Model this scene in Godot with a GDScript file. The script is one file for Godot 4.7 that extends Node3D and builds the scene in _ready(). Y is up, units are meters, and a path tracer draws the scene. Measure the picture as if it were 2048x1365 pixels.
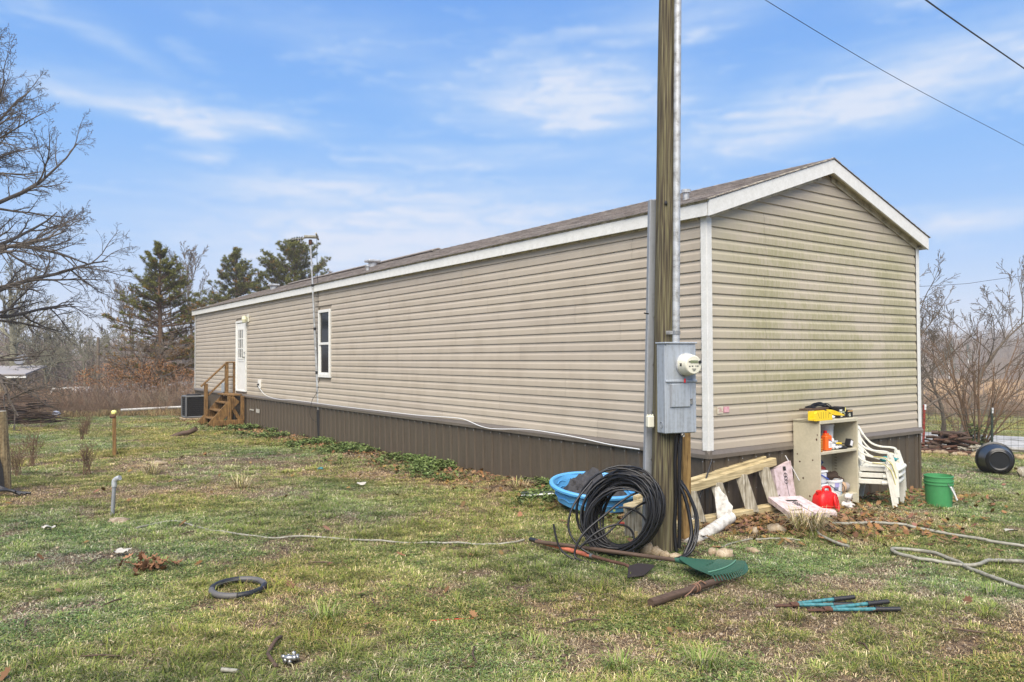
extends Node3D
# A yard behind a tan single-wide home: everything is built from code, in metres, y up.

class MB:
	var v := PackedVector3Array()
	var n := PackedVector3Array()
	var uv := PackedVector2Array()
	var c := PackedColorArray()
	var ix := PackedInt32Array()
	var col := Color.WHITE
	func vert(p: Vector3, q: Vector3, t := Vector2.ZERO) -> int:
		v.append(p); n.append(q); uv.append(t); c.append(col)
		return v.size() - 1
	func tri(a: Vector3, b: Vector3, d: Vector3) -> void:
		var q := (b - a).cross(d - a).normalized()
		var i := vert(a, q, Vector2(a.x, a.y)); vert(b, q, Vector2(b.x, b.y)); vert(d, q, Vector2(d.x, d.y))
		ix.append_array([i, i + 2, i + 1])
	func quad(a: Vector3, b: Vector3, d: Vector3, e: Vector3, t := PackedVector2Array()) -> void:
		var q := (d - a).cross(e - b).normalized()
		var i := v.size()
		if t.size() == 4:
			vert(a, q, t[0]); vert(b, q, t[1]); vert(d, q, t[2]); vert(e, q, t[3])
		else:
			vert(a, q); vert(b, q); vert(d, q); vert(e, q)
		ix.append_array([i, i + 2, i + 1, i, i + 3, i + 2])
	# a box with chamfered edges; bs turns it about its centre
	func box(o: Vector3, s: Vector3, bs := Basis.IDENTITY, bev := 0.004) -> void:
		var h := s * 0.5
		var b: float = minf(bev, minf(h.x, minf(h.y, h.z)) * 0.6)
		var sg := [-1.0, 1.0]
		var P := {}
		for x in sg:
			for y in sg:
				for z in sg:
					P[[x, y, z, 0]] = o + bs * Vector3(x * h.x, y * (h.y - b), z * (h.z - b))
					P[[x, y, z, 1]] = o + bs * Vector3(x * (h.x - b), y * h.y, z * (h.z - b))
					P[[x, y, z, 2]] = o + bs * Vector3(x * (h.x - b), y * (h.y - b), z * h.z)
		for f in sg:
			oq(P[[f, -1.0, -1.0, 0]], P[[f, 1.0, -1.0, 0]], P[[f, 1.0, 1.0, 0]], P[[f, -1.0, 1.0, 0]], bs * Vector3(f, 0, 0))
			oq(P[[-1.0, f, -1.0, 1]], P[[1.0, f, -1.0, 1]], P[[1.0, f, 1.0, 1]], P[[-1.0, f, 1.0, 1]], bs * Vector3(0, f, 0))
			oq(P[[-1.0, -1.0, f, 2]], P[[1.0, -1.0, f, 2]], P[[1.0, 1.0, f, 2]], P[[-1.0, 1.0, f, 2]], bs * Vector3(0, 0, f))
		if b <= 0.0005:
			return
		for x in sg:
			for y in sg:
				oq(P[[x, y, -1.0, 0]], P[[x, y, 1.0, 0]], P[[x, y, 1.0, 1]], P[[x, y, -1.0, 1]], bs * Vector3(x, y, 0))
				oq(P[[x, -1.0, y, 0]], P[[x, 1.0, y, 0]], P[[x, 1.0, y, 2]], P[[x, -1.0, y, 2]], bs * Vector3(x, 0, y))
				oq(P[[-1.0, x, y, 1]], P[[1.0, x, y, 1]], P[[1.0, x, y, 2]], P[[-1.0, x, y, 2]], bs * Vector3(0, x, y))
				for z in sg:
					ot(P[[x, y, z, 0]], P[[x, y, z, 1]], P[[x, y, z, 2]], bs * Vector3(x, y, z))
	func oq(a: Vector3, b: Vector3, d: Vector3, e: Vector3, out: Vector3) -> void:
		if (d - a).cross(e - b).dot(out) < 0.0: quad(a, e, d, b)
		else: quad(a, b, d, e)
	func ot(a: Vector3, b: Vector3, d: Vector3, out: Vector3) -> void:
		if (b - a).cross(d - a).dot(out) < 0.0: tri(a, d, b)
		else: tri(a, b, d)
	func bar(a: Vector3, b: Vector3, w: float, h: float, up := Vector3.UP, bev := 0.004) -> void:
		var z := (b - a).normalized()
		var x := up.cross(z).normalized()
		box((a + b) * 0.5, Vector3(w, h, (b - a).length()), Basis(x, z.cross(x), z), bev)
	func tube(p: PackedVector3Array, r: PackedFloat32Array, sides := 6, cap := true) -> void:
		var m := p.size()
		if m < 2: return
		var d := (p[1] - p[0]).normalized()
		var x := (Vector3.UP if absf(d.y) < 0.9 else Vector3.RIGHT).cross(d).normalized()
		var s0 := v.size()
		var run := 0.0
		for i in m:
			var e := d
			if i < m - 1: e = (p[i + 1] - p[i]).normalized()
			var t := (d + e).normalized()
			x = (x - t * x.dot(t)).normalized()
			var y := t.cross(x)
			var rr: float = r[i] if r.size() > i else r[r.size() - 1]
			if i > 0: run += p[i].distance_to(p[i - 1])
			for k in sides:
				var a := TAU * k / sides
				var q := x * cos(a) + y * sin(a)
				vert(p[i] + q * rr, q, Vector2(float(k) / sides, run))
			d = e
		for i in m - 1:
			for k in sides:
				var a := s0 + i * sides + k
				var b := s0 + i * sides + (k + 1) % sides
				ix.append_array([a, a + sides, b, b, a + sides, b + sides])
		if cap:
			for en in [0, m - 1]:
				var q := (p[0] - p[1]).normalized() if en == 0 else (p[m - 1] - p[m - 2]).normalized()
				var i0 := vert(p[en], q)
				for k in sides: vert(v[s0 + en * sides + k], q)
				for k in sides:
					var a := i0 + 1 + k
					var b := i0 + 1 + (k + 1) % sides
					if en == 0: ix.append_array([i0, a, b])
					else: ix.append_array([i0, b, a])
	func rod(a: Vector3, b: Vector3, r0: float, r1 := -1.0, sides := 8) -> void:
		tube(PackedVector3Array([a, b]), PackedFloat32Array([r0, r1 if r1 >= 0.0 else r0]), sides)
	func ring(o: Vector3, bs: Basis, R: float, r: float, seg := 24, sides := 6, a0 := 0.0, a1 := TAU) -> void:
		var p := PackedVector3Array()
		for i in seg + 1:
			var a := a0 + (a1 - a0) * i / seg
			p.append(o + bs * Vector3(cos(a) * R, sin(a) * R, 0))
		tube(p, PackedFloat32Array([r]), sides, a1 - a0 < TAU - 0.01)
	# profile points are (radius, height); it is turned about the y axis of xf
	func lathe(prof: PackedVector2Array, seg := 24, xf := Transform3D.IDENTITY, wob := 0.0) -> void:
		for i in prof.size() - 1:
			var a := prof[i]
			var b := prof[i + 1]
			var t := (b - a)
			if t.length() < 1e-6: continue
			var nn := Vector2(t.y, -t.x).normalized()
			var s0 := v.size()
			for k in seg + 1:
				var g := TAU * k / seg
				var w := 1.0 + wob * sin(g * 9.0)
				var cs := Vector3(cos(g), 0, sin(g))
				var q := (xf.basis * (cs * nn.x + Vector3(0, nn.y, 0))).normalized()
				vert(xf * (cs * a.x * w + Vector3(0, a.y, 0)), q, Vector2(float(k) / seg, a.y))
				vert(xf * (cs * b.x * w + Vector3(0, b.y, 0)), q, Vector2(float(k) / seg, b.y))
			for k in seg:
				var j := s0 + k * 2
				ix.append_array([j, j + 2, j + 1, j + 1, j + 2, j + 3])
	# a closed lump: a sphere pushed about by noise
	func lump(o: Vector3, s: Vector3, sd: int, rough := 0.25, seg := 9, rings := 6) -> void:
		var nz := FastNoiseLite.new()
		nz.seed = sd; nz.frequency = 0.9
		var s0 := v.size()
		for i in rings + 1:
			for k in seg + 1:
				var th := PI * i / rings
				var ph := TAU * (k % seg) / seg
				var d := Vector3(sin(th) * cos(ph), cos(th), sin(th) * sin(ph))
				var f := 1.0 + rough * 2.0 * nz.get_noise_3dv(d * 1.7)
				vert(o + d * s * f, (d / s).normalized(), Vector2(float(k) / seg, float(i) / rings))
		for i in rings:
			for k in seg:
				var a := s0 + i * (seg + 1) + k
				var b := a + seg + 1
				ix.append_array([a, b, a + 1, a + 1, b, b + 1])
	# an outline (x, y; anticlockwise seen from +z) given thickness d along z of xf
	func slab(poly: PackedVector2Array, d: float, xf := Transform3D.IDENTITY) -> void:
		var id := Geometry2D.triangulate_polygon(poly)
		for k in range(0, id.size(), 3):
			var p := [poly[id[k]], poly[id[k + 1]], poly[id[k + 2]]]
			for s in [1.0, -1.0]:
				ot(xf * Vector3(p[0].x, p[0].y, s * d / 2), xf * Vector3(p[1].x, p[1].y, s * d / 2), xf * Vector3(p[2].x, p[2].y, s * d / 2), xf.basis * Vector3(0, 0, s))
		var m := poly.size()
		for k in m:
			var a := poly[k]
			var b := poly[(k + 1) % m]
			quad(xf * Vector3(a.x, a.y, -d / 2), xf * Vector3(b.x, b.y, -d / 2), xf * Vector3(b.x, b.y, d / 2), xf * Vector3(a.x, a.y, d / 2))
	# a smooth sheet of points, rows x columns
	func sheet(p: PackedVector3Array, rows: int, cols: int) -> void:
		var s0 := v.size()
		for i in rows:
			for k in cols:
				var a := p[mini(i + 1, rows - 1) * cols + k] - p[maxi(i - 1, 0) * cols + k]
				var b := p[i * cols + mini(k + 1, cols - 1)] - p[i * cols + maxi(k - 1, 0)]
				vert(p[i * cols + k], a.cross(b).normalized(), Vector2(float(k) / (cols - 1), float(i) / (rows - 1)))
		for i in rows - 1:
			for k in cols - 1:
				var a := s0 + i * cols + k
				ix.append_array([a, a + 1, a + cols, a + 1, a + cols + 1, a + cols])
	func mesh() -> ArrayMesh:
		var m := ArrayMesh.new()
		var a := []
		a.resize(Mesh.ARRAY_MAX)
		a[Mesh.ARRAY_VERTEX] = v; a[Mesh.ARRAY_NORMAL] = n; a[Mesh.ARRAY_TEX_UV] = uv
		a[Mesh.ARRAY_COLOR] = c; a[Mesh.ARRAY_INDEX] = ix
		m.add_surface_from_arrays(Mesh.PRIMITIVE_TRIANGLES, a)
		return m

var M := {}
var rng := RandomNumberGenerator.new()
var nz := FastNoiseLite.new()
var used := {}
var HX := Transform3D(Basis(Vector3.UP, 0.6205), Vector3(1.9991, 0.641, -7.8369))   # corner of the home: x along the gable, -z along the long wall
const HW := 4.235
const HL := 21.32

func R(a: float, b: float) -> float: return rng.randf_range(a, b)
func rgb(r: float, g: float, b: float) -> Color: return Color(r / 255.0, g / 255.0, b / 255.0)
func lin(r: float, g: float, b: float) -> Color: return Color(r, g, b).linear_to_srgb()

func numbered(called: String) -> String:
	var k: int = used.get(called, 0)
	used[called] = k + 1
	return called if k == 0 else "%s_%03d" % [called, k]

func tag(o: Node3D, label: String, category := "", group := "", kind := "") -> Node3D:
	o.set_meta("label", label)
	if category: o.set_meta("category", category)
	if group: o.set_meta("group", group)
	if kind: o.set_meta("kind", kind)
	return o

func thing(called: String, label: String, category: String, at := Vector3.ZERO, turn := 0.0, group := "") -> Node3D:
	var o := Node3D.new()
	o.name = numbered(called)
	add_child(o)
	o.position = at
	o.rotation.y = turn
	return tag(o, label, category, group)

func put(called: String, mb: MB, mat: Material, parent: Node = null, at := Vector3.ZERO) -> MeshInstance3D:
	var o := MeshInstance3D.new()
	o.mesh = mb.mesh()
	o.material_override = mat
	o.position = at
	if parent:
		o.name = called
		parent.add_child(o, true)
	else:
		o.name = numbered(called)
		add_child(o)
	return o

func scatter(called: String, mesh: Mesh, mat: Material, xs: Array[Transform3D], cs: PackedColorArray, parent: Node = null) -> MultiMeshInstance3D:
	var mm := MultiMesh.new()
	mm.transform_format = MultiMesh.TRANSFORM_3D
	mm.use_colors = cs.size() > 0
	mm.mesh = mesh
	mm.instance_count = xs.size()
	for i in xs.size():
		mm.set_instance_transform(i, xs[i])
		if cs.size(): mm.set_instance_color(i, cs[i])
	var o := MultiMeshInstance3D.new()
	o.multimesh = mm
	o.material_override = mat
	if parent:
		o.name = called
		parent.add_child(o, true)
	else:
		o.name = numbered(called)
		add_child(o)
	o.set_meta("kind", "stuff")
	return o

# the lie of the land
func ground(x: float, z: float) -> float:
	var r := sqrt(x * x + z * z)
	var d := -z
	var near := -0.014 * clampf(d - 5.0, 0.0, 35.0) - 0.05 * clampf(x - 3.0, 0.0, 13.0)
	var t := smoothstep(24.0, 48.0, r)
	var far := 0.0
	if t > 0.0:
		var right := smoothstep(-0.35, 0.25, x / r)
		var k := PackedFloat32Array([40, -1.0, 60, -1.7, 90, -2.3, 160, -1.2, 260, 1.0, 380, 3.0, 900, 4.0])
		var q := PackedFloat32Array([40, -1.7, 60, -2.9, 80, -3.6, 130, -4.0, 200, -2.5, 300, 3.0, 420, 9.0, 900, 12.0])
		far = lerpf(pw(k, r), pw(q, r), right)
	var bump := 0.012 * nz.get_noise_2d(x * 90.0, z * 90.0) + 0.012 * nz.get_noise_2d(x * 300.0, z * 300.0)
	return lerpf(near + bump * (1.0 - t), far, t)

func pw(k: PackedFloat32Array, x: float) -> float:
	for i in range(0, k.size() - 2, 2):
		if x < k[i + 2]:
			return lerpf(k[i + 1], k[i + 3], clampf((x - k[i]) / (k[i + 2] - k[i]), 0.0, 1.0))
	return k[k.size() - 1]

func G(x: float, z: float, up := 0.0) -> Vector3: return Vector3(x, ground(x, z) + up, z)

# ---- materials -------------------------------------------------------------
func noise_img(size: int, freq: float, sd: int, oct := 4, stretch := Vector2.ONE) -> Image:
	var f := FastNoiseLite.new()
	f.seed = sd; f.frequency = freq; f.fractal_octaves = oct
	f.noise_type = FastNoiseLite.TYPE_SIMPLEX_SMOOTH
	if stretch == Vector2.ONE:
		return f.get_seamless_image(size, size)
	var im := f.get_seamless_image(int(size * stretch.x), int(size * stretch.y))
	im.resize(size, size, Image.INTERPOLATE_CUBIC)
	return im

# two noises read through a ramp of colours
func ramp_tex(size: int, a: Image, b: Image, share: float, cols: Array, spread := 1.6) -> ImageTexture:
	var im := Image.create(size, size, true, Image.FORMAT_RGB8)
	var m := cols.size() - 1
	for y in size:
		for x in size:
			var t := a.get_pixel(x, y).r * (1.0 - share) + b.get_pixel(x, y).r * share
			t = clampf((t - 0.5) * spread + 0.5, 0.0, 0.9999) * m
			var i := int(t)
			im.set_pixel(x, y, (cols[i] as Color).lerp(cols[i + 1], t - i))
	im.generate_mipmaps()
	return ImageTexture.create_from_image(im)

func bump_tex(a: Image, strength: float) -> ImageTexture:
	var im: Image = a.duplicate()
	im.convert(Image.FORMAT_RGBA8)
	im.bump_map_to_normal_map(strength)
	im.generate_mipmaps()
	return ImageTexture.create_from_image(im)

func mat(color: Color, rough := 0.7, metal := 0.0, tex: Texture2D = null, sc := Vector3.ZERO, nrm: Texture2D = null, ns := 1.0) -> StandardMaterial3D:
	var m := StandardMaterial3D.new()
	m.albedo_color = color
	m.roughness = rough
	m.metallic = metal
	m.vertex_color_use_as_albedo = true
	if tex: m.albedo_texture = tex
	if nrm:
		m.normal_enabled = true
		m.normal_texture = nrm
		m.normal_scale = ns
	if sc != Vector3.ZERO:
		m.uv1_triplanar = true
		m.uv1_scale = sc
	return m

func materials() -> void:
	var n1 := noise_img(256, 0.02, 11)
	var n2 := noise_img(256, 0.08, 12)
	var n3 := noise_img(256, 0.2, 13, 3)
	var streak := noise_img(256, 0.05, 14, 4, Vector2(2.0, 0.14))
	var grain := noise_img(256, 0.03, 15, 5, Vector2(4.0, 0.2))
	var soft := ramp_tex(256, n1, n2, 0.5, [Color(0.93, 0.93, 0.92), Color(1, 1, 1)])
	var worn := ramp_tex(256, n1, n3, 0.4, [Color(0.55, 0.54, 0.52), Color(0.85, 0.84, 0.82), Color(1, 1, 1), Color(1, 1, 1)])
	var wood := ramp_tex(256, grain, n1, 0.25, [Color(0.5, 0.47, 0.42), Color(0.82, 0.8, 0.76), Color(1, 1, 1)], 2.0)
	var woodn := bump_tex(grain, 2.5)
	var grain_h: Image = grain.duplicate()
	grain_h.rotate_90(CLOCKWISE)
	var wood_h := ramp_tex(256, grain_h, n1, 0.25, [Color(0.6, 0.57, 0.52), Color(0.86, 0.84, 0.8), Color(1, 1, 1)], 1.8)
	var fine := bump_tex(n3, 1.5)
	var blot := ramp_tex(256, noise_img(256, 0.025, 16, 5), streak, 0.3, [Color(0.945, 0.94, 0.93), Color(0.985, 0.985, 0.98), Color(1, 1, 1)], 1.6)
	var run := ramp_tex(256, streak, n2, 0.3, [Color(0.87, 0.86, 0.84), Color(0.97, 0.97, 0.965), Color(1, 1, 1)], 1.5)
	# ground: bits of soil, thatch, moss and chips
	var g1 := noise_img(512, 0.035, 21, 4)
	var g2 := noise_img(512, 0.16, 22, 3)
	M.soil_tex = ramp_tex(512, g1, g2, 0.55, [Color(0.3, 0.27, 0.24), Color(0.62, 0.57, 0.5), Color(0.86, 0.82, 0.76), Color(1, 0.98, 0.92)], 2.6)
	M.ground = mat(Color.WHITE, 0.95, 0.0, M.soil_tex, Vector3.ONE * 0.9, bump_tex(g2, 3.0), 1.0)
	M.ground.uv1_world_triplanar = true
	M.siding = mat(rgb(181, 170, 154), 0.5, 0.0, blot, Vector3.ONE * 0.22)
	M.white = mat(rgb(226, 226, 222), 0.5, 0.0, soft, Vector3.ONE * 1.4)
	M.soffit = mat(rgb(202, 196, 176), 0.6, 0.0, worn, Vector3.ONE * 1.0)
	M.door = mat(rgb(232, 232, 229), 0.45, 0.0, soft, Vector3.ONE)
	M.skirt = mat(rgb(88, 79, 68), 0.42, 0.0, run, Vector3.ONE * 0.8)
	M.skirt_trim = mat(rgb(112, 104, 95), 0.42, 0.0, soft, Vector3.ONE)
	var rf := noise_img(256, 0.3, 31, 2)
	M.shingle = mat(rgb(178, 173, 168), 0.95, 0.0, ramp_tex(256, noise_img(256, 0.03, 32, 3, Vector2(0.5, 3.0)), rf, 0.45, [Color(0.62, 0.6, 0.6), Color(0.85, 0.83, 0.82), Color(1, 0.98, 0.95)], 2.0), Vector3.ONE * 0.7)
	M.glass = mat(rgb(30, 33, 35), 0.08)
	M.glass.metallic_specular = 0.3
	M.treated = mat(rgb(140, 108, 64), 0.8, 0.0, wood, Vector3.ONE * 1.6, woodn, 0.5)
	M.tan_post = mat(rgb(178, 144, 88), 0.8, 0.0, wood, Vector3.ONE * 1.6, woodn, 0.5)
	M.litter = mat(rgb(172, 168, 158), 0.6)
	M.pine_lumber = mat(rgb(218, 202, 160), 0.75, 0.0, wood_h, Vector3.ONE * 1.3)
	M.grey_wood = mat(rgb(176, 172, 160), 0.85, 0.0, wood, Vector3.ONE * 1.5, woodn, 0.6)
	M.dark_wood = mat(rgb(92, 74, 62), 0.75, 0.0, wood_h, Vector3.ONE * 2.0)
	# the pole: brown wood, long grain, green algae in streaks
	var pg := noise_img(512, 0.03, 41, 5, Vector2(3.0, 0.12))
	M.pole = mat(Color.WHITE, 0.9, 0.0, ramp_tex(512, pg, noise_img(512, 0.012, 42, 4, Vector2(1.5, 0.5)), 0.5, [rgb(38, 32, 27), rgb(70, 61, 48), rgb(92, 83, 64), rgb(97, 94, 62), rgb(124, 118, 94)], 2.5), Vector3.ZERO, bump_tex(pg, 4.0), 0.9)
	M.pole.uv1_scale = Vector3(1.0, 0.55, 1.0)
	M.post = mat(Color.WHITE, 0.9, 0.0, ramp_tex(256, grain, n2, 0.4, [rgb(84, 70, 52), rgb(146, 126, 90), rgb(186, 168, 130)], 1.8), Vector3.ONE * 1.2, woodn, 0.9)
	M.galv = mat(rgb(182, 186, 190), 0.5, 0.25, worn, Vector3.ONE * 2.0)
	M.box_grey = mat(rgb(160, 168, 178), 0.5, 0.1, run, Vector3.ONE * 1.2)
	M.dull_grey = mat(rgb(146, 150, 156), 0.55, 0.1, run, Vector3.ONE)
	M.steel = mat(rgb(176, 176, 174), 0.35, 0.8, worn, Vector3.ONE * 3.0)
	M.ivory = mat(rgb(216, 214, 198), 0.5, 0.0, soft, Vector3.ONE * 2.0)
	M.black = mat(rgb(34, 34, 36), 0.45)
	M.cable = mat(rgb(24, 24, 27), 0.42)
	M.dark = mat(rgb(24, 24, 26), 0.7)
	M.tub = mat(rgb(26, 27, 29), 0.28)
	M.liner = mat(rgb(58, 58, 62), 0.8, 0.0, worn, Vector3.ONE * 3.0)
	M.blue = mat(rgb(92, 168, 226), 0.45, 0.0, soft, Vector3.ONE * 2.0)
	M.red = mat(rgb(204, 26, 24), 0.4)
	M.orange = mat(rgb(238, 104, 32), 0.4)
	M.yellow = mat(rgb(238, 204, 44), 0.5)
	M.green = mat(rgb(70, 142, 90), 0.42, 0.0, soft, Vector3.ONE * 2.0)
	M.rake = mat(rgb(44, 86, 70), 0.5, 0.0, soft, Vector3.ONE * 5.0)
	M.teal = mat(rgb(62, 128, 136), 0.5, 0.0, worn, Vector3.ONE * 6.0)
	M.rust = mat(rgb(88, 60, 46), 0.85, 0.0, worn, Vector3.ONE * 5.0, fine, 0.6)
	M.red_post = mat(rgb(150, 62, 50), 0.7, 0.0, worn, Vector3.ONE * 3.0)
	M.green_post = mat(rgb(52, 62, 54), 0.6)
	M.salmon = mat(rgb(206, 118, 88), 0.6, 0.0, worn, Vector3.ONE * 4.0)
	M.foam = mat(rgb(208, 192, 198), 0.9, 0.0, ramp_tex(256, n1, n3, 0.35, [Color(0.74, 0.7, 0.66), Color(0.95, 0.94, 0.92), Color(1, 1, 1)], 1.5), Vector3.ONE * 2.2, fine, 0.3)
	M.pvc = mat(rgb(226, 222, 212), 0.45, 0.0, worn, Vector3.ONE * 2.5)
	M.cabinet = mat(rgb(194, 188, 166), 0.5, 0.0, soft, Vector3.ONE * 1.4)
	M.chair = mat(rgb(222, 221, 212), 0.5, 0.0, soft, Vector3.ONE * 3.0)
	M.algae = mat(rgb(192, 186, 118), 0.7, 0.0, worn, Vector3.ONE * 3.0)
	M.plastic_white = mat(rgb(216, 218, 220), 0.45)
	M.hose = mat(rgb(150, 148, 136), 0.55, 0.0, worn, Vector3.ONE * 4.0)
	M.rock = mat(Color.WHITE, 0.9, 0.0, ramp_tex(256, n1, n3, 0.5, [rgb(96, 80, 62), rgb(146, 128, 102), rgb(188, 178, 158)], 2.0), Vector3.ONE * 2.0, fine, 1.0)
	M.road = mat(rgb(176, 176, 174), 0.9, 0.0, worn, Vector3.ONE * 0.4)
	M.bark = mat(rgb(112, 102, 90), 0.95, 0.0, worn, Vector3.ONE * 2.0)
	M.oak_bark = mat(rgb(92, 84, 76), 0.95, 0.0, worn, Vector3.ONE * 2.0)
	M.bark_green = mat(rgb(128, 126, 108), 0.95, 0.0, worn, Vector3.ONE * 2.0)
	M.bark_red = mat(rgb(116, 94, 74), 0.95, 0.0, worn, Vector3.ONE * 2.0)
	M.stem = mat(Color.WHITE, 0.95)
	M.blade = mat(Color.WHITE, 0.8)
	M.blade.backlight_enabled = true
	M.blade.backlight = Color(0.22, 0.24, 0.07)
	M.blade.metallic_specular = 0.25
	M.needle = mat(Color.WHITE, 0.8)
	M.leaf = mat(Color.WHITE, 0.85)
	M.leaf.metallic_specular = 0.15
	M.needle.metallic_specular = 0.2
	M.needle.backlight_enabled = true
	M.needle.backlight = Color(0.3, 0.32, 0.12)
	M.paint = mat(Color.WHITE, 0.5)
	M.plain = mat(Color.WHITE, 0.7, 0.0, worn, Vector3.ONE * 2.0)
	M.gable = mat(Color.WHITE, 0.6, 0.0, gable_tex())

# tan vinyl with green algae that grew where the wall stays damp: streaky, heavier on the flat of each course
func gable_tex() -> ImageTexture:
	var w := 1024
	var h := 1024
	var im := Image.create(w, h, true, Image.FORMAT_RGB8)
	var big := FastNoiseLite.new()
	big.seed = 5; big.frequency = 0.9; big.fractal_octaves = 4
	var fine := FastNoiseLite.new()
	fine.seed = 6; fine.frequency = 14.0; fine.fractal_octaves = 3
	var base := rgb(178, 167, 150)
	var pale := rgb(188, 180, 156)
	var moss := rgb(147, 143, 106)
	for j in h:
		var y := 3.5 * (1.0 - float(j) / h)
		var k := fmod(y, 0.115) / 0.115
		var flat := smoothstep(0.72, 0.5, k)
		# where on the wall it grows: a band from the middle to the lower third
		var hi := smoothstep(3.1, 1.9, y) * smoothstep(0.0, 0.7, y)
		for i in w:
			var x := 4.3 * i / w
			var n := big.get_noise_2d(x * 0.8, y * 1.3) * 0.9 + fine.get_noise_2d(x * 1.4, y * 0.22) * 0.55 + fine.get_noise_2d(x * 3.0, y * 1.2) * 0.4
			var side := smoothstep(-0.2, 1.0, x) * smoothstep(5.0, 3.6, x)
			var a := clampf((n * 1.0 + 0.5) * hi * side * lerpf(0.6, 1.0, flat), 0.0, 1.0)
			var c := base.lerp(pale, clampf(hi * 0.6 + n * 0.4, 0.0, 0.7))
			c = c.lerp(moss, a * 0.72)
			im.set_pixel(i, j, c)
	im.generate_mipmaps()
	return ImageTexture.create_from_image(im)

# ---- sky: a computed panorama of air and thin cirrus ------------------------
func sky_panorama() -> ImageTexture:
	var w := 2048
	var h := 1024
	var im := Image.create(w, h, false, Image.FORMAT_RGB8)
	var a := FastNoiseLite.new()
	a.seed = 3; a.frequency = 1.0; a.fractal_octaves = 5
	var b := FastNoiseLite.new()
	b.seed = 8; b.frequency = 1.0; b.fractal_octaves = 4
	# azimuth, elevation, half width, half height (degrees), slope, strength
	var banks := [
		[-24.4, 16.5, 12.0, 0.9, -0.05, 0.7], [-29.0, 20.5, 6.0, 0.8, -0.4, 0.35], [4.0, 18.3, 10.5, 2.6, -0.05, 0.85],
		[25.0, 16.6, 17.0, 2.1, 0.14, 0.85], [-2.0, 14.5, 13.0, 0.9, 0.0, 0.4], [-14.5, 11.7, 10.0, 1.3, 0.02, 0.75],
		[-8.0, 8.0, 20.0, 3.6, 0.05, 0.85], [30.5, 8.5, 5.5, 0.7, 0.0, 0.75], [-22.0, 14.0, 2.5, 0.5, 0.1, 0.4],
		[12.0, 23.0, 9.0, 1.6, 0.1, 0.4], [31.0, 23.0, 7.0, 1.0, 0.05, 0.45], [-12.0, 22.0, 12.0, 1.5, -0.1, 0.22],
		[60.0, 18.0, 18.0, 2.0, 0.05, 0.7], [100.0, 22.0, 20.0, 3.0, -0.05, 0.7], [-60.0, 17.0, 18.0, 2.4, 0.02, 0.7],
		[-105.0, 20.0, 20.0, 2.6, 0.0, 0.7], [150.0, 17.0, 24.0, 2.6, 0.0, 0.7], [-150.0, 24.0, 24.0, 2.8, 0.05, 0.7]]
	var low := rgb(216, 227, 246)
	var mid := rgb(172, 206, 250)
	var up := rgb(138, 187, 247)
	var top := rgb(116, 167, 238)
	var zen := rgb(92, 138, 216)
	var cloud := rgb(222, 230, 247)
	for j in h:
		var el := 90.0 - 180.0 * (j + 0.5) / h
		if el < -1.0:
			im.fill_rect(Rect2i(0, j, w, h - j), rgb(120, 120, 108))
			break
		var c0: Color
		if el < 6.0: c0 = low.lerp(mid, smoothstep(-1.0, 8.0, el))
		c0 = low.lerp(mid, smoothstep(0.0, 9.0, el)).lerp(up, smoothstep(6.0, 17.0, el)).lerp(top, smoothstep(14.0, 28.0, el)).lerp(zen, smoothstep(28.0, 80.0, el))
		var squeeze := cos(deg_to_rad(el))
		for i in w:
			var az := 360.0 * (i + 0.5) / w
			if az > 180.0: az -= 360.0
			var ar := deg_to_rad(az)
			var px := sin(ar) * squeeze * 6.0
			var pz := cos(ar) * squeeze * 6.0
			var n := a.get_noise_3d(px, el * 0.35, pz)
			var fil := b.get_noise_3d(px * 2.2 + n * 1.5, el * 1.3, pz * 2.2)
			var s := 0.0
			for k in banks:
				var dx: float = az - k[0]
				if absf(dx) > k[2] * 1.6: continue
				var dy: float = el - k[1] - dx * k[4] + n * 1.0
				var t: float = dx / k[2]
				var u: float = dy / k[3]
				# soft above, crisper below
				u = u * (0.75 if u > 0.0 else 1.25)
				var g: float = exp(-t * t * 1.4 - u * u)
				s = maxf(s, g * k[5] * 1.2 * clampf(0.9 + fil * 0.55, 0.0, 1.3))
			s += clampf(fil * 0.3 + n * 0.6 - 0.1, 0.0, 0.35) * smoothstep(2.0, 10.0, el)
			s += smoothstep(7.0, 0.0, el) * 0.35
			im.set_pixel(i, j, c0.lerp(cloud, clampf(s, 0.0, 0.92)))
	return ImageTexture.create_from_image(im)

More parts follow.
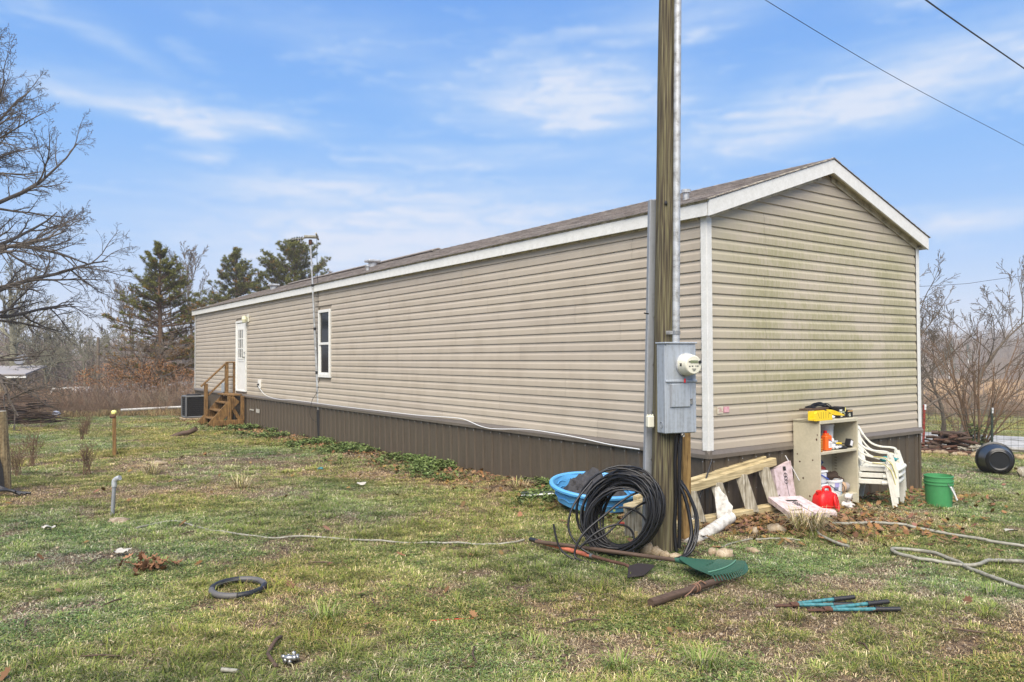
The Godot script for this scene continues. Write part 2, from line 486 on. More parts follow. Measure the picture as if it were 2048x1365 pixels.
func world_setup() -> void:
	var cam := Camera3D.new()
	cam.name = "camera"
	var ro := -0.0047
	var th := 0.0211
	var fwd := Vector3(0, sin(th), -cos(th))
	var up := Vector3(0, cos(th), sin(th))
	cam.transform = Transform3D(Basis(Vector3.RIGHT * cos(ro) + up * sin(ro), -Vector3.RIGHT * sin(ro) + up * cos(ro), -fwd), Vector3(0, 1.6, 0))
	cam.fov = 48.018
	cam.near = 0.05
	cam.far = 2000.0
	add_child(cam)
	var we := WorldEnvironment.new()
	we.name = "environment"
	var e := Environment.new()
	e.background_mode = Environment.BG_SKY
	var sm := PanoramaSkyMaterial.new()
	sm.panorama = sky_panorama()
	sm.energy_multiplier = 0.52
	e.sky = Sky.new()
	e.sky.sky_material = sm
	e.tonemap_mode = Environment.TONE_MAPPER_LINEAR
	e.tonemap_exposure = 2.0
	e.sdfgi_enabled = true
	e.ssao_enabled = true
	e.ssil_enabled = true
	e.fog_enabled = true
	e.fog_density = 0.001
	e.fog_light_color = rgb(228, 226, 224)
	we.environment = e
	add_child(we)
	var sun := DirectionalLight3D.new()
	sun.name = "sun"
	sun.light_energy = 1.2
	sun.light_angular_distance = 60.0
	sun.light_color = Color(1.0, 0.955, 0.88)
	sun.shadow_enabled = true
	add_child(sun)
	sun.look_at_from_position(Vector3(-0.15, 1.05, 0.8), Vector3.ZERO)

# ---- the home ---------------------------------------------------------------
func course_profile() -> PackedVector2Array:   # height, depth of one course of dutch lap
	return PackedVector2Array([Vector2(0.0, 0.0055), Vector2(0.0, 0.021), Vector2(0.060, 0.020), Vector2(0.067, 0.0185), Vector2(0.080, 0.0115), Vector2(0.1, 0.0065), Vector2(0.117, 0.0055)])

# panel of two courses from xl(y) to xr(y) in a wall frame: x along, y up, z out
func siding(y0: float, n: int, xl: Callable, xr: Callable, xf: Transform3D, gable: bool, ytop := 99.0) -> MB:
	var b := MB.new()
	var t := R(0.94, 1.03)
	b.col = Color(t, t, t * R(0.985, 1.01)) if not gable else Color.WHITE
	for k in n:
		var p := course_profile()
		for i in p.size() - 1:
			var ya := minf(y0 + k * 0.115 + p[i].x, ytop)
			var yb := minf(y0 + k * 0.115 + p[i + 1].x, ytop)
			if ya == yb and p[i].x > 0.0: continue
			var la: float = xl.call(ya)
			var ra: float = xr.call(ya)
			var lb: float = xl.call(yb)
			var rb: float = xr.call(yb)
			if ra - la < 0.01: continue
			rb = maxf(rb, lb)
			var q := [Vector3(la, ya, p[i].y), Vector3(ra, ya, p[i].y), Vector3(rb, yb, p[i + 1].y), Vector3(lb, yb, p[i + 1].y)]
			var uv := PackedVector2Array()
			for w in q: uv.append(Vector2(w.x / 4.3, 1.0 - w.y / 3.5))
			b.quad(xf * q[0], xf * q[1], xf * q[2], xf * q[3], uv)
	return b

func home() -> void:
	var h := thing("mobile_home", "long tan single-wide home with brown metal skirting and a mossy gable end", "house", HX.origin, 0.6205)
	# core walls that close the building
	var core := MB.new()
	core.box(Vector3(HW / 2, 1.24, -HL / 2), Vector3(HW - 0.01, 2.46, HL - 0.01), Basis.IDENTITY, 0.0)
	core.slab(PackedVector2Array([Vector2(0.005, 2.47), Vector2(HW - 0.005, 2.47), Vector2(HW / 2, 3.16)]), HL - 0.02, Transform3D(Basis.IDENTITY, Vector3(0, 0, -HL / 2)))
	put("wall", core, mat(rgb(150, 140, 126), 0.8), h)
	# long wall: x of the wall frame runs from the far end to the near end
	var lw := Transform3D(Basis(Vector3(0, 0, 1), Vector3.UP, Vector3(-1, 0, 0)), Vector3(0, 0, -HL))
	# openings: door and window as (from, to, bottom, top) along the wall frame
	var holes := [[HL - 16.66, HL - 15.66, 0.03, 2.0], [HL - 10.53, HL - 9.85, 0.53, 2.0]]
	for row in 11:
		var y0 := row * 0.23
		var n := 2 if row < 10 else 1
		var x := 0.06
		var first := [1.3, 2.9, 0.7, 2.2, 3.4, 1.7, 0.9, 2.6, 3.1, 1.9, 1.1][row] as float
		while x < HL - 0.07:
			var e := minf(x + (first if x < 0.1 else 3.66), HL - 0.06)
			if HL - 0.06 - e < 0.25: e = HL - 0.06
			var segs := [[x, e]]
			for ho in holes:
				if y0 + 0.23 > ho[2] + 0.06 and y0 < ho[3] - 0.06:
					var out := []
					for s in segs:
						if s[1] <= ho[0] or s[0] >= ho[1]: out.append(s)
						else:
							if s[0] < ho[0] - 0.02: out.append([s[0], ho[0]])
							if s[1] > ho[1] + 0.02: out.append([ho[1], s[1]])
					segs = out
			for s in segs:
				var l: float = s[0] + 0.0015
				var r: float = s[1] - 0.0015
				put("siding_panel", siding(y0, n, func(_y): return l, func(_y): return r, lw, false, 2.45), M.siding, h)
			x = e
	# gable wall
	var gw := Transform3D(Basis.IDENTITY, Vector3.ZERO)
	var cuts := [2.45, 0.95, 3.4, 0.93, 3.42, 0.95, 3.4, 0.94, 3.45, 0.96, 0.94, 3.4, 2.0, 2.0, 2.0]
	for row in 14:
		var y0 := row * 0.23
		var cut: float = cuts[row]
		for s in [[0.05, cut - 0.0018], [cut + 0.0018, HW - 0.05]]:
			var l: float = s[0]
			var r: float = s[1]
			var lf := func(y): return maxf(l, (y - 2.44) / 0.327)
			var rf := func(y): return minf(r, HW - (y - 2.44) / 0.327)
			if row > 11 and l > 1.0:
				continue
			if row > 11:
				rf = func(y): return HW - (y - 2.44) / 0.327
			if rf.call(y0) - lf.call(y0) > 0.05:
				put("siding_panel", siding(y0, 2, lf, rf, gw, true), M.gable, h)
	# corner trims: an outside angle of two leaves
	for cx in [[0.0, 0.0, -1.0, 1.0, 2.4], [HW, 0.0, 1.0, 1.0, 2.42], [0.0, -HL, -1.0, -1.0, 2.4]]:
		var b := MB.new()
		var sx: float = cx[2]
		var sz: float = cx[3]
		b.box(Vector3(cx[0] - sx * 0.0065, cx[4] / 2 - 0.006, cx[1] + sz * 0.0305), Vector3(0.078, cx[4], 0.006), Basis.IDENTITY, 0.002)
		b.box(Vector3(cx[0] + sx * 0.0305, cx[4] / 2 - 0.005, cx[1] - sz * 0.0088), Vector3(0.006, cx[4] + 0.003, 0.078), Basis.IDENTITY, 0.002)
		put("corner_trim", b, M.white, h)
	# band between siding and skirting: a sloped drip top and a face
	for s in [["l", HL], ["g", HW]]:
		var L: float = s[1]
		var n := 6 if s[0] == "l" else 2
		for k in n:
			var b := MB.new()
			var p := PackedVector2Array([Vector2(0.0, -0.085), Vector2(0.045, -0.085), Vector2(0.048, -0.045), Vector2(0.022, -0.004), Vector2(0.0, 0.0)])
			var a0 := L * k / n + (0.0 if k else -0.048)
			var a1 := L * (k + 1) / n - (0.002 if k < n - 1 else -0.05)
			var xf := Transform3D(Basis(Vector3(-1, 0, 0), Vector3.UP, Vector3(0, 0, -1)), Vector3(0, 0, -(a0 + a1) / 2)) if s[0] == "l" else Transform3D(Basis(Vector3(0, 0, 1), Vector3.UP, Vector3(-1, 0, 0)), Vector3((a0 + a1) / 2, 0, 0.0006))
			b.slab(p, a1 - a0, xf)
			put("skirt_band", b, M.skirt_trim, h)
	# skirting of ribbed metal sheets
	for s in [["l", HL], ["g", HW]]:
		var L: float = s[1]
		var a := 0.02
		while a < L - 0.02:
			var e := minf(a + 0.9144, L - 0.005)
			var b := MB.new()
			var t := R(0.93, 1.05)
			b.col = Color(t, t, t)
			var pts := PackedVector2Array()
			var x := a
			while x < e - 0.001:
				var x2 := minf(x + 0.2286, e)
				pts.append_array([Vector2(x, 0.002), Vector2(minf(x + 0.01, e), 0.002), Vector2(minf(x + 0.022, e), 0.024), Vector2(minf(x + 0.045, e), 0.024), Vector2(minf(x + 0.057, e), 0.002)])
				# two low stiffening beads between the ribs
				for q in []:
					if x + q + 0.03 < x2: pts.append_array([Vector2(x + q, 0.002), Vector2(x + q + 0.008, 0.005), Vector2(x + q + 0.02, 0.005), Vector2(x + q + 0.028, 0.002)])
				x = x2
			pts.append(Vector2(e, 0.002))
			for i in pts.size() - 1:
				if pts[i].distance_to(pts[i + 1]) < 0.0005: continue
				var q := []
				for w in [[pts[i], -1.15], [pts[i + 1], -1.15], [pts[i + 1], -0.08], [pts[i], -0.08]]:
					var o: Vector2 = w[0]
					q.append(Vector3(-o.y, w[1], -o.x) if s[0] == "l" else Vector3(o.x, w[1], o.y))
				if s[0] == "l": b.quad(q[1], q[0], q[3], q[2])
				else: b.quad(q[0], q[1], q[2], q[3])
			put("skirt_panel", b, M.skirt, h)
			a = e
	for f in [[Vector3(-0.012, -0.62, 0.012), Vector3(0.05, 1.06, 0.05)], [Vector3(HW + 0.006, -0.62, 0.006), Vector3(0.04, 1.06, 0.045)]]:
		var b := MB.new()
		b.box(f[0], f[1], Basis.IDENTITY, 0.006)
		put("skirt_corner", b, M.skirt, h)
	var rail := MB.new()
	rail.box(Vector3(HW - 0.25, -0.845, 0.035), Vector3(0.6, 0.035, 0.05), Basis.IDENTITY, 0.006)
	put("bottom_rail", rail, M.skirt, h)
	# roof: deck and courses of shingles, eaves, rakes
	var ov := 0.10
	var g := 0.12
	var ye := 2.545
	var yr := 3.275
	var half := HW / 2 + ov
	var ang := atan2(yr - ye, half)
	var sl := sqrt(half * half + (yr - ye) * (yr - ye))
	for side in [-1.0, 1.0]:
		var e0 := Vector3(-ov if side < 0.0 else HW + ov, ye, 0)
		var dirv := Vector3(-side * cos(ang), sin(ang), 0)
		var nrm := Vector3(side * sin(ang), cos(ang), 0)
		var deck := MB.new()
		var ctr := e0 + dirv * (sl / 2) - nrm * 0.012 + Vector3(0, 0, -HL / 2)
		deck.box(ctr, Vector3(sl, 0.018, HL + 2 * g - 0.02), Basis(dirv, nrm, dirv.cross(nrm)), 0.0)
		put("roof_deck", deck, M.soffit, h)
		var rows := 17
		for k in rows:
			var b := MB.new()
			var a := -0.03 + k * (sl + 0.03) / rows
			var ex := (sl + 0.03) / rows
			var z := g + 0.025
			while z > -HL - g:
				var z2 := maxf(z - R(0.28, 0.34), -HL - g - 0.02)
				var t := R(0.78, 1.08)
				b.col = Color(t * R(0.98, 1.04), t, t)
				var p0 := e0 + dirv * (a + R(-0.003, 0.003))
				var p1 := e0 + dirv * (a + ex + 0.02)
				var o0 := nrm * R(0.009, 0.012)
				var o1 := nrm * 0.002
				var za := Vector3(0, 0, z - 0.002)
				var zb := Vector3(0, 0, z2 + 0.002)
				b.oq(p0 + o0 + za, p0 + o0 + zb, p1 + o1 + zb, p1 + o1 + za, nrm)
				b.oq(p0 + za, p0 + zb, p0 + o0 + zb, p0 + o0 + za, -dirv)
				if z > g: b.oq(p0 + za, p0 + o0 + za, p1 + o1 + za, p1 + za, Vector3(0, 0, 1))
				z = z2
			put("shingle_course", b, M.shingle, h)
	var cap := MB.new()
	var zc := g + 0.02
	while zc > -HL - g:
		var t := R(0.85, 1.05)
		cap.col = Color(t, t, t)
		for sd in [-1.0, 1.0]:
			var p := Vector3(HW / 2, yr + 0.016, zc)
			var q := p + Vector3(sd * 0.13, -0.13 * tan(ang), 0)
			cap.oq(p, q, q + Vector3(0, -0.006, -0.3), p + Vector3(0, -0.006, -0.3), Vector3(sd * 0.3, 1, 0))
			cap.oq(p, q, q + Vector3(0, -0.009, 0), p + Vector3(0, -0.009, 0), Vector3(0, 0, 1))
		zc -= 0.28
	put("ridge_cap", cap, M.shingle, h)
	var rv := MB.new()
	rv.col = Color(0.8, 0.8, 0.8)
	for sd in [-1.0, 1.0]:
		rv.box(Vector3(HW / 2 + sd * 0.085, yr + 0.03 - 0.085 * tan(ang) + 0.012, -13.6), Vector3(0.19, 0.03, 9.0), Basis(Vector3(0, 0, 1), -sd * ang), 0.006)
	put("ridge_vent", rv, M.shingle, h)
	# eave fascia in lengths, with the thin drip strip that stands behind it
	for side in [0.0, 1.0]:
		var x := -ov + 0.01 if side == 0.0 else HW + ov - 0.01
		for k in 6:
			var b := MB.new()
			var z0 := g - 0.02 - k * (HL + 2 * g - 0.04) / 6.0
			var z1 := g - 0.02 - (k + 1) * (HL + 2 * g - 0.04) / 6.0
			b.box(Vector3(x, 2.448, (z0 + z1) / 2), Vector3(0.02, 0.135, z0 - z1 - 0.002), Basis.IDENTITY, 0.002)
			put("fascia_board", b, M.white, h)
		var d := MB.new()
		d.box(Vector3(x + (0.006 if side == 0.0 else -0.006), 2.527, -HL / 2), Vector3(0.012, 0.026, HL + 2 * g - 0.06), Basis.IDENTITY, 0.0)
		put("drip_edge", d, M.soffit, h)
		var sf := MB.new()
		sf.box(Vector3(x * 0.5 + (0.0 if side == 0.0 else HW * 0.5), 2.405, -HL / 2), Vector3(ov - 0.025, 0.012, HL + 0.1), Basis.IDENTITY, 0.0)
		put("soffit", sf, M.soffit, h)
		# frieze under the soffit
		var fz := MB.new()
		fz.box(Vector3(-0.012 if side == 0.0 else HW + 0.012, 2.385, -HL / 2), Vector3(0.016, 0.03, HL - 0.16), Basis.IDENTITY, 0.002)
		put("frieze", fz, M.soffit, h)
	# rakes at the near and the far gable
	for zz in [g, -HL - g]:
		for side in [-1.0, 1.0]:
			var b := MB.new()
			var xe := -ov if side < 0.0 else HW + ov
			var xm := HW / 2
			var o := PackedVector2Array([Vector2(xe, ye - 0.17), Vector2(xm, yr - 0.165), Vector2(xm, yr - 0.008), Vector2(xe, ye - 0.012)])
			if side > 0.0: o.reverse()
			b.slab(o, 0.022, Transform3D(Basis.IDENTITY, Vector3(0.0012 * side, 0, zz)))
			put("rake_board", b, M.white, h)
			var s2 := MB.new()
			var zi: float = zz - (g * 0.5 if zz > 0.0 else -g * 0.5)
			var a3 := Vector3(xe, ye - 0.125, zi)
			var b3 := Vector3(xm, yr - 0.12, zi)
			s2.box((a3 + b3) / 2, Vector3(a3.distance_to(b3) - 0.02, 0.012, g - 0.03), Basis(Vector3(0, 0, 1), -side * ang), 0.0)
			put("rake_soffit", s2, M.soffit, h)
			var ch := MB.new()
			ch.box((a3 + b3) / 2 + Vector3(0, -0.045, -g * 0.5 + 0.03), Vector3(a3.distance_to(b3) - 0.24, 0.075, 0.014), Basis(Vector3(0, 0, 1), -side * ang), 0.003)
			if zz > 0.0: put("rake_channel", ch, M.soffit, h)
			var de := MB.new()
			de.box((a3 + b3) / 2 + Vector3(0, 0.125, (0.056 if zz > 0.0 else -0.056) + (g * 0.5 - 0.06)), Vector3(a3.distance_to(b3) + 0.03, 0.02, 0.01), Basis(Vector3(0, 0, 1), -side * ang), 0.0)
			put("drip_edge", de, M.soffit, h)
	# plumbing vent and two box vents on the slope
	for f in [[0.55, -0.75], [0.5, -9.2]]:
		var b := MB.new()
		var y = ye + (f[0] + ov) * tan(ang)
		b.rod(Vector3(f[0], y - 0.02, f[1]), Vector3(f[0], y + 0.1, f[1]), 0.035)
		b.rod(Vector3(f[0], y + 0.08, f[1]), Vector3(f[0], y + 0.115, f[1]), 0.055)
		put("vent_pipe", b, M.galv, h)
	for f in [[1.55, -11.2], [1.6, -18.4]]:
		var b := MB.new()
		var y = ye + (f[0] + ov) * tan(ang)
		b.rod(Vector3(f[0], y - 0.02, f[1]), Vector3(f[0], y + 0.1, f[1]), 0.1, -1.0, 14)
		b.box(Vector3(f[0], y + 0.13, f[1]), Vector3(0.3, 0.06, 0.3), Basis.IDENTITY, 0.03)
		put("roof_vent", b, M.galv, h)
	door(h)
	window(h)
	fittings(h)

func door(h: Node3D) -> void:
	var z0 := -15.69
	var z1 := -16.63
	var d := MB.new()
	d.box(Vector3(-0.012, 1.0, (z0 + z1) / 2), Vector3(0.04, 1.84, 0.84), Basis.IDENTITY, 0.004)
	var dm := put("door", d, M.door, h)
	var fr := MB.new()
	for z in [z0 - 0.03, z1 + 0.03]:
		fr.box(Vector3(-0.024, 1.02, z), Vector3(0.05, 1.92, 0.06), Basis.IDENTITY, 0.004)
	fr.box(Vector3(-0.024, 1.965, (z0 + z1) / 2), Vector3(0.049, 0.06, 0.818), Basis.IDENTITY, 0.004)
	fr.box(Vector3(-0.024, 0.075, (z0 + z1) / 2), Vector3(0.049, 0.04, 0.818), Basis.IDENTITY, 0.004)
	put("door_frame", fr, M.white, dm)
	var gl := MB.new()
	gl.box(Vector3(-0.034, 1.36, (z0 + z1) / 2), Vector3(0.008, 0.78, 0.42), Basis.IDENTITY, 0.0)
	put("glass", gl, M.glass, dm)
	var mu := MB.new()
	for k in 4:
		mu.box(Vector3(-0.042, 1.36, (z0 + z1) / 2 - 0.225 + k * 0.15), Vector3(0.014, 0.84, 0.05 if k % 3 == 0 else 0.036), Basis.IDENTITY, 0.003)
	for k in 4:
		mu.box(Vector3(-0.0425, 0.96 + k * 0.267, (z0 + z1) / 2), Vector3(0.0125, 0.05 if k % 3 == 0 else 0.03, 0.47), Basis.IDENTITY, 0.003)
	put("muntin", mu, M.white, dm)
	var sill := MB.new()
	sill.box(Vector3(-0.036, 0.9, (z0 + z1) / 2), Vector3(0.012, 0.05, 0.5), Basis.IDENTITY, 0.004)
	put("raised_panel", sill, M.door, dm)
	for y in [0.99, 1.12]:
		var k := MB.new()
		k.rod(Vector3(-0.035, y, z0 - 0.12), Vector3(-0.06, y, z0 - 0.12), 0.025)
		if y < 1.0: k.lump(Vector3(-0.075, y, z0 - 0.12), Vector3(0.025, 0.028, 0.028), 1, 0.0)
		put("knob" if y < 1.0 else "deadbolt", k, M.steel, dm)
	# porch light on a back plate beside the door
	var pl := MB.new()
	pl.box(Vector3(-0.03, 2.03, z0 + 0.16), Vector3(0.02, 0.2, 0.14), Basis.IDENTITY, 0.005)
	var lamp := put("porch_light", pl, M.ivory, h)
	var lb := MB.new()
	lb.lathe(PackedVector2Array([Vector2(0.0, 0.1), Vector2(0.05, 0.09), Vector2(0.07, 0.0), Vector2(0.05, -0.08), Vector2(0.0, -0.09)]), 12, Transform3D(Basis.IDENTITY, Vector3(-0.12, 2.0, z0 + 0.12)))
	lb.rod(Vector3(-0.03, 2.05, z0 + 0.13), Vector3(-0.12, 2.09, z0 + 0.12), 0.014)
	put("lamp_shade", lb, mat(rgb(204, 204, 176), 0.5), lamp)

func window(h: Node3D) -> void:
	var z0 := -9.87
	var z1 := -10.51
	var zc := (z0 + z1) / 2
	var f := MB.new()
	for z in [z0 - 0.03, z1 + 0.03]:
		f.box(Vector3(-0.022, 1.265, z), Vector3(0.05, 1.43, 0.06), Basis.IDENTITY, 0.004)
	f.box(Vector3(-0.0225, 1.95, zc), Vector3(0.049, 0.06, 0.52), Basis.IDENTITY, 0.004)
	f.box(Vector3(-0.0225, 0.585, zc), Vector3(0.049, 0.07, 0.52), Basis.IDENTITY, 0.004)
	var w := put("window", f, M.white, h)
	var s := MB.new()
	s.box(Vector3(-0.02, 1.262, zc), Vector3(0.05, 0.05, 0.518), Basis.IDENTITY, 0.004)
	for z in [z0 - 0.08, z1 + 0.08]:
		s.box(Vector3(-0.013, 0.93, z), Vector3(0.03, 0.62, 0.04), Basis.IDENTITY, 0.003)
	s.box(Vector3(-0.0135, 0.638, zc), Vector3(0.029, 0.036, 0.44), Basis.IDENTITY, 0.003)
	put("sash", s, M.white, w)
	for y in [[1.6, 0.63], [0.945, 0.58]]:
		var g := MB.new()
		g.box(Vector3(-0.008, y[0], zc), Vector3(0.006, y[1], 0.515), Basis.IDENTITY, 0.0)
		put("pane", g, M.glass, w)

func wire(called: String, pts: PackedVector3Array, r: float, m: Material, parent: Node = null, sides := 6, smooth := true) -> MeshInstance3D:
	var b := MB.new()
	b.tube(curve(pts) if smooth else pts, PackedFloat32Array([r]), sides)
	return put(called, b, m, parent)

func curve(p: PackedVector3Array, per := 8) -> PackedVector3Array:   # Catmull-Rom
	var o := PackedVector3Array()
	for i in p.size() - 1:
		var a := p[maxi(i - 1, 0)]
		var d := p[mini(i + 2, p.size() - 1)]
		for k in per: o.append(p[i].cubic_interpolate(p[i + 1], a, d, float(k) / per))
	o.append(p[p.size() - 1])
	return o

func fittings(h: Node3D) -> void:
	# outdoor socket with the white cable that sags along the band
	var o := MB.new()
	o.box(Vector3(-0.04, 0.3, -14.5), Vector3(0.05, 0.22, 0.16), Basis.IDENTITY, 0.008)
	var so := put("socket_box", o, M.white, h)
	var pg := MB.new()
	pg.box(Vector3(-0.085, 0.27, -14.47), Vector3(0.05, 0.09, 0.06), Basis.IDENTITY, 0.01)
	put("plug", pg, M.dark, so)
	# two small stickers on the gable
	for k in 2:
		var s := MB.new()
		s.box(Vector3(0.155 + k * 0.1, 0.405, 0.0275), Vector3(0.09, 0.075 if k == 0 else 0.06, 0.002), Basis.IDENTITY, 0.0)
		var st := put("sticker", s, mat(rgb(208, 200, 180) if k == 0 else rgb(206, 150, 160), 0.7), h)
		st.set_meta("label", "faded white sticker" if k == 0 else "faded pink sticker")
		var ln := MB.new()
		for q in 4: ln.box(Vector3(0.155 + k * 0.1 + R(-0.01, 0.01), 0.425 - q * 0.013, 0.0292), Vector3(R(0.03, 0.065), 0.005, 0.001), Basis.IDENTITY, 0.0)
		put("print", ln, mat(rgb(176, 110, 120) if k == 0 else rgb(232, 200, 200), 0.7), st)
	# breaker for the air conditioner with its whip
	var b := MB.new()
	b.box(Vector3(-0.06, 0.12, -17.75), Vector3(0.09, 0.26, 0.2), Basis.IDENTITY, 0.008)
	var br := put("breaker_box", b, M.box_grey, h)
	put("whip", _tube([Vector3(-0.06, 0.0, -17.75), Vector3(-0.07, -0.2, -17.76), Vector3(-0.16, -0.5, -17.9), Vector3(-0.4, -0.62, -18.3)], 0.014), M.dull_grey, br)
	# pale scrapes on the skirting right of the steps and rows of screw heads
	var sc := MB.new()
	for q in [[-15.2, 0.36], [-14.75, 0.16], [-14.6, 0.1]]: sc.box(Vector3(-0.026, -0.4 + q[1] * 0.02, q[0]), Vector3(0.003, 0.035 if q[1] > 0.3 else 0.1, q[1]), Basis.IDENTITY, 0.0)
	put("scrape", sc, M.litter, h)
	var sw := MB.new()
	for k in 19:
		for y in [-0.12, -0.45]: sw.box(Vector3(0.02 + k * 0.2286 + 0.032, y, 0.0265), Vector3(0.011, 0.011, 0.004), Basis.IDENTITY, 0.002)
	for k in 60:
		sw.box(Vector3(-0.0265, -0.12, -0.052 - k * 0.2286), Vector3(0.004, 0.011, 0.011), Basis.IDENTITY, 0.002)
	put("screw_heads", sw, M.dull_grey, h)
	# a dark hole in the skirting behind the steps
	var v := MB.new()
	v.box(Vector3(-0.02, -0.28, -17.3), Vector3(0.012, 0.3, 0.5), Basis.IDENTITY, 0.0)
	put("crawl_opening", v, M.dark, h)

func _tube(p: Array, r: float, sides := 6) -> MB:
	var b := MB.new()
	b.tube(curve(PackedVector3Array(p)), PackedFloat32Array([r]), sides)
	return b

# ---- things beside the home -------------------------------------------------
func HP(x: float, y: float, z: float) -> Vector3: return HX * Vector3(x, y, z)

func steps() -> void:
	var at := HP(-0.5, 0, -16.3)
	var t := thing("porch_steps", "small treated wood porch steps with handrail at the white back door", "steps", Vector3(at.x, ground(at.x, at.z), at.z), 0.6205)
	# local frame: x points away from the wall when negative, z along the wall, y from the ground there
	var gy := HX.origin.y - t.position.y   # siding bottom above the ground
	var zr := 0.5
	var zl := -0.55
	var b := MB.new()
	for k in 4: b.box(Vector3(0.35 - k * 0.09, gy - 0.02, (zr + zl) / 2), Vector3(0.085, 0.038, zr - zl + 0.04), Basis.IDENTITY, 0.004)
	put("landing", b, M.treated, t)
	for z in [zr, zl]:
		b = MB.new()
		var a := Vector3(0.24, gy - 0.12, z)
		var e := Vector3(-0.40, 0.03, z)
		b.bar(a, e, 0.04, 0.24, Vector3.UP, 0.004)
		put("stringer", b, M.treated, t)
	for k in 3:
		b = MB.new()
		var f := (k + 1) / 4.0
		b.box(Vector3(lerpf(0.2, -0.36, f), lerpf(gy, 0.03, f) - 0.02, (zr + zl) / 2), Vector3(0.22, 0.036, zr - zl - 0.05), Basis.IDENTITY, 0.004)
		put("tread", b, M.treated, t)
	for p in [[0.40, zr + 0.01], [0.06, zr + 0.01], [0.40, zl - 0.01]]:
		b = MB.new()
		b.box(Vector3(p[0], gy * 0.5 - 0.06, p[1]), Vector3(0.09, gy + 0.02, 0.09), Basis.IDENTITY, 0.006)
		put("leg", b, M.treated, t)
	b = MB.new()
	b.bar(Vector3(0.42, 0.12, zr + 0.05), Vector3(-0.3, 0.12, zr + 0.05), 0.036, 0.14)
	put("brace", b, M.treated, t)
	b = MB.new()
	b.bar(Vector3(0.4, 0.08, zr - 0.02), Vector3(0.05, gy - 0.2, zr - 0.02), 0.036, 0.09)
	put("brace", b, M.treated, t)
	for p in [[-0.29, 0.05, 1.14], [0.26, gy - 0.3, gy + 0.84], [0.46, gy - 0.1, gy + 0.84]]:
		b = MB.new()
		b.box(Vector3(p[0], (p[1] + p[2]) / 2, zl + 0.05), Vector3(0.088, p[2] - p[1], 0.088) if p[0] < 0.4 else Vector3(0.04, p[2] - p[1], 0.088), Basis.IDENTITY, 0.005)
		put("post", b, M.treated, t)
	for q in [[Vector3(-0.42, 1.06, zl + 0.05), Vector3(0.27, gy + 0.85, zl + 0.05)], [Vector3(0.24, gy + 0.855, zl + 0.05), Vector3(0.5, gy + 0.855, zl + 0.05)], [Vector3(-0.3, 0.74, zl), Vector3(0.26, gy + 0.42, zl)], [Vector3(0.24, gy + 0.44, zl), Vector3(0.46, gy + 0.44, zl)]]:
		b = MB.new()
		b.bar(q[0], q[1], 0.088, 0.04, Vector3.UP, 0.005)
		put("rail", b, M.treated, t)

func air_conditioner() -> void:
	var p := HP(-0.46, 0, -19.6)
	var t := thing("air_conditioner", "dark grille air conditioner unit standing behind the porch steps", "air conditioner", G(p.x, p.z), 0.6205)
	t.scale = Vector3(0.9, 0.9, 0.9)
	var b := MB.new()
	b.box(Vector3(0, 0.03, 0), Vector3(0.8, 0.1, 0.8), Basis.IDENTITY, 0.01)
	put("pad", b, M.rock, t)
	b = MB.new()
	b.box(Vector3(0, 0.44, 0), Vector3(0.6, 0.66, 0.6), Basis.IDENTITY, 0.04)
	put("coil", b, M.dark, t)
	b = MB.new()
	b.box(Vector3(0, 0.8, 0), Vector3(0.66, 0.06, 0.66), Basis.IDENTITY, 0.03)
	b.box(Vector3(0, 0.11, 0), Vector3(0.66, 0.06, 0.66), Basis.IDENTITY, 0.02)
	for x in [-0.31, 0.31]:
		for z in [-0.31, 0.31]: b.box(Vector3(x, 0.45, z), Vector3(0.05, 0.66, 0.05), Basis.IDENTITY, 0.01)
	put("frame", b, mat(rgb(96, 98, 100), 0.6), t)
	b = MB.new()
	for k in 9:
		b.box(Vector3(0, 0.18 + k * 0.068, 0.314), Vector3(0.58, 0.008, 0.01), Basis.IDENTITY, 0.0)
		b.box(Vector3(-0.314, 0.18 + k * 0.068, 0), Vector3(0.01, 0.008, 0.58), Basis.IDENTITY, 0.0)
		b.box(Vector3(-0.26 + k * 0.065, 0.45, 0.316), Vector3(0.008, 0.6, 0.008), Basis.IDENTITY, 0.0)
	put("grille", b, M.black, t)
	b = MB.new()
	b.rod(Vector3(0, 0.83, 0), Vector3(0, 0.87, 0), 0.25, 0.22, 20)
	put("fan_guard", b, M.black, t)
	b = MB.new()
	b.box(Vector3(0.33, 0.5, 0.2), Vector3(0.06, 0.5, 0.22), Basis.IDENTITY, 0.02)
	put("service_panel", b, M.dull_grey, t)

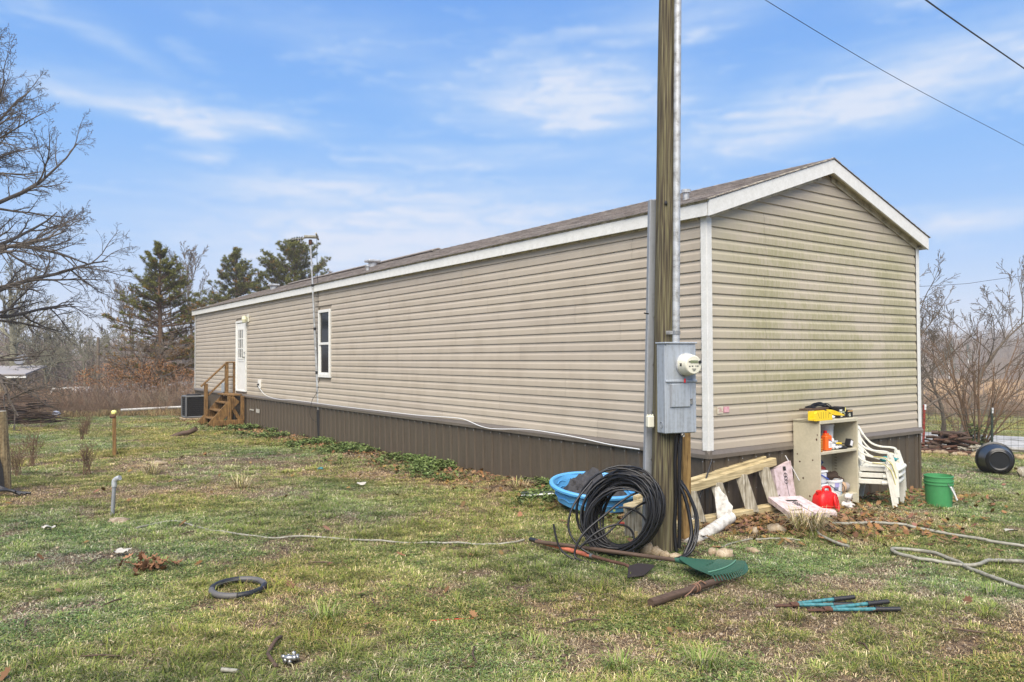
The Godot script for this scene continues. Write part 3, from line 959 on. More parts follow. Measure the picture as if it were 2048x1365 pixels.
func antenna() -> void:
	var p := G(-4.12, -16.45)
	var t := thing("antenna_mast", "thin leaning television antenna mast beside the narrow window", "antenna", p)
	var top := Vector3(-0.2, 4.25, 0.05)
	var at := func(f): return top * f
	var b := MB.new()
	b.rod(Vector3.ZERO - Vector3(0, 0.1, 0), at.call(0.145), 0.05, -1.0, 10)
	put("base_pipe", b, M.black, t)
	var j := [0.145, 0.34, 0.56, 0.78, 0.985]
	for k in 4:
		b = MB.new()
		b.rod(at.call(j[k]), at.call(j[k + 1]), 0.030 - k * 0.004)
		put("mast_section", b, M.galv, t)
		b = MB.new()
		b.rod(at.call(j[k] - 0.006), at.call(j[k] + 0.008), 0.038 - k * 0.004)
		put("collar", b, M.black, t)
	b = MB.new()
	b.box(top + Vector3(0, 0.0, 0), Vector3(0.07, 0.11, 0.07), Basis.IDENTITY, 0.015)
	put("rotor", b, M.rust, t)
	var bm := Vector3(-1, -0.06, -0.25).normalized()
	var c := top + Vector3(0.0, 0.1, 0)
	b = MB.new()
	b.rod(c - bm * 0.17, c + bm * 0.45, 0.012)
	b.box(c - bm * 0.02 + Vector3(0, 0.01, 0), Vector3(0.3, 0.05, 0.16), Basis(Vector3.UP, 0.25), 0.01)
	b.rod(c - bm * 0.16 + Vector3(0, -0.05, -0.1), c - bm * 0.16 + Vector3(0, 0.06, 0.1), 0.02)
	put("boom", b, M.hose, t)
	for k in 5:
		b = MB.new()
		var o := c + bm * (0.2 + k * 0.06)
		var across := Vector3(0.25, 0, -1).normalized()
		b.rod(o - across * 0.09 - Vector3(0, 0.035, 0), o + across * 0.09 + Vector3(0, 0.035, 0), 0.007)
		b.rod(o - Vector3(0, 0.045, 0), o + Vector3(0, 0.045, 0), 0.007)
		put("element", b, M.dark, t)
	put("cable", _tube([c - bm * 0.15, at.call(0.9) + Vector3(0.12, 0, 0), at.call(0.7) + Vector3(0.1, 0, 0), at.call(0.45) + Vector3(0.04, 0, 0), at.call(0.27) + Vector3(0.02, 0, 0.02), Vector3(-0.16, 0.85, 0.06), Vector3(-0.2, 0.55, 0.06), Vector3(-0.08, 0.4, 0.05), Vector3(0.12, 0.36, 0.0), Vector3(0.38, 0.6, -0.1), Vector3(0.33, 1.0, -0.12), Vector3(0.32, 1.35, -0.14), Vector3(0.42, 1.52, -0.12), Vector3(0.5, 1.52, -0.1)], 0.006, 5), M.black, t)

func white_cable() -> void:
	var o := HP(-0.1, 0.27, -14.45)
	var pts := [[-0.1, 0.27, -14.45], [-0.09, 0.05, -13.9], [-0.07, -0.02, -13.0], [-0.075, 0.005, -12.0], [-0.07, 0.0, -10.5], [-0.07, -0.005, -9.0], [-0.07, 0.0, -7.5], [-0.07, 0.005, -6.0], [-0.06, 0.03, -5.0], [-0.06, 0.025, -4.6], [-0.075, -0.045, -4.1], [-0.09, -0.05, -3.7], [-0.08, -0.005, -3.0], [-0.08, -0.01, -2.4], [-0.08, -0.03, -1.9], [-0.08, -0.06, -1.4], [-0.08, -0.07, -0.9]]
	var w := PackedVector3Array()
	for p in pts: w.append(HP(p[0], p[1], p[2]))
	for i in w.size(): w[i] -= o
	tag(wire("white_cable", w, 0.0065, M.plastic_white), "white cable sagging along the skirting from the wall socket towards the pole", "cable").position = o

# ---- the pole and its gear ---------------------------------------------------
func pole_set() -> void:
	var p := G(1.255, -6.43)
	var t := thing("utility_pole", "mossy brown wooden utility pole in front of the home", "utility pole", p)
	var b := MB.new()
	# a trunk of rings with flutes and checks
	var H := 7.2
	var rows := 60
	var cols := 40
	var pts := PackedVector3Array()
	var f := FastNoiseLite.new()
	f.seed = 77; f.frequency = 1.0
	for i in rows + 1:
		var y := -0.3 + (H + 0.3) * i / rows
		var k := clampf(y / H, 0.0, 1.0)
		var r: float = lerpf(0.107, 0.058, pow(k, 0.8)) + 0.012 * exp(-y * 5.0)
		for j in cols + 1:
			var a := TAU * (j % cols) / cols
			var q := Vector3(cos(a), 0, sin(a))
			var w := f.get_noise_3d(q.x * 3.0, y * 0.25, q.z * 3.0) * 0.007 + f.get_noise_3d(q.x * 9.0, y * 0.35, q.z * 9.0) * 0.005
			# one long drying check facing the camera
			var ck := absf(wrapf(a - (1.32 - 0.05 * y + 0.03 * sin(y * 3.0)), -PI, PI))
			if y > 0.9 and y < 5.0: w -= 0.012 * exp(-ck * ck * 260.0)
			pts.append(q * (r + w) + Vector3(0.017 * y, y, 0))
	b.sheet(pts, rows + 1, cols + 1)
	for i in b.uv.size(): b.uv[i] = Vector2(b.uv[i].x * 4.0, b.uv[i].y * 7.0)
	put("pole_shaft", b, M.pole, t)
	b = MB.new()
	b.rod(Vector3(0.1, 3.32, 0.04), Vector3(0.115, 3.33, 0.06), 0.018)
	b.rod(Vector3(-0.115, 1.98, 0.05), Vector3(-0.155, 1.985, 0.07), 0.006)
	b.lump(Vector3(0.03, 2.9, 0.092), Vector3(0.014, 0.018, 0.006), 3, 0.3)
	put("bolt", b, M.dark, t)
	# galvanised riser with strap
	var c := thing("conduit", "grey galvanised conduit running up the right side of the pole", "conduit", p + Vector3(0.1, 1.68, 0.1))
	b = MB.new()
	b.rod(Vector3(0.0, 0.04, 0), Vector3(0.09, 5.5, -0.045), 0.03, -1.0, 14)
	put("pipe", b, M.galv, c)
	b = MB.new()
	b.rod(Vector3(0, 0.0, 0), Vector3(0.001, 0.055, 0), 0.037, -1.0, 14)
	put("hub", b, M.steel, c)
	b = MB.new()
	b.rod(Vector3(0.002, 0.125, 0), Vector3(0.003, 0.155, 0), 0.035, -1.0, 14)
	b.box(Vector3(-0.05, 0.14, 0.014), Vector3(0.07, 0.028, 0.008), Basis.IDENTITY, 0.002)
	b.rod(Vector3(-0.068, 0.14, 0.015), Vector3(-0.068, 0.14, 0.028), 0.012, -1.0, 6)
	put("strap", b, M.steel, c)
	# the grey sheet-metal channel on the left side
	var ch := thing("metal_channel", "long grey metal channel standing against the left of the pole", "channel", G(1.125, -6.52))
	var e := Vector3(0.085, 2.96, 0.0)
	b = MB.new()
	b.box(e / 2, Vector3(0.066, e.length(), 0.05), Basis(Vector3.UP, 0.25) * Basis(Vector3(0, 0, 1), -0.0287), 0.006)
	put("channel_body", b, M.dull_grey, ch)
	for k in 7:
		b = MB.new()
		var q := e * (0.12 + k * 0.135)
		b.rod(q + Vector3(0.026, 0, 0.026), q + Vector3(0.028, 0, 0.036), 0.007, -1.0, 6)
		put("screw", b, M.steel, ch)
	var sb := thing("junction_box", "small ivory junction box low on the left of the pole", "junction box", Vector3(1.145, 1.0, -6.43))
	b = MB.new()
	b.box(Vector3(0, 0.06, 0.05), Vector3(0.06, 0.1, 0.05), Basis(Vector3.UP, 0.35), 0.008)
	put("box_body", b, M.ivory, sb)
	b = MB.new()
	for k in 3: b.rod(Vector3(-0.02 + k * 0.02, 0.1, 0.055), Vector3(-0.02 + k * 0.02, 0.12, 0.055), 0.008)
	put("lug", b, M.ivory, sb)
	meter(p)
	# timber post behind the meter box
	var tp := MB.new()
	tp.box(Vector3(0, 0.55, 0), Vector3(0.09, 1.4, 0.09), Basis(Vector3.UP, 0.5), 0.005)
	var post := put("timber_post", tp, M.tan_post)
	post.position = G(1.53, -6.86)
	tag(post, "short square timber post behind the grey meter box", "post")

func meter(p: Vector3) -> void:
	var t := thing("meter_box", "grey electric meter box with round glass meter on the pole", "meter box", Vector3(1.375, 0.972, -6.262), 0.36)
	var W := 0.29
	var Hh := 0.735
	var b := MB.new()
	b.box(Vector3(0, Hh / 2, -0.065), Vector3(W, Hh, 0.13), Basis.IDENTITY, 0.007)
	put("enclosure", b, M.box_grey, t)
	b = MB.new()
	b.box(Vector3(0, Hh + 0.003, -0.058), Vector3(W + 0.02, 0.014, 0.155), Basis.IDENTITY, 0.004)
	put("rain_cap", b, M.box_grey, t)
	b = MB.new()
	b.box(Vector3(0.004, Hh * 0.79, 0.003), Vector3(W - 0.01, Hh * 0.4, 0.012), Basis.IDENTITY, 0.004)
	put("upper_cover", b, M.box_grey, t)
	b = MB.new()
	b.box(Vector3(0.004, Hh * 0.29, 0.002), Vector3(W - 0.008, Hh * 0.565, 0.01), Basis.IDENTITY, 0.004)
	put("lower_cover", b, M.box_grey, t)
	b = MB.new()
	b.box(Vector3(0.004, Hh * 0.58, 0.007), Vector3(W + 0.004, 0.024, 0.024), Basis.IDENTITY, 0.006)
	put("ledge", b, M.box_grey, t)
	b = MB.new()
	b.box(Vector3(-0.005, 0.31, 0.012), Vector3(0.175, 0.19, 0.016), Basis.IDENTITY, 0.006)
	var dr := put("hatch", b, M.box_grey, t)
	b = MB.new()
	b.box(Vector3(-0.1, 0.31, 0.016), Vector3(0.012, 0.19, 0.014), Basis.IDENTITY, 0.004)
	put("hinge", b, M.dull_grey, dr)
	b = MB.new()
	b.box(Vector3(0.088, 0.26, 0.022), Vector3(0.02, 0.05, 0.02), Basis.IDENTITY, 0.005)
	put("latch", b, M.steel, dr)
	b = MB.new()
	b.ring(Vector3(-W / 2 - 0.001, 0.07, -0.06), Basis(Vector3.UP, PI / 2), 0.024, 0.003, 18, 5)
	put("knockout", b, M.dull_grey, t)
	b = MB.new()
	b.box(Vector3(0.02, -0.008, -0.01), Vector3(0.03, 0.02, 0.02), Basis.IDENTITY, 0.004)
	b.ring(Vector3(0.02, -0.016, 0.002), Basis.IDENTITY, 0.012, 0.004, 12, 5)
	put("seal_hasp", b, M.steel, t)
	b = MB.new()
	b.box(Vector3(0.025, Hh * 0.585, 0.026), Vector3(0.013, 0.035, 0.012), Basis.IDENTITY, 0.003)
	put("red_seal", b, M.red, t)
	# the meter: base ring, body, domed face
	var m := Vector3(0.045, 0.56, 0.005)
	b = MB.new()
	b.lathe(PackedVector2Array([Vector2(0.095, 0.0), Vector2(0.097, 0.02), Vector2(0.09, 0.024)]), 30, Transform3D(Basis(Vector3.RIGHT, PI / 2), m))
	put("meter_ring", b, M.galv, t)
	b = MB.new()
	b.lathe(PackedVector2Array([Vector2(0.089, 0.02), Vector2(0.085, 0.07), Vector2(0.076, 0.115), Vector2(0.07, 0.122), Vector2(0.0, 0.123)]), 30, Transform3D(Basis(Vector3.RIGHT, PI / 2), m))
	var mt := put("meter_body", b, M.ivory, t)
	b = MB.new()
	b.box(m + Vector3(0.002, 0.025, 0.1245), Vector3(0.07, 0.022, 0.004), Basis.IDENTITY, 0.001)
	put("display", b, mat(rgb(112, 120, 92), 0.3), mt)
	b = MB.new()
	for q in [[-0.042, 0.025, 0.014], [-0.04, -0.012, 0.012], [-0.015, -0.01, 0.014], [0.018, -0.01, 0.008], [0.035, -0.01, 0.012]]:
		b.box(m + Vector3(q[0], q[1], 0.1242), Vector3(q[2], 0.008, 0.002), Basis.IDENTITY, 0.0)
	for k in 3: b.box(m + Vector3(0, -0.032 - k * 0.008, 0.1242), Vector3(0.04 - k * 0.01, 0.0025, 0.002), Basis.IDENTITY, 0.0)
	put("meter_print", b, M.black, mt)
	b = MB.new()
	b.rod(m + Vector3(0.054, 0.022, 0.118), m + Vector3(0.054, 0.022, 0.134), 0.013, -1.0, 14)
	put("port", b, M.dark, mt)
	b = MB.new()
	b.box(m + Vector3(-0.083, 0.0, 0.06), Vector3(0.006, 0.025, 0.03), Basis.IDENTITY, 0.002)
	put("meter_label", b, M.dark, mt)

func pole_cables() -> void:
	var o := G(1.34, -6.36)
	var t := thing("black_cables", "black cables dropping from the meter box and looping onto the ground", "cable", o)
	for q in [
		[Vector3(0.02, 0.99, 0.04), Vector3(0.0, 0.75, 0.03), Vector3(0.005, 0.45, 0.02), Vector3(-0.01, 0.2, 0.02), Vector3(0.0, 0.02, 0.04)],
		[Vector3(0.05, 0.99, 0.04), Vector3(0.03, 0.7, 0.05), Vector3(0.03, 0.35, 0.05), Vector3(0.02, 0.05, 0.06)],
		[Vector3(0.03, 0.9, 0.05), Vector3(0.03, 0.62, 0.05), Vector3(0.09, 0.5, 0.08), Vector3(0.145, 0.33, 0.1), Vector3(0.13, 0.18, 0.14), Vector3(0.06, 0.05, 0.2), Vector3(-0.1, 0.015, 0.3), Vector3(-0.3, 0.015, 0.33)],
		[Vector3(0.04, 0.6, 0.05), Vector3(0.1, 0.5, 0.06), Vector3(0.165, 0.3, 0.1), Vector3(0.12, 0.1, 0.18), Vector3(0.0, 0.02, 0.26), Vector3(-0.18, 0.015, 0.34)],
		[Vector3(0.035, 0.55, 0.05), Vector3(0.07, 0.46, 0.07), Vector3(0.1, 0.3, 0.1), Vector3(0.1, 0.16, 0.14), Vector3(0.03, 0.03, 0.2)]]:
		put("strand", _tube(q, 0.011 if q.size() > 5 else 0.016), M.cable, t)
	# the line from the band at the corner of the home behind the ladder
	var a := HP(-0.02, -0.09, 0.06)
	var w := PackedVector3Array([a, a + Vector3(-0.1, -0.2, 0.12), a + Vector3(-0.2, -0.42, 0.2), a + Vector3(-0.3, -0.6, 0.3)])
	for i in w.size(): w[i] -= a
	tag(wire("thin_black_cable", w, 0.009, M.cable), "thin black cable hanging below the near corner of the skirting", "cable").position = a

func cable_coil() -> void:
	var o := G(0.845, -6.26)
	var t := thing("cable_coil", "big loose coil of black cable leaning on the pole", "cable coil", o)
	rng.seed = 401
	# the axis of the coil: it stands on its rim, turned to the left and leaning back on the pole
	var ax := Vector3(-0.45, 0.12, 0.88).normalized()
	var right := Vector3.UP.cross(ax).normalized()
	var up := ax.cross(right)
	for k in 46:
		var rad := R(0.235, 0.355)
		var off := R(-0.17, 0.13)
		var cen := Vector3(0.04, 0.355, 0) + right * R(-0.03, 0.03) + up * (R(-0.025, 0.03) + (0.335 - rad) * -0.5) + ax * off
		var tl := Basis(right, R(-0.26, 0.26)) * Basis(up, R(-0.5, 0.45))
		var pts := PackedVector3Array()
		var n := 26
		var ph := R(0, TAU)
		var el := R(0.96, 1.07)
		for i in n + 1:
			var a := TAU * i / n
			var q := (right * 0.77 + up * 0.64) * cos(a) * rad * el * 1.1 + (up * 0.77 - right * 0.64) * sin(a) * rad / el * 0.92
			q = tl * q
			q += ax * 0.014 * sin(a * 2.0 + ph)
			# the windings are gathered where they rest at the lower right, and fan out at the upper left
			var g := 0.5 + 0.5 * cos(a - 4.9)
			pts.append(cen + q.lerp((right * 0.77 + up * 0.64) * cos(a) * 0.33 + (up * 0.77 - right * 0.64) * sin(a) * 0.28 + ax * off * -0.3, g * 0.5))
		for i in pts.size(): pts[i].y = maxf(pts[i].y, 0.012)
		var b := MB.new()
		b.tube(pts, PackedFloat32Array([0.0085]), 6, false)
		put("winding", b, M.cable, t)
	for q in [
		[Vector3(0.35, 0.56, 0.02), Vector3(0.1, 0.5, 0.1), Vector3(-0.12, 0.35, 0.14), Vector3(-0.3, 0.2, 0.18), Vector3(-0.36, 0.05, 0.2), Vector3(-0.28, 0.015, 0.26)],
		[Vector3(-0.32, 0.11, 0.2), Vector3(-0.2, 0.22, 0.2), Vector3(-0.06, 0.28, 0.18), Vector3(0.05, 0.27, 0.16), Vector3(0.11, 0.2, 0.16), Vector3(0.1, 0.06, 0.2)],
		[Vector3(0.0, 0.41, 0.12), Vector3(0.1, 0.4, 0.12), Vector3(0.2, 0.33, 0.12), Vector3(0.21, 0.24, 0.14), Vector3(0.12, 0.1, 0.18)],
		[Vector3(-0.52, 0.28, 0.12), Vector3(-0.5, 0.17, 0.14), Vector3(-0.46, 0.08, 0.16), Vector3(-0.36, 0.02, 0.2), Vector3(-0.2, 0.014, 0.3)],
		[Vector3(-0.2, 0.6, 0.0), Vector3(-0.36, 0.42, 0.1), Vector3(-0.4, 0.24, 0.14), Vector3(-0.3, 0.1, 0.2), Vector3(-0.1, 0.02, 0.26)],
		[Vector3(0.36, 0.47, -0.02), Vector3(0.16, 0.4, 0.04), Vector3(0.0, 0.27, 0.06), Vector3(-0.12, 0.18, 0.1), Vector3(-0.3, 0.12, 0.15)]]:
		put("loose_end", _tube(q, 0.009), M.cable, t)

func kiddie_pool() -> void:
	var o := G(0.9, -8.32)
	var t := thing("kiddie_pool", "round blue plastic kiddie pool tipped by the skirting", "kiddie pool", o, 0.0)
	var bs := Basis(Vector3(1, 0, -0.5).normalized(), 0.12)
	var xf := Transform3D(bs, Vector3(0, 0.07, 0))
	var b := MB.new()
	b.lathe(PackedVector2Array([Vector2(0.0, 0.0), Vector2(0.38, 0.0), Vector2(0.415, 0.02), Vector2(0.435, 0.09), Vector2(0.455, 0.16), Vector2(0.475, 0.205)]), 44, xf, 0.012)
	put("basin", b, M.blue, t)
	b = MB.new()
	b.lathe(PackedVector2Array([Vector2(0.468, 0.2), Vector2(0.48, 0.213), Vector2(0.505, 0.214), Vector2(0.516, 0.2), Vector2(0.512, 0.178)]), 44, xf)
	put("rim", b, M.blue, t)
	# wavy ribs moulded into the side
	b = MB.new()
	for y in [0.075, 0.135]:
		for s in [-0.006, 0.006]:
			var p := PackedVector3Array()
			for i in 121:
				var a := TAU * i / 120
				var yy: float = y + 0.02 * absf(sin(a * 8.0))
				p.append(xf * (Vector3(cos(a), 0, sin(a)) * (0.417 + (yy - 0.02) * 0.312 + s) + Vector3(0, yy, 0)))
			b.tube(p, PackedFloat32Array([0.006]), 5, false)
	put("moulded_wave", b, M.blue, t)
	# the black liner crumpled inside
	b = MB.new()
	var f := FastNoiseLite.new()
	f.seed = 9; f.frequency = 2.2
	var pts := PackedVector3Array()
	var N := 40
	for i in N + 1:
		for k in N + 1:
			var u := float(k) / N - 0.5
			var w := float(i) / N - 0.5
			var x := -0.02 + u * 0.74
			var z := 0.02 + w * 0.62
			var edge := 1.0 - smoothstep(0.34, 0.5, maxf(absf(u), absf(w)))
			var y := 0.075 + 0.14 * edge * (0.6 + f.get_noise_2d(x * 1.1, z * 1.1)) + 0.045 * edge * (1.0 - absf(f.get_noise_2d(x * 1.6 + 5.0, z * 1.6)) * 3.0) + 0.09 * edge * exp(-(pow(x + 0.03, 2) * 40.0 + pow(z + 0.08, 2) * 20.0))
			var fit := minf(1.0, 0.395 / maxf(0.001, sqrt(x * x + z * z)))
			pts.append(xf * Vector3(x * fit, maxf(y, 0.025), z * fit))
	b.sheet(pts, N + 1, N + 1)
	var ln := put("pool_liner", b, M.liner)
	ln.position = o
	tag(ln, "crumpled black plastic liner lying in the blue pool", "liner")
	# green stakes that lie in the leaves behind the pool
	var s := thing("plant_stakes", "thin green metal stakes lying in leaves left of the blue pool", "stakes", G(0.22, -8.9))
	for k in 3:
		b = MB.new()
		b.rod(Vector3(-0.12, 0.06 + k * 0.01, 0.03 - k * 0.05), Vector3(0.4, 0.07, -0.08 - k * 0.03), 0.011)
		put("stake", b, M.green_post if k else M.plastic_white, s)
	var rb := MB.new()
	rb.bar(Vector3(0, 0.03, 0), Vector3(0.2, 0.03, 0.12), 0.03, 0.03)
	var rr := put("red_stick", rb, M.red_post)
	rr.position = G(1.02, -7.45)
	tag(rr, "short red painted stick on the grass behind the coil", "stick")

func step_ladder() -> void:
	# it lies on its side: the narrow end with the cap at the left behind the pole, the feet at the right
	var A := G(1.06, -6.92)
	var t := thing("step_ladder", "wooden step ladder with grey treads lying on its side", "ladder", A)
	var d := Vector3(2.9 - 1.06, 0, -8.22 + 6.92)
	var L := d.length()
	d = d.normalized()
	var out := Vector3(-d.z, 0, d.x)
	if out.z < 0.0: out = -out
	var back := -out
	# section: bottom rail near the ground, top rail above and set back a little
	var lo := func(s): return d * s + Vector3(0, 0.03, 0) + out * 0.03
	var hi := func(s): return d * s + Vector3(0, lerpf(0.25, 0.49, s / L), 0) + back * lerpf(0.06, 0.12, s / L)
	for k in 2:
		for r in [lo, hi]:
			var b := MB.new()
			var sh: Vector3 = back * 0.08 * k + Vector3(0, 0.03 * k if r == hi else 0.0, 0)
			var f0 := 0.0 if k == 0 else 0.2
			var f1 := L if k == 0 else L - 0.06
			b.bar(r.call(f0) + sh, r.call(f1) + sh, 0.07 if k == 0 else 0.06, 0.08 if k == 0 else 0.065, Vector3.UP, 0.004)
			put("rail" if k == 0 else "rear_rail", b, M.pine_lumber, t)
	for s in [0.85, 1.25, 1.65, 2.03]:
		var b := MB.new()
		var a: Vector3 = lo.call(s + 0.01) + Vector3(0, 0.018, 0)
		var e: Vector3 = hi.call(s) - Vector3(0, 0.018, 0)
		var zz := Vector3(0.95, 0, 0.31)
		var nn := zz.cross(Vector3.UP).normalized() * 0.017
		var hw := zz.normalized() * 0.062
		a += out * 0.02
		e += out * 0.02
		for f in [[nn, hw], [-nn, hw]]:
			b.oq(a - hw + f[0], a + hw + f[0], e + hw + f[0], e - hw + f[0], f[0])
		for f in [hw, -hw]:
			b.oq(a + f - nn, a + f + nn, e + f + nn, e + f - nn, f)
		b.oq(e - hw - nn, e + hw - nn, e + hw + nn, e - hw + nn, Vector3.UP)
		put("tread", b, M.grey_wood, t)
	var b := MB.new()
	b.box(Vector3(0.02, 0.15, 0.02), Vector3(0.15, 0.26, 0.045), Basis(d, Vector3.UP, -back) * Basis(Vector3.UP, -0.5), 0.005)
	put("top_cap", b, M.grey_wood, t)
	b = MB.new()
	b.box(Vector3(0.02, 0.285, 0.02), Vector3(0.16, 0.02, 0.1), Basis(d, Vector3.UP, -back), 0.004)
	put("cap_edge", b, M.pine_lumber, t)
	b = MB.new()
	var q: Vector3 = lo.call(0.82)
	b.box(q + Vector3(0, 0.06, 0.01), Vector3(0.05, 0.05, 0.02), Basis.IDENTITY, 0.004)
	b.rod(q + Vector3(-0.2, 0.0, 0.03), q + Vector3(0.0, 0.05, 0.0), 0.012)
	put("spreader", b, M.steel, t)

func foam_boards() -> void:
	var s := HP(1.06, 0, 0.17)
	var t := thing("foam_board", "pinkish foam board with loop drawing leaning upright by the cabinet", "foam board", G(s.x, s.z, -0.01), 0.62, "pink foam boards")
	var tilt := Basis(Vector3.RIGHT, -0.16)
	var b := MB.new()
	b.slab(PackedVector2Array([Vector2(-0.15, 0.0), Vector2(0.16, 0.0), Vector2(0.165, 0.5), Vector2(0.11, 0.49), Vector2(-0.15, 0.43)]), 0.05, Transform3D(tilt, Vector3(0, 0, 0)))
	put("slab", b, M.foam, t)
	put("drawing", marks(Transform3D(tilt, Vector3(0, 0, 0.026)), 0.0), M.black, t)
	var p := G(2.92, -7.86, 0.035)
	t = thing("foam_board", "pinkish foam board with loop drawing lying flat by the ladder", "foam board", p, 0.25, "pink foam boards")
	var lay := Basis(Vector3.UP, 0.0) * Basis(Vector3.RIGHT, -PI / 2 + 0.19) * Basis(Vector3(0, 1, 0), 0.03)
	b = MB.new()
	b.slab(PackedVector2Array([Vector2(-0.24, -0.2), Vector2(0.21, -0.22), Vector2(0.19, 0.25), Vector2(-0.2, 0.24)]), 0.05, Transform3D(lay, Vector3(0, 0.06, 0)))
	put("slab", b, M.foam, t)
	put("drawing", marks(Transform3D(lay, Vector3(0, 0.06, 0)) * Transform3D(Basis.IDENTITY, Vector3(-0.03, -0.3, 0.026)), 1.0), M.black, t)
	b = MB.new()
	b.slab(PackedVector2Array([Vector2(-0.1, -0.06), Vector2(0.08, -0.08), Vector2(0.1, 0.03), Vector2(-0.02, 0.09)]), 0.045, Transform3D(Basis(Vector3.RIGHT, -PI / 2 + 0.1), Vector3.ZERO))
	var c := put("foam_scrap", b, M.foam)
	c.position = G(3.2, -7.86, 0.05)
	tag(c, "small broken foam scrap between the flat board and red can", "foam scrap")
	# a thin wire leaning on the wall beside the cabinet
	b = MB.new()
	b.rod(Vector3.ZERO, HX.basis * Vector3(-0.16, 0.28, -0.06), 0.006)
	var w := put("white_stick", b, M.plastic_white)
	w.position = HP(1.34, -0.42, 0.14)
	tag(w, "thin white stick leaning on the skirting behind the foam board", "stick")

func marks(xf: Transform3D, kind: float) -> MB:   # the hand drawn marks: a dark block, three linked loops, a line that bends away
	var b := MB.new()
	b.box(xf * Vector3(0.03, 0.43 if kind == 0.0 else 0.42, 0.0), Vector3(0.05, 0.045, 0.002) if kind == 0.0 else Vector3(0.13, 0.04, 0.002), xf.basis, 0.0)
	for k in 3:
		b.ring(xf * Vector3(0.03, 0.36 - k * 0.035, 0.001), xf.basis * Basis.from_scale(Vector3(1.0, 0.75, 0.3)), 0.028, 0.0035, 18, 4)
	var p := [Vector3(0.03, 0.39, 0), Vector3(0.035, 0.25, 0), Vector3(0.05, 0.08, 0), Vector3(-0.06, 0.03, 0), Vector3(-0.11, 0.02, 0)]
	for k in 4:
		if kind > 0.0 and k > 1: break
		b.rod(xf * (p[k] as Vector3), xf * (p[k + 1] as Vector3), 0.003, -1.0, 4)
	if kind == 0.0:
		b.ring(xf * Vector3(-0.125, 0.1, 0.001), xf.basis * Basis.from_scale(Vector3(0.5, 2.2, 0.3)), 0.03, 0.0035, 16, 4)
	else:
		b.rod(xf * Vector3(-0.17, 0.16, 0.002), xf * Vector3(-0.02, 0.17, 0.004), 0.005, -1.0, 5)
	return b

func pvc_pipes() -> void:
	var a := G(1.52, -6.70, 0.0)
	var b := MB.new()
	b.tube(PackedVector3Array([Vector3(0, -0.03, 0), Vector3(0.2, 0.0, -0.25), Vector3(0.5, 0.06, -0.6), Vector3(0.57, 0.075, -0.68)]), PackedFloat32Array([0.055, 0.055, 0.055, 0.055]), 16)
	var p := put("drain_pipe", b, M.pvc)
	p.position = a
	tag(p, "muddy white drain pipe half sunk in the soil by the ladder", "pipe")
	b = MB.new()
	var o := PackedVector2Array([Vector2(-0.09, -0.13), Vector2(0.06, -0.14), Vector2(0.1, -0.03), Vector2(0.06, 0.02), Vector2(0.05, 0.07), Vector2(0.0, 0.12), Vector2(-0.02, 0.17), Vector2(-0.07, 0.16), Vector2(-0.085, 0.05)])
	b.slab(o, 0.006, Transform3D(Basis(Vector3.UP, 0.3) * Basis(Vector3.RIGHT, -0.25), Vector3(0, 0.15, 0)))
	p = put("broken_plastic", b, M.pvc)
	p.position = G(2.06, -7.52, 0.04)
	tag(p, "jagged broken piece of white plastic standing at the ladder", "plastic scrap")

# ---- the cabinet and what is in it -------------------------------------------
var CB: Transform3D   # floor corner frame of the cabinet: x right, z out of the wall

func loose(called: String, b: MB, m: Material, at: Vector3, label: String, cat: String, group := "") -> MeshInstance3D:
	var o := put(called, b, m)
	o.transform = Transform3D(CB.basis, CB * at)
	tag(o, label, cat, group)
	return o

func cab_thing(called: String, label: String, cat: String, at: Vector3, group := "") -> Node3D:
	return thing(called, label, cat, CB * at, 0.6205, group)

func tub(o: Node3D, r: float, h: float, m: Material, taper := 0.88) -> void:
	var b := MB.new()
	b.lathe(PackedVector2Array([Vector2(0, 0), Vector2(r * taper, 0), Vector2(r, h), Vector2(r * 0.96, h), Vector2(r * taper * 0.96, 0.01), Vector2(0, 0.01)]), 24)
	put("tub", b, m, o)
	b = MB.new()
	b.lathe(PackedVector2Array([Vector2(r * 0.98, h - 0.022), Vector2(r + 0.008, h - 0.02), Vector2(r + 0.008, h), Vector2(r * 0.96, h + 0.003)]), 24)
	put("rim", b, m, o)

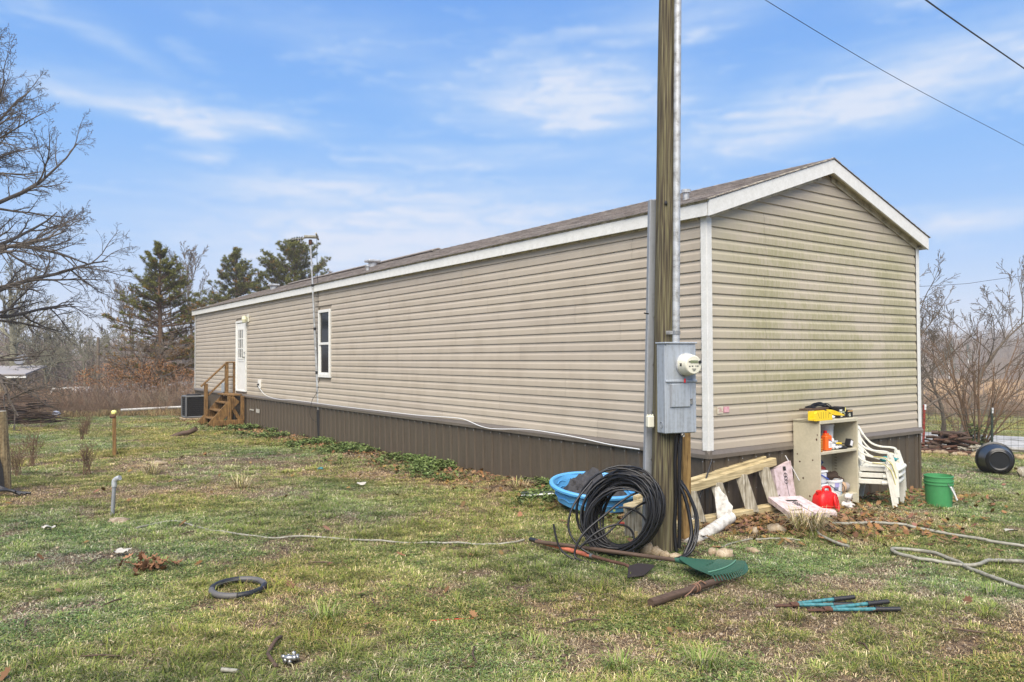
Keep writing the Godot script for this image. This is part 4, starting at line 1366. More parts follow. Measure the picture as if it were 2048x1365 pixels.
func cabinet() -> void:
	var gy := -0.735
	CB = HX * Transform3D(Basis.IDENTITY, Vector3(1.385, gy, 0.04))
	var W := 0.755
	var D := 0.33
	var H := 0.985
	var t := thing("metal_cabinet", "beige open steel cabinet full of clutter against the gable wall", "cabinet", CB.origin, 0.6205)
	for x in [0.009, W - 0.009]:
		var b := MB.new()
		b.box(Vector3(x, H / 2, D / 2), Vector3(0.018, H, D), Basis.IDENTITY, 0.003)
		put("side_panel", b, M.cabinet, t)
	var p := MB.new()
	p.box(Vector3(W / 2, H / 2, 0.006), Vector3(W - 0.038, H - 0.01, 0.008), Basis.IDENTITY, 0.0)
	put("back_panel", p, M.cabinet, t)
	p = MB.new()
	p.box(Vector3(W / 2, H - 0.02, D / 2 + 0.001), Vector3(W - 0.0, 0.04, D + 0.006), Basis.IDENTITY, 0.005)
	put("top", p, M.cabinet, t)
	p = MB.new()
	p.box(Vector3(W / 2, 0.625, D / 2 + 0.002), Vector3(W - 0.038, 0.03, D - 0.01), Basis.IDENTITY, 0.003)
	put("shelf", p, M.cabinet, t)
	p = MB.new()
	p.box(Vector3(W / 2, 0.065, D / 2), Vector3(W - 0.038, 0.13, D - 0.012), Basis.IDENTITY, 0.004)
	put("plinth", p, M.cabinet, t)
	p = MB.new()
	p.box(Vector3(W * 0.47, 0.37, 0.02), Vector3(0.035, 0.46, 0.02), Basis.IDENTITY, 0.003)
	p.box(Vector3(W * 0.43, 0.37, 0.018), Vector3(0.016, 0.46, 0.012), Basis.IDENTITY, 0.003)
	put("back_rib", p, M.rust, t)
	p = MB.new()
	for k in 11: p.box(Vector3(W - 0.0195, 0.2 + k * 0.034, 0.06), Vector3(0.002, 0.006, 0.03), Basis.IDENTITY, 0.0)
	put("slot", p, M.rust, t)
	for k in 7:
		p = MB.new()
		p.lump(Vector3(-0.0005, [0.15, 0.34, 0.52, 0.55, 0.6, 0.78, 0.83][k], [0.2, 0.12, 0.08, 0.24, 0.05, 0.29, 0.3][k]), Vector3(0.001, R(0.006, 0.014), R(0.005, 0.01)), 40 + k, 0.5)
		put("rust_spot", p, M.rust, t)
	# on top
	var o := cab_thing("miter_box", "bright yellow stepped miter box on the left of the cabinet top", "miter box", Vector3(-0.05, H + 0.001, 0.2))
	p = MB.new()
	p.slab(PackedVector2Array([Vector2(-0.02, 0.0), Vector2(0.29, 0.0), Vector2(0.29, 0.065), Vector2(0.23, 0.065), Vector2(0.23, 0.1), Vector2(0.0, 0.1), Vector2(-0.02, 0.08)]), 0.025, Transform3D(Basis.IDENTITY, Vector3(0.0, 0, 0.12)))
	put("front_wall", p, M.yellow, o)
	p = MB.new()
	p.slab(PackedVector2Array([Vector2(0, 0), Vector2(0.29, 0), Vector2(0.29, 0.1), Vector2(0, 0.1)]), 0.018, Transform3D(Basis.IDENTITY, Vector3(0, 0, 0.03)))
	p.box(Vector3(0.145, 0.01, 0.075), Vector3(0.29, 0.02, 0.08), Basis.IDENTITY, 0.0)
	put("floor", p, M.yellow, o)
	p = MB.new()
	for k in 5: p.box(Vector3(0.03 + k * 0.045, 0.058, 0.1332), Vector3(0.003, 0.075, 0.001), Basis(Vector3(0, 0, 1), 0.5 if k == 0 else 0.0), 0.0)
	put("slot", p, M.rust, o)
	p = MB.new()
	p.box(Vector3(0.16, 0.115, 0.16), Vector3(0.42, 0.02, 0.1), Basis.IDENTITY, 0.004)
	p.box(Vector3(0.33, 0.05, 0.16), Vector3(0.2, 0.09, 0.1), Basis.IDENTITY, 0.006)
	loose("dark_board", p, M.dark_wood, Vector3(-0.03, H + 0.002, 0.02), "dark brown board and block behind the yellow miter box", "board")
	o = cab_thing("extension_cord", "bundle of black cord lying on top of the cabinet", "cord", Vector3(0.3, H + 0.13, 0.16))
	rng.seed = 31
	for k in 12:
		var z := R(-0.08, 0.05)
		put("strand", _tube([Vector3(-0.2 + R(-0.04, 0.02), R(-0.02, 0.01), z), Vector3(-0.08, R(0.01, 0.05), z + R(-0.02, 0.02)), Vector3(0.08, R(0.0, 0.04), z + R(-0.02, 0.02)), Vector3(0.22 + R(-0.03, 0.03), R(-0.08, -0.02), z + R(-0.02, 0.05))], 0.006, 5), M.cable, o)
	o = cab_thing("yellow_cord", "yellow cord hanging over the front of the cabinet top", "cord", Vector3(0.4, H + 0.02, 0.28))
	for k in 5:
		put("strand", _tube([Vector3(-0.14, 0.085, -0.03), Vector3(-0.06, 0.075 - k * 0.01, 0.0), Vector3(0.04, 0.045 - k * 0.006, 0.02), Vector3(0.14, 0.005 + R(0, 0.015), 0.01)], 0.005, 5), M.yellow, o)
	o = cab_thing("white_gloves", "small crumpled white rag on the cabinet top", "rag", Vector3(0.3, H + 0.02, 0.28))
	p = MB.new()
	for k in 4: p.lump(Vector3(-0.03 + k * 0.02, R(0.0, 0.02), R(-0.01, 0.01)), Vector3(0.022, 0.018, 0.018), k, 0.4)
	put("fold", p, M.plastic_white, o)
	for k in 2:
		o = cab_thing("camouflage_box" if k == 0 else "dark_carton", "black box with camouflage print on the cabinet top" if k == 0 else "small dark carton with orange stripe on the cabinet's right top corner", "box", Vector3(0.555 + k * 0.145, H + 0.001, 0.19 + k * 0.01))
		var hh := 0.125 - k * 0.04
		var ww := 0.16 - k * 0.05
		p = MB.new()
		p.box(Vector3(0, hh / 2, 0), Vector3(ww, hh, 0.14), Basis.IDENTITY, 0.003)
		put("carton", p, M.dark, o)
		p = MB.new()
		for q in (14 if k == 0 else 3):
			p.col = [rgb(90, 100, 70), rgb(150, 152, 130), rgb(60, 66, 50)][q % 3]
			p.box(Vector3(R(-0.4, 0.3) * ww, hh * R(0.12, 0.66), 0.071), Vector3(R(0.012, 0.03), R(0.008, 0.02), 0.0012 + q * 0.0002), Basis.IDENTITY, 0.0)
		p.col = rgb(226, 200, 60) if k == 0 else rgb(214, 130, 50)
		if k == 0: p.box(Vector3(0.062, hh * 0.75, 0.0712), Vector3(0.013, 0.045, 0.002), Basis.IDENTITY, 0.0)
		else: p.box(Vector3(0, hh * 0.85, 0.0712), Vector3(ww * 0.95, 0.008, 0.002), Basis.IDENTITY, 0.0)
		if k == 0:
			p.col = rgb(196, 200, 196)
			p.box(Vector3(-0.03, hh * 0.72, 0.0716), Vector3(0.05, 0.014, 0.002), Basis.IDENTITY, 0.0)
		put("print", p, M.paint, o)
	# shelf
	var sy := 0.641
	var spots := [[0.14, 0.1, 0.095, 0.085, "white plastic tub at the left back of the shelf, lowest of its stack"], [0.16, 0.11, 0.1, 0.1, "white tub with blue stripe, upper of the left shelf stack"], [0.5, 0.12, 0.09, 0.085, "white tub with blue stripe at the right of the shelf"], [0.47, 0.1, 0.088, 0.18, "tall frosted white bucket turned over on the right shelf tub"]]
	for k in 4:
		var s: Array = spots[k]
		o = cab_thing("white_tub", s[4], "tub", Vector3(s[0], sy + (0.0 if k % 2 == 0 else 0.091), s[1]), "white tubs on the cabinet shelf")
		if k == 3: tub(o, s[2], s[3], M.plastic_white, 0.92)
		else: tub(o, s[2], s[3], M.plastic_white)
		if k in [1, 2]:
			p = MB.new()
			p.box(Vector3(-0.05 if k == 1 else 0.04, s[3] * 0.6, s[2] * 0.87), Vector3(0.05, 0.014, 0.004), Basis(Vector3(0, 0, 1), 0.5) * Basis(Vector3.UP, -0.5 if k == 1 else 0.4), 0.0)
			put("stripe", p, mat(rgb(64, 92, 178), 0.5), o)
	o = cab_thing("orange_bottle", "orange jug with a white label standing on the shelf", "bottle", Vector3(0.235, sy, 0.26))
	p = MB.new()
	p.box(Vector3(0, 0.085, 0), Vector3(0.115, 0.17, 0.075), Basis.IDENTITY, 0.014)
	p.box(Vector3(-0.012, 0.178, 0), Vector3(0.07, 0.03, 0.05), Basis.IDENTITY, 0.014)
	put("jug", p, M.orange, o)
	p = MB.new()
	p.rod(Vector3(-0.022, 0.185, 0), Vector3(-0.022, 0.222, 0), 0.02, 0.018, 12)
	put("cap", p, M.red, o)
	p = MB.new()
	p.col = rgb(226, 214, 208)
	p.box(Vector3(0.015, 0.07, 0.0385), Vector3(0.065, 0.075, 0.002), Basis.IDENTITY, 0.0)
	p.col = rgb(40, 40, 44)
	p.box(Vector3(0.012, 0.112, 0.0392), Vector3(0.07, 0.01, 0.002), Basis(Vector3(0, 0, 1), -0.4), 0.0)
	for k in 4: p.box(Vector3(0.015, 0.08 - k * 0.012, 0.0392), Vector3(0.05, 0.003, 0.002), Basis.IDENTITY, 0.0)
	put("label", p, M.paint, o)
	o = cab_thing("coil_of_twine", "stack of orange brown twine rolls at the left of the shelf", "twine", Vector3(0.06, sy, 0.28))
	for k in 6:
		p = MB.new()
		p.ring(Vector3(0, 0.012 + k * 0.024, 0), Basis(Vector3.RIGHT, PI / 2), 0.026, 0.014, 14, 6)
		put("roll", p, mat(rgb(176, 118, 50), 0.85), o)
	o = cab_thing("work_gloves", "white work gloves with a yellow tool on the shelf", "gloves", Vector3(0.34, sy, 0.27))
	p = MB.new()
	p.lump(Vector3(0, 0.035, 0), Vector3(0.04, 0.035, 0.03), 4, 0.35)
	p.lump(Vector3(0.0, 0.1, -0.01), Vector3(0.032, 0.032, 0.028), 5, 0.3)
	p.lump(Vector3(0.05, 0.025, 0.02), Vector3(0.03, 0.02, 0.02), 6, 0.35)
	p.lump(Vector3(0.13, 0.02, 0.0), Vector3(0.05, 0.024, 0.03), 8, 0.4)
	put("glove", p, M.plastic_white, o)
	p = MB.new()
	p.rod(Vector3(0.03, 0.075, 0.03), Vector3(0.12, 0.065, 0.03), 0.01)
	put("yellow_handle", p, M.yellow, o)
	p = MB.new()
	p.rod(Vector3(0.12, 0.065, 0.03), Vector3(0.25, 0.05, -0.01), 0.005)
	put("shaft", p, M.dark, o)
	p = MB.new()
	p.lump(Vector3(0.0, 0.012, 0.0), Vector3(0.1, 0.014, 0.05), 9, 0.4)
	loose("dark_rags", p, M.dark, Vector3(0.5, sy, 0.27), "dark oily rags along the right of the shelf", "rags")
	o = cab_thing("small_carton", "small tilted black and white carton at the right of the shelf", "box", Vector3(0.665, sy, 0.27))
	p = MB.new()
	p.box(Vector3(0, 0.055, 0), Vector3(0.07, 0.085, 0.06), Basis(Vector3(0, 0, 1), -0.35), 0.003)
	put("carton", p, M.dark, o)
	p = MB.new()
	p.col = rgb(190, 190, 196)
	p.box(Vector3(0.004, 0.055, 0.031), Vector3(0.045, 0.06, 0.003), Basis(Vector3(0, 0, 1), -0.35), 0.0)
	put("print", p, M.paint, o)
	# bottom
	var by := 0.131
	var bl := mat(rgb(60, 92, 190), 0.5)
	for k in 2:
		o = cab_thing("white_bucket", ["square white bucket at the bottom left, lower of the two stacked", "square white bucket with blue handle, upper of the two stacked"][k], "bucket", Vector3(0.1, by + k * 0.15, 0.22), "white buckets in the cabinet bottom")
		p = MB.new()
		p.box(Vector3(0, 0.07, 0), Vector3(0.165, 0.14, 0.16), Basis.IDENTITY, 0.02)
		p.box(Vector3(0, 0.138, 0), Vector3(0.18, 0.022, 0.175), Basis.IDENTITY, 0.008)
		put("pail", p, M.plastic_white, o)
		p = MB.new()
		p.bar(Vector3(-0.06, 0.115, 0.093), Vector3(0.09, 0.05, 0.09), 0.01, 0.012)
		put("handle", p, bl if k == 1 else M.plastic_white, o)
	o = cab_thing("paint_bucket", "white and blue paint bucket in the middle of the cabinet bottom", "bucket", Vector3(0.4, by, 0.22))
	tub(o, 0.105, 0.17, M.plastic_white, 0.93)
	p = MB.new()
	for q in [[-0.5, 0.115, 0.06, rgb(90, 84, 150)], [-0.6, 0.07, 0.04, rgb(40, 44, 70)], [0.75, 0.09, 0.07, rgb(40, 120, 190)], [0.45, 0.025, 0.025, rgb(70, 180, 226)]]:
		p.col = q[3]
		var pts := PackedVector3Array()
		for i in 2:
			for j in 9:
				var a: float = q[0] + (j / 8.0 - 0.5) * 0.5
				var rr := lerpf(0.0985, 0.1055, (q[1] + i * q[2]) / 0.17) + 0.0012
				pts.append(Vector3(sin(a) * rr, q[1] + i * q[2] - q[2] * 0.3, cos(a) * rr))
		p.sheet(pts, 2, 9)
	put("print", p, M.paint, o)
	put("handle", _tube([Vector3(-0.105, 0.12, 0.04), Vector3(-0.06, 0.06, 0.11), Vector3(0.02, 0.045, 0.125), Vector3(0.09, 0.09, 0.09), Vector3(0.108, 0.125, 0.04)], 0.004, 5), M.black, o)
	o = cab_thing("plush_figure", "slumped garment bundle in red and blue on the cabinet's bottom", "bundle", Vector3(0.28, by + 0.13, 0.14))
	p = MB.new()
	p.lump(Vector3(0.0, 0.06, 0.02), Vector3(0.085, 0.08, 0.06), 21, 0.3)
	put("blue_cloth", p, mat(rgb(34, 66, 122), 0.85), o)
	p = MB.new()
	p.lump(Vector3(-0.01, 0.15, 0.02), Vector3(0.065, 0.05, 0.05), 22, 0.3)
	put("red_cloth", p, mat(rgb(140, 44, 40), 0.85), o)
	p = MB.new()
	p.lump(Vector3(-0.035, 0.235, 0.01), Vector3(0.05, 0.05, 0.045), 23, 0.3)
	p.lump(Vector3(-0.065, 0.265, 0.01), Vector3(0.025, 0.03, 0.025), 24, 0.3)
	put("navy_cloth", p, mat(rgb(30, 58, 104), 0.85), o)
	p = MB.new()
	p.lump(Vector3(0, 0.0, 0), Vector3(0.1, 0.09, 0.09), 25, 0.25)
	loose("burlap_bag", p, mat(rgb(190, 158, 128), 0.9), Vector3(0.545, by + 0.07, 0.2), "tan cloth bag slumped at the right of the cabinet bottom", "bag")
	p = MB.new()
	p.lump(Vector3(0, 0.0, 0), Vector3(0.12, 0.05, 0.07), 26, 0.4)
	p.lump(Vector3(0.15, -0.06, 0.02), Vector3(0.07, 0.03, 0.05), 27, 0.4)
	loose("brown_rags", p, mat(rgb(72, 56, 46), 0.9), Vector3(0.5, by + 0.19, 0.13), "dark brown rags heaped behind the tan cloth bag", "rags")
	p = MB.new()
	p.lump(Vector3(0, 0, 0), Vector3(0.05, 0.05, 0.05), 28, 0.3)
	loose("grey_sack", p, mat(rgb(150, 144, 142), 0.9), Vector3(0.67, by + 0.06, 0.22), "small grey sack in the cabinet's bottom right corner", "bag")
	# clear plastic bag on the ground before the plinth
	p = MB.new()
	rng.seed = 55
	for k in 5: p.lump(Vector3(R(-0.06, 0.08), R(0.02, 0.06) + (0.08 if k == 4 else 0.0), R(-0.03, 0.03)), Vector3(R(0.03, 0.06), R(0.03, 0.05), R(0.03, 0.05)), 60 + k, 0.45, 10, 7)
	loose("plastic_bag", p, mat(rgb(214, 208, 204), 0.25), Vector3(0.36, -0.0, 0.42), "crumpled clear plastic bag on the ground before the cabinet", "plastic bag")

func gas_can() -> void:
	var t := thing("gas_can", "red plastic gas can on the ground before the cabinet", "gas can", G(3.33, -8.2, 0.0), 0.35)
	var b := MB.new()
	# body: rounded block with sloping shoulders
	var f := [[0.0, 0.115, 0.082], [0.012, 0.125, 0.092], [0.1, 0.125, 0.092], [0.165, 0.115, 0.085], [0.2, 0.09, 0.066], [0.215, 0.06, 0.045]]
	var pts := PackedVector3Array()
	for r in f:
		for k in 33:
			var a := TAU * k / 32
			var c := cos(a)
			var s := sin(a)
			pts.append(Vector3(signf(c) * pow(absf(c), 0.5) * r[1], r[0], signf(s) * pow(absf(s), 0.5) * r[2]))
	b.sheet(pts, f.size(), 33)
	b.box(Vector3(0, 0.212, 0), Vector3(0.11, 0.014, 0.08), Basis.IDENTITY, 0.005)
	put("body", b, M.red, t)
	# the big scooped end that faces right
	b = MB.new()
	b.ring(Vector3(0.085, 0.1, 0.075), Basis(Vector3.UP, 0.62) * Basis(Vector3.RIGHT, -0.18) * Basis.from_scale(Vector3(0.72, 1.05, 0.7)), 0.085, 0.014, 26, 7)
	put("recess_lip", b, M.red, t)
	put("grip", _tube([Vector3(-0.02, 0.2, 0), Vector3(-0.018, 0.25, 0.0), Vector3(0.02, 0.262, 0.0), Vector3(0.06, 0.25, 0.0), Vector3(0.075, 0.2, 0.0)], 0.015, 8), M.red, t)
	b = MB.new()
	b.rod(Vector3(-0.075, 0.185, 0), Vector3(-0.085, 0.228, 0), 0.03, 0.027, 14)
	put("cap", b, M.red, t)

func chairs() -> void:
	var proto: Node3D
	for k in 3:
		var lab: String = ["white plastic garden chair, lowest of the stack by the cabinet", "white plastic garden chair in the middle of the stack", "white plastic garden chair, topmost of the stack, with clear raised arms"][k]
		var t: Node3D
		if k == 0:
			t = thing("garden_chair", lab, "chair", G(4.22, -8.9), 0.96, "stacked plastic chairs")
			chair_parts(t)
			t.scale = Vector3.ONE * 0.93
			proto = t
		else:
			t = proto.duplicate()
			t.name = numbered("garden_chair")
			add_child(t)
			t.position = proto.position + Vector3(0, 0.072 * k, 0) + proto.basis * Vector3(0, 0, 0.012 * k)
			tag(t, lab, "chair", "stacked plastic chairs")
		if k == 2:
			for q in t.get_children():
				if q.name.begins_with("algae"): q.free()
	var s := MB.new()
	s.lump(Vector3(0, 0.02, 0), Vector3(0.1, 0.03, 0.06), 71, 0.35, 14, 7)
	var sp := put("teal_cloth", s, mat(rgb(40, 130, 136), 0.8))
	sp.position = proto.position + Vector3(0, 0.495, 0) + proto.basis * Vector3(0.1, 0, 0.12)
	tag(sp, "teal cloth on the seat of the topmost stacked chair", "cloth")

func chair_parts(t: Node3D) -> void:
	# front is +z; side x
	var b := MB.new()
	var pts := PackedVector3Array()
	for i in 9:
		for k in 9:
			var u := k / 8.0 - 0.5
			var w := i / 8.0 - 0.5
			pts.append(Vector3(u * (0.44 - 0.05 * (0.5 - w)), 0.335 + 0.012 * cos(u * PI) * -1.0 + 0.02 * w - (0.05 * smoothstep(0.36, 0.5, w)), w * 0.44 + 0.02))
	b.sheet(pts, 9, 9)
	for i in pts.size(): pts[i].y -= 0.012
	b.sheet(pts, 9, 9)
	put("seat", b, M.chair, t)
	b = MB.new()
	b.tube(curve(PackedVector3Array([Vector3(-0.235, 0.3, 0.1), Vector3(-0.23, 0.315, 0.22), Vector3(-0.17, 0.325, 0.262), Vector3(0, 0.328, 0.272), Vector3(0.17, 0.325, 0.262), Vector3(0.23, 0.315, 0.22), Vector3(0.235, 0.3, 0.1)])), PackedFloat32Array([0.026]), 8)
	put("seat_roll", b, M.chair, t)
	for s in [-1.0, 1.0]:
		b = MB.new()
		b.bar(Vector3(s * 0.22, 0.315, 0.2), Vector3(s * 0.22, 0.3, -0.18), 0.02, 0.06, Vector3.UP, 0.006)
		put("apron", b, M.chair, t)
		# front leg runs up to carry the arm
		b = MB.new()
		var o := [Vector3(s * 0.275, 0.0, 0.245), Vector3(s * 0.262, 0.3, 0.215), Vector3(s * 0.262, 0.5, 0.165)]
		for q in 2:
			var w0: float = [0.045, 0.085, 0.06][q]
			var w1: float = [0.045, 0.085, 0.06][q + 1]
			var d0 := Vector3(0, 0, w0 / 2)
			var d1 := Vector3(0, 0, w1 / 2)
			var n := Vector3(s * 0.014, 0, 0)
			b.oq(o[q] - d0 + n, o[q] + d0 + n, o[q + 1] + d1 + n, o[q + 1] - d1 + n, n)
			b.oq(o[q] - d0 - n, o[q] + d0 - n, o[q + 1] + d1 - n, o[q + 1] - d1 - n, -n)
			b.oq(o[q] + d0 + n, o[q] + d0 - n, o[q + 1] + d1 - n, o[q + 1] + d1 + n, Vector3(0, 0, 1))
			b.oq(o[q] - d0 + n, o[q] - d0 - n, o[q + 1] - d1 - n, o[q + 1] - d1 + n, Vector3(0, 0, -1))
		put("leg", b, M.chair, t)
		b = MB.new()
		b.bar(Vector3(s * 0.215, 0.0, -0.24), Vector3(s * 0.2, 0.32, -0.18), 0.03, 0.065, Vector3(0, 0, 1), 0.008)
		put("leg", b, M.chair, t)
		# the arm sweeps back into the rim of the backrest
		var arm := curve(PackedVector3Array([Vector3(s * 0.262, 0.46, 0.172), Vector3(s * 0.262, 0.515, 0.15), Vector3(s * 0.26, 0.53, 0.1), Vector3(s * 0.255, 0.535, -0.02), Vector3(s * 0.25, 0.575, -0.13), Vector3(s * 0.235, 0.68, -0.22), Vector3(s * 0.19, 0.765, -0.265), Vector3(s * 0.08, 0.79, -0.28), Vector3(0, 0.795, -0.283)]))
		b = MB.new()
		for q in arm.size() - 1: b.bar(arm[q], arm[q + 1] + (arm[q + 1] - arm[q]) * 0.08, 0.046, 0.022, Vector3.UP if q < 40 else Vector3(0, 0, 1), 0.008)
		put("arm", b, M.chair, t)
		b = MB.new()
		b.tube(PackedVector3Array([Vector3(s * 0.281, 0.3, 0.25), Vector3(s * 0.281, 0.46, 0.205), Vector3(s * 0.281, 0.535, 0.13), Vector3(s * 0.278, 0.542, 0.0)]), PackedFloat32Array([0.006]), 5)
		put("algae_line", b, M.algae, t)
	for k in 6:
		b = MB.new()
		var u := (k - 2.5) * 0.075
		b.tube(curve(PackedVector3Array([Vector3(u * 0.8, 0.34, -0.19), Vector3(u * 0.95, 0.52, -0.225), Vector3(u * 1.0, 0.7, -0.262), Vector3(u, 0.785 - absf(u) * 0.12, -0.28)])), PackedFloat32Array([0.014]), 6)
		put("slat", b, M.chair, t)

func green_bucket() -> void:
	var t := thing("green_bucket", "green plastic bucket with white handle grip on the grass", "bucket", G(4.95, -8.93), 0.0)
	var b := MB.new()
	b.lathe(PackedVector2Array([Vector2(0, 0.01), Vector2(0.128, 0.0), Vector2(0.134, 0.01), Vector2(0.15, 0.27), Vector2(0.151, 0.36), Vector2(0.147, 0.362), Vector2(0.128, 0.02), Vector2(0, 0.02)]), 36)
	put("pail", b, M.green, t)
	for y in [0.265, 0.3, 0.352]:
		b = MB.new()
		b.lathe(PackedVector2Array([Vector2(0.148, y - 0.008), Vector2(0.157, y - 0.005), Vector2(0.157, y + 0.006), Vector2(0.148, y + 0.008)]), 36)
		put("rib", b, M.green, t)
	b = MB.new()
	b.tube(curve(PackedVector3Array([Vector3(0.02, 0.285, 0.155), Vector3(0.06, 0.2, 0.17), Vector3(0.11, 0.11, 0.16), Vector3(0.15, 0.09, 0.11), Vector3(0.165, 0.16, 0.04), Vector3(0.157, 0.285, -0.02)])), PackedFloat32Array([0.0035]), 6)
	put("bail", b, M.steel, t)
	b = MB.new()
	b.rod(Vector3(0.045, 0.25, 0.168), Vector3(0.118, 0.1, 0.16), 0.011, -1.0, 10)
	put("grip", b, M.plastic_white, t)

# ---- tools and things on the grass -------------------------------------------
func tools() -> void:
	# leaf rake: dark handle, green plastic fan
	var a := G(0.19, -6.42, 0.085)
	var t := thing("leaf_rake", "leaf rake with dark handle and green plastic head", "rake", a)
	var n := G(1.235, -5.76, 0.08) - a
	var b := MB.new()
	b.rod(Vector3.ZERO, n, 0.0165, 0.0155, 10)
	put("handle", b, M.dark_wood, t)
	var d := Vector3(n.x, 0, n.z).normalized()
	d = (d + Vector3(0.1, 0, 0.32)).normalized()
	var s := Vector3(-d.z, 0, d.x)
	b = MB.new()
	b.rod(n - d * 0.03, n + d * 0.08, 0.018, 0.022, 10)
	var lenr := 0.5
	var pts := PackedVector3Array()
	for i in 11:
		for k in 17:
			var u := k / 8.0 - 1.0
			var f := i / 10.0
			var w := lerpf(0.022, 0.165, pow(f, 0.9))
			pts.append(n + d * (0.02 + f * lenr * 0.48 * (1.0 - 0.1 * u * u)) + s * w * u + Vector3(0, 0.012 + 0.018 * cos(u * 1.4) - 0.01 * f + 0.004 * cos(u * 25.0), 0))
	b.sheet(pts, 11, 17)
	for i in pts.size(): pts[i].y -= 0.005
	b.sheet(pts, 11, 17)
	put("rake_head", b, M.rake, t)
	for k in 22:
		var u := (k - 10.5) / 10.5
		var f0 := lenr * 0.46 * (1.0 - 0.1 * u * u)
		var p0 := n + d * (0.02 + f0) + s * 0.162 * u + Vector3(0, 0.014, 0)
		var p1 := n + d * (0.02 + f0 + 0.235 * (1.0 - 0.22 * u * u)) + s * 0.245 * u + Vector3(0, 0.016, 0)
		b = MB.new()
		b.bar(p0, p1, 0.013, 0.005, Vector3.UP, 0.001)
		b.bar(p1, p1 + d * 0.022 + Vector3(0, -0.035, 0), 0.01, 0.005, Vector3.UP, 0.001)
		put("tine", b, M.rake, t)
	b = MB.new()
	var arc := PackedVector3Array()
	for k in 13:
		var u := (k - 6) / 6.0
		arc.append(n + d * (0.02 + lenr * 0.74 * (1.0 - 0.09 * u * u)) + s * 0.21 * u + Vector3(0, 0.022, 0))
	b.tube(arc, PackedFloat32Array([0.006]), 5)
	put("tie_bar", b, mat(rgb(84, 128, 106), 0.6), t)
	# hoe under it: salmon handle, dark curved neck and blade
	a = G(0.15, -6.62, 0.06)
	t = thing("garden_hoe", "hoe with salmon handle and dark rusty blade under the rake", "hoe", a)
	var e := G(0.66, -5.98, 0.055) - a
	b = MB.new()
	b.rod(Vector3.ZERO, e * 0.13, 0.019, 0.018, 10)
	put("grip", b, M.black, t)
	b = MB.new()
	b.rod(e * 0.13, e * 0.9, 0.017, 0.017, 10)
	put("handle", b, M.salmon, t)
	b = MB.new()
	b.rod(e * 0.9, e * 0.93, 0.02, 0.02, 10)
	put("ferrule", b, M.steel, t)
	var q := G(0.86, -5.66, 0.075) - a
	b = MB.new()
	b.tube(curve(PackedVector3Array([e * 0.92, e + (q - e) * 0.45 + Vector3(0, 0.0, 0), q + Vector3(-0.02, 0.0, -0.03), q + Vector3(0.015, -0.03, 0.03)])), PackedFloat32Array([0.015, 0.015, 0.013]), 8)
	put("neck", b, M.rust, t)
	b = MB.new()
	var bl := Basis(Vector3.UP, 0.62) * Basis(Vector3.RIGHT, -1.05)
	b.slab(PackedVector2Array([Vector2(-0.15, -0.03), Vector2(0.0, -0.045), Vector2(0.16, 0.01), Vector2(0.17, 0.03), Vector2(0.05, 0.075), Vector2(-0.05, 0.07)]), 0.006, Transform3D(bl, q + Vector3(0.06, -0.02, 0.06)))
	put("blade", b, mat(rgb(34, 26, 24), 0.7), t)
	# a loose wooden handle with a twist of cord
	a = G(0.87, -4.88, 0.042)
	t = thing("wooden_rod", "thick dark wooden tool handle with frayed cord tied round it", "tool handle", a)
	e = G(1.47, -5.38, 0.05) - a
	b = MB.new()
	b.tube(PackedVector3Array([Vector3.ZERO, e * 0.06, e * 0.5, e * 0.97, e]), PackedFloat32Array([0.027, 0.029, 0.025, 0.021, 0.019]), 14)
	put("shaft", b, M.dark_wood, t)
	b = MB.new()
	for k in 2: b.ring(e * (0.58 + k * 0.035), Basis(Vector3.UP, atan2(e.x, e.z)), 0.027, 0.005, 14, 5)
	b.tube(PackedVector3Array([e * 0.6 + Vector3(0, 0.024, 0), e * 0.66 + Vector3(0, 0.04, 0.01), e * 0.7 + Vector3(0.01, 0.02, 0.03)]), PackedFloat32Array([0.006]), 5)
	b.tube(PackedVector3Array([e * 0.58 + Vector3(0, 0.02, 0.02), e * 0.5 + Vector3(0, 0.0, 0.045), e * 0.42 + Vector3(0, -0.015, 0.05)]), PackedFloat32Array([0.005]), 5)
	put("cord", b, mat(rgb(122, 92, 74), 0.9), t)
	# two pairs of loppers
	for k in 2:
		a = G(1.78 + k * 0.17, -4.90 + k * 0.1, 0.02)
		t = thing("loppers", ["teal handled loppers with rusty blades, farther of the pair", "teal handled loppers with rusty blades, nearer of the pair"][k], "loppers", a, 0.0, "loppers on the grass")
		for gi in 2:
			var st := Vector3(0.0, 0.005, -0.008 + gi * 0.022)
			var en := Vector3(0.41 + gi * 0.03 * (1.0 if k == 1 else -1.5), 0.012 + (0.02 if gi == 0 else 0.0), -0.05 + gi * 0.085)
			b = MB.new()
			b.rod(st, st.lerp(en, 0.68), 0.011, 0.012, 10)
			put("handle", b, M.teal, t)
			b = MB.new()
			b.rod(st.lerp(en, 0.66), en, 0.0155, 0.0145, 10)
			b.rod(st.lerp(en, 0.66), st.lerp(en, 0.68), 0.019, 0.019, 10)
			put("grip", b, M.black, t)
			b = MB.new()
			b.rod(st + Vector3(0.03, 0, 0), st - Vector3(0.02, 0.0, 0.0), 0.014, 0.012, 8)
			b.bar(st - Vector3(0.01, 0.004, 0), st + Vector3(-0.12, -0.008, 0.012 - gi * 0.03), 0.03, 0.008)
			put("blade", b, M.rust, t)

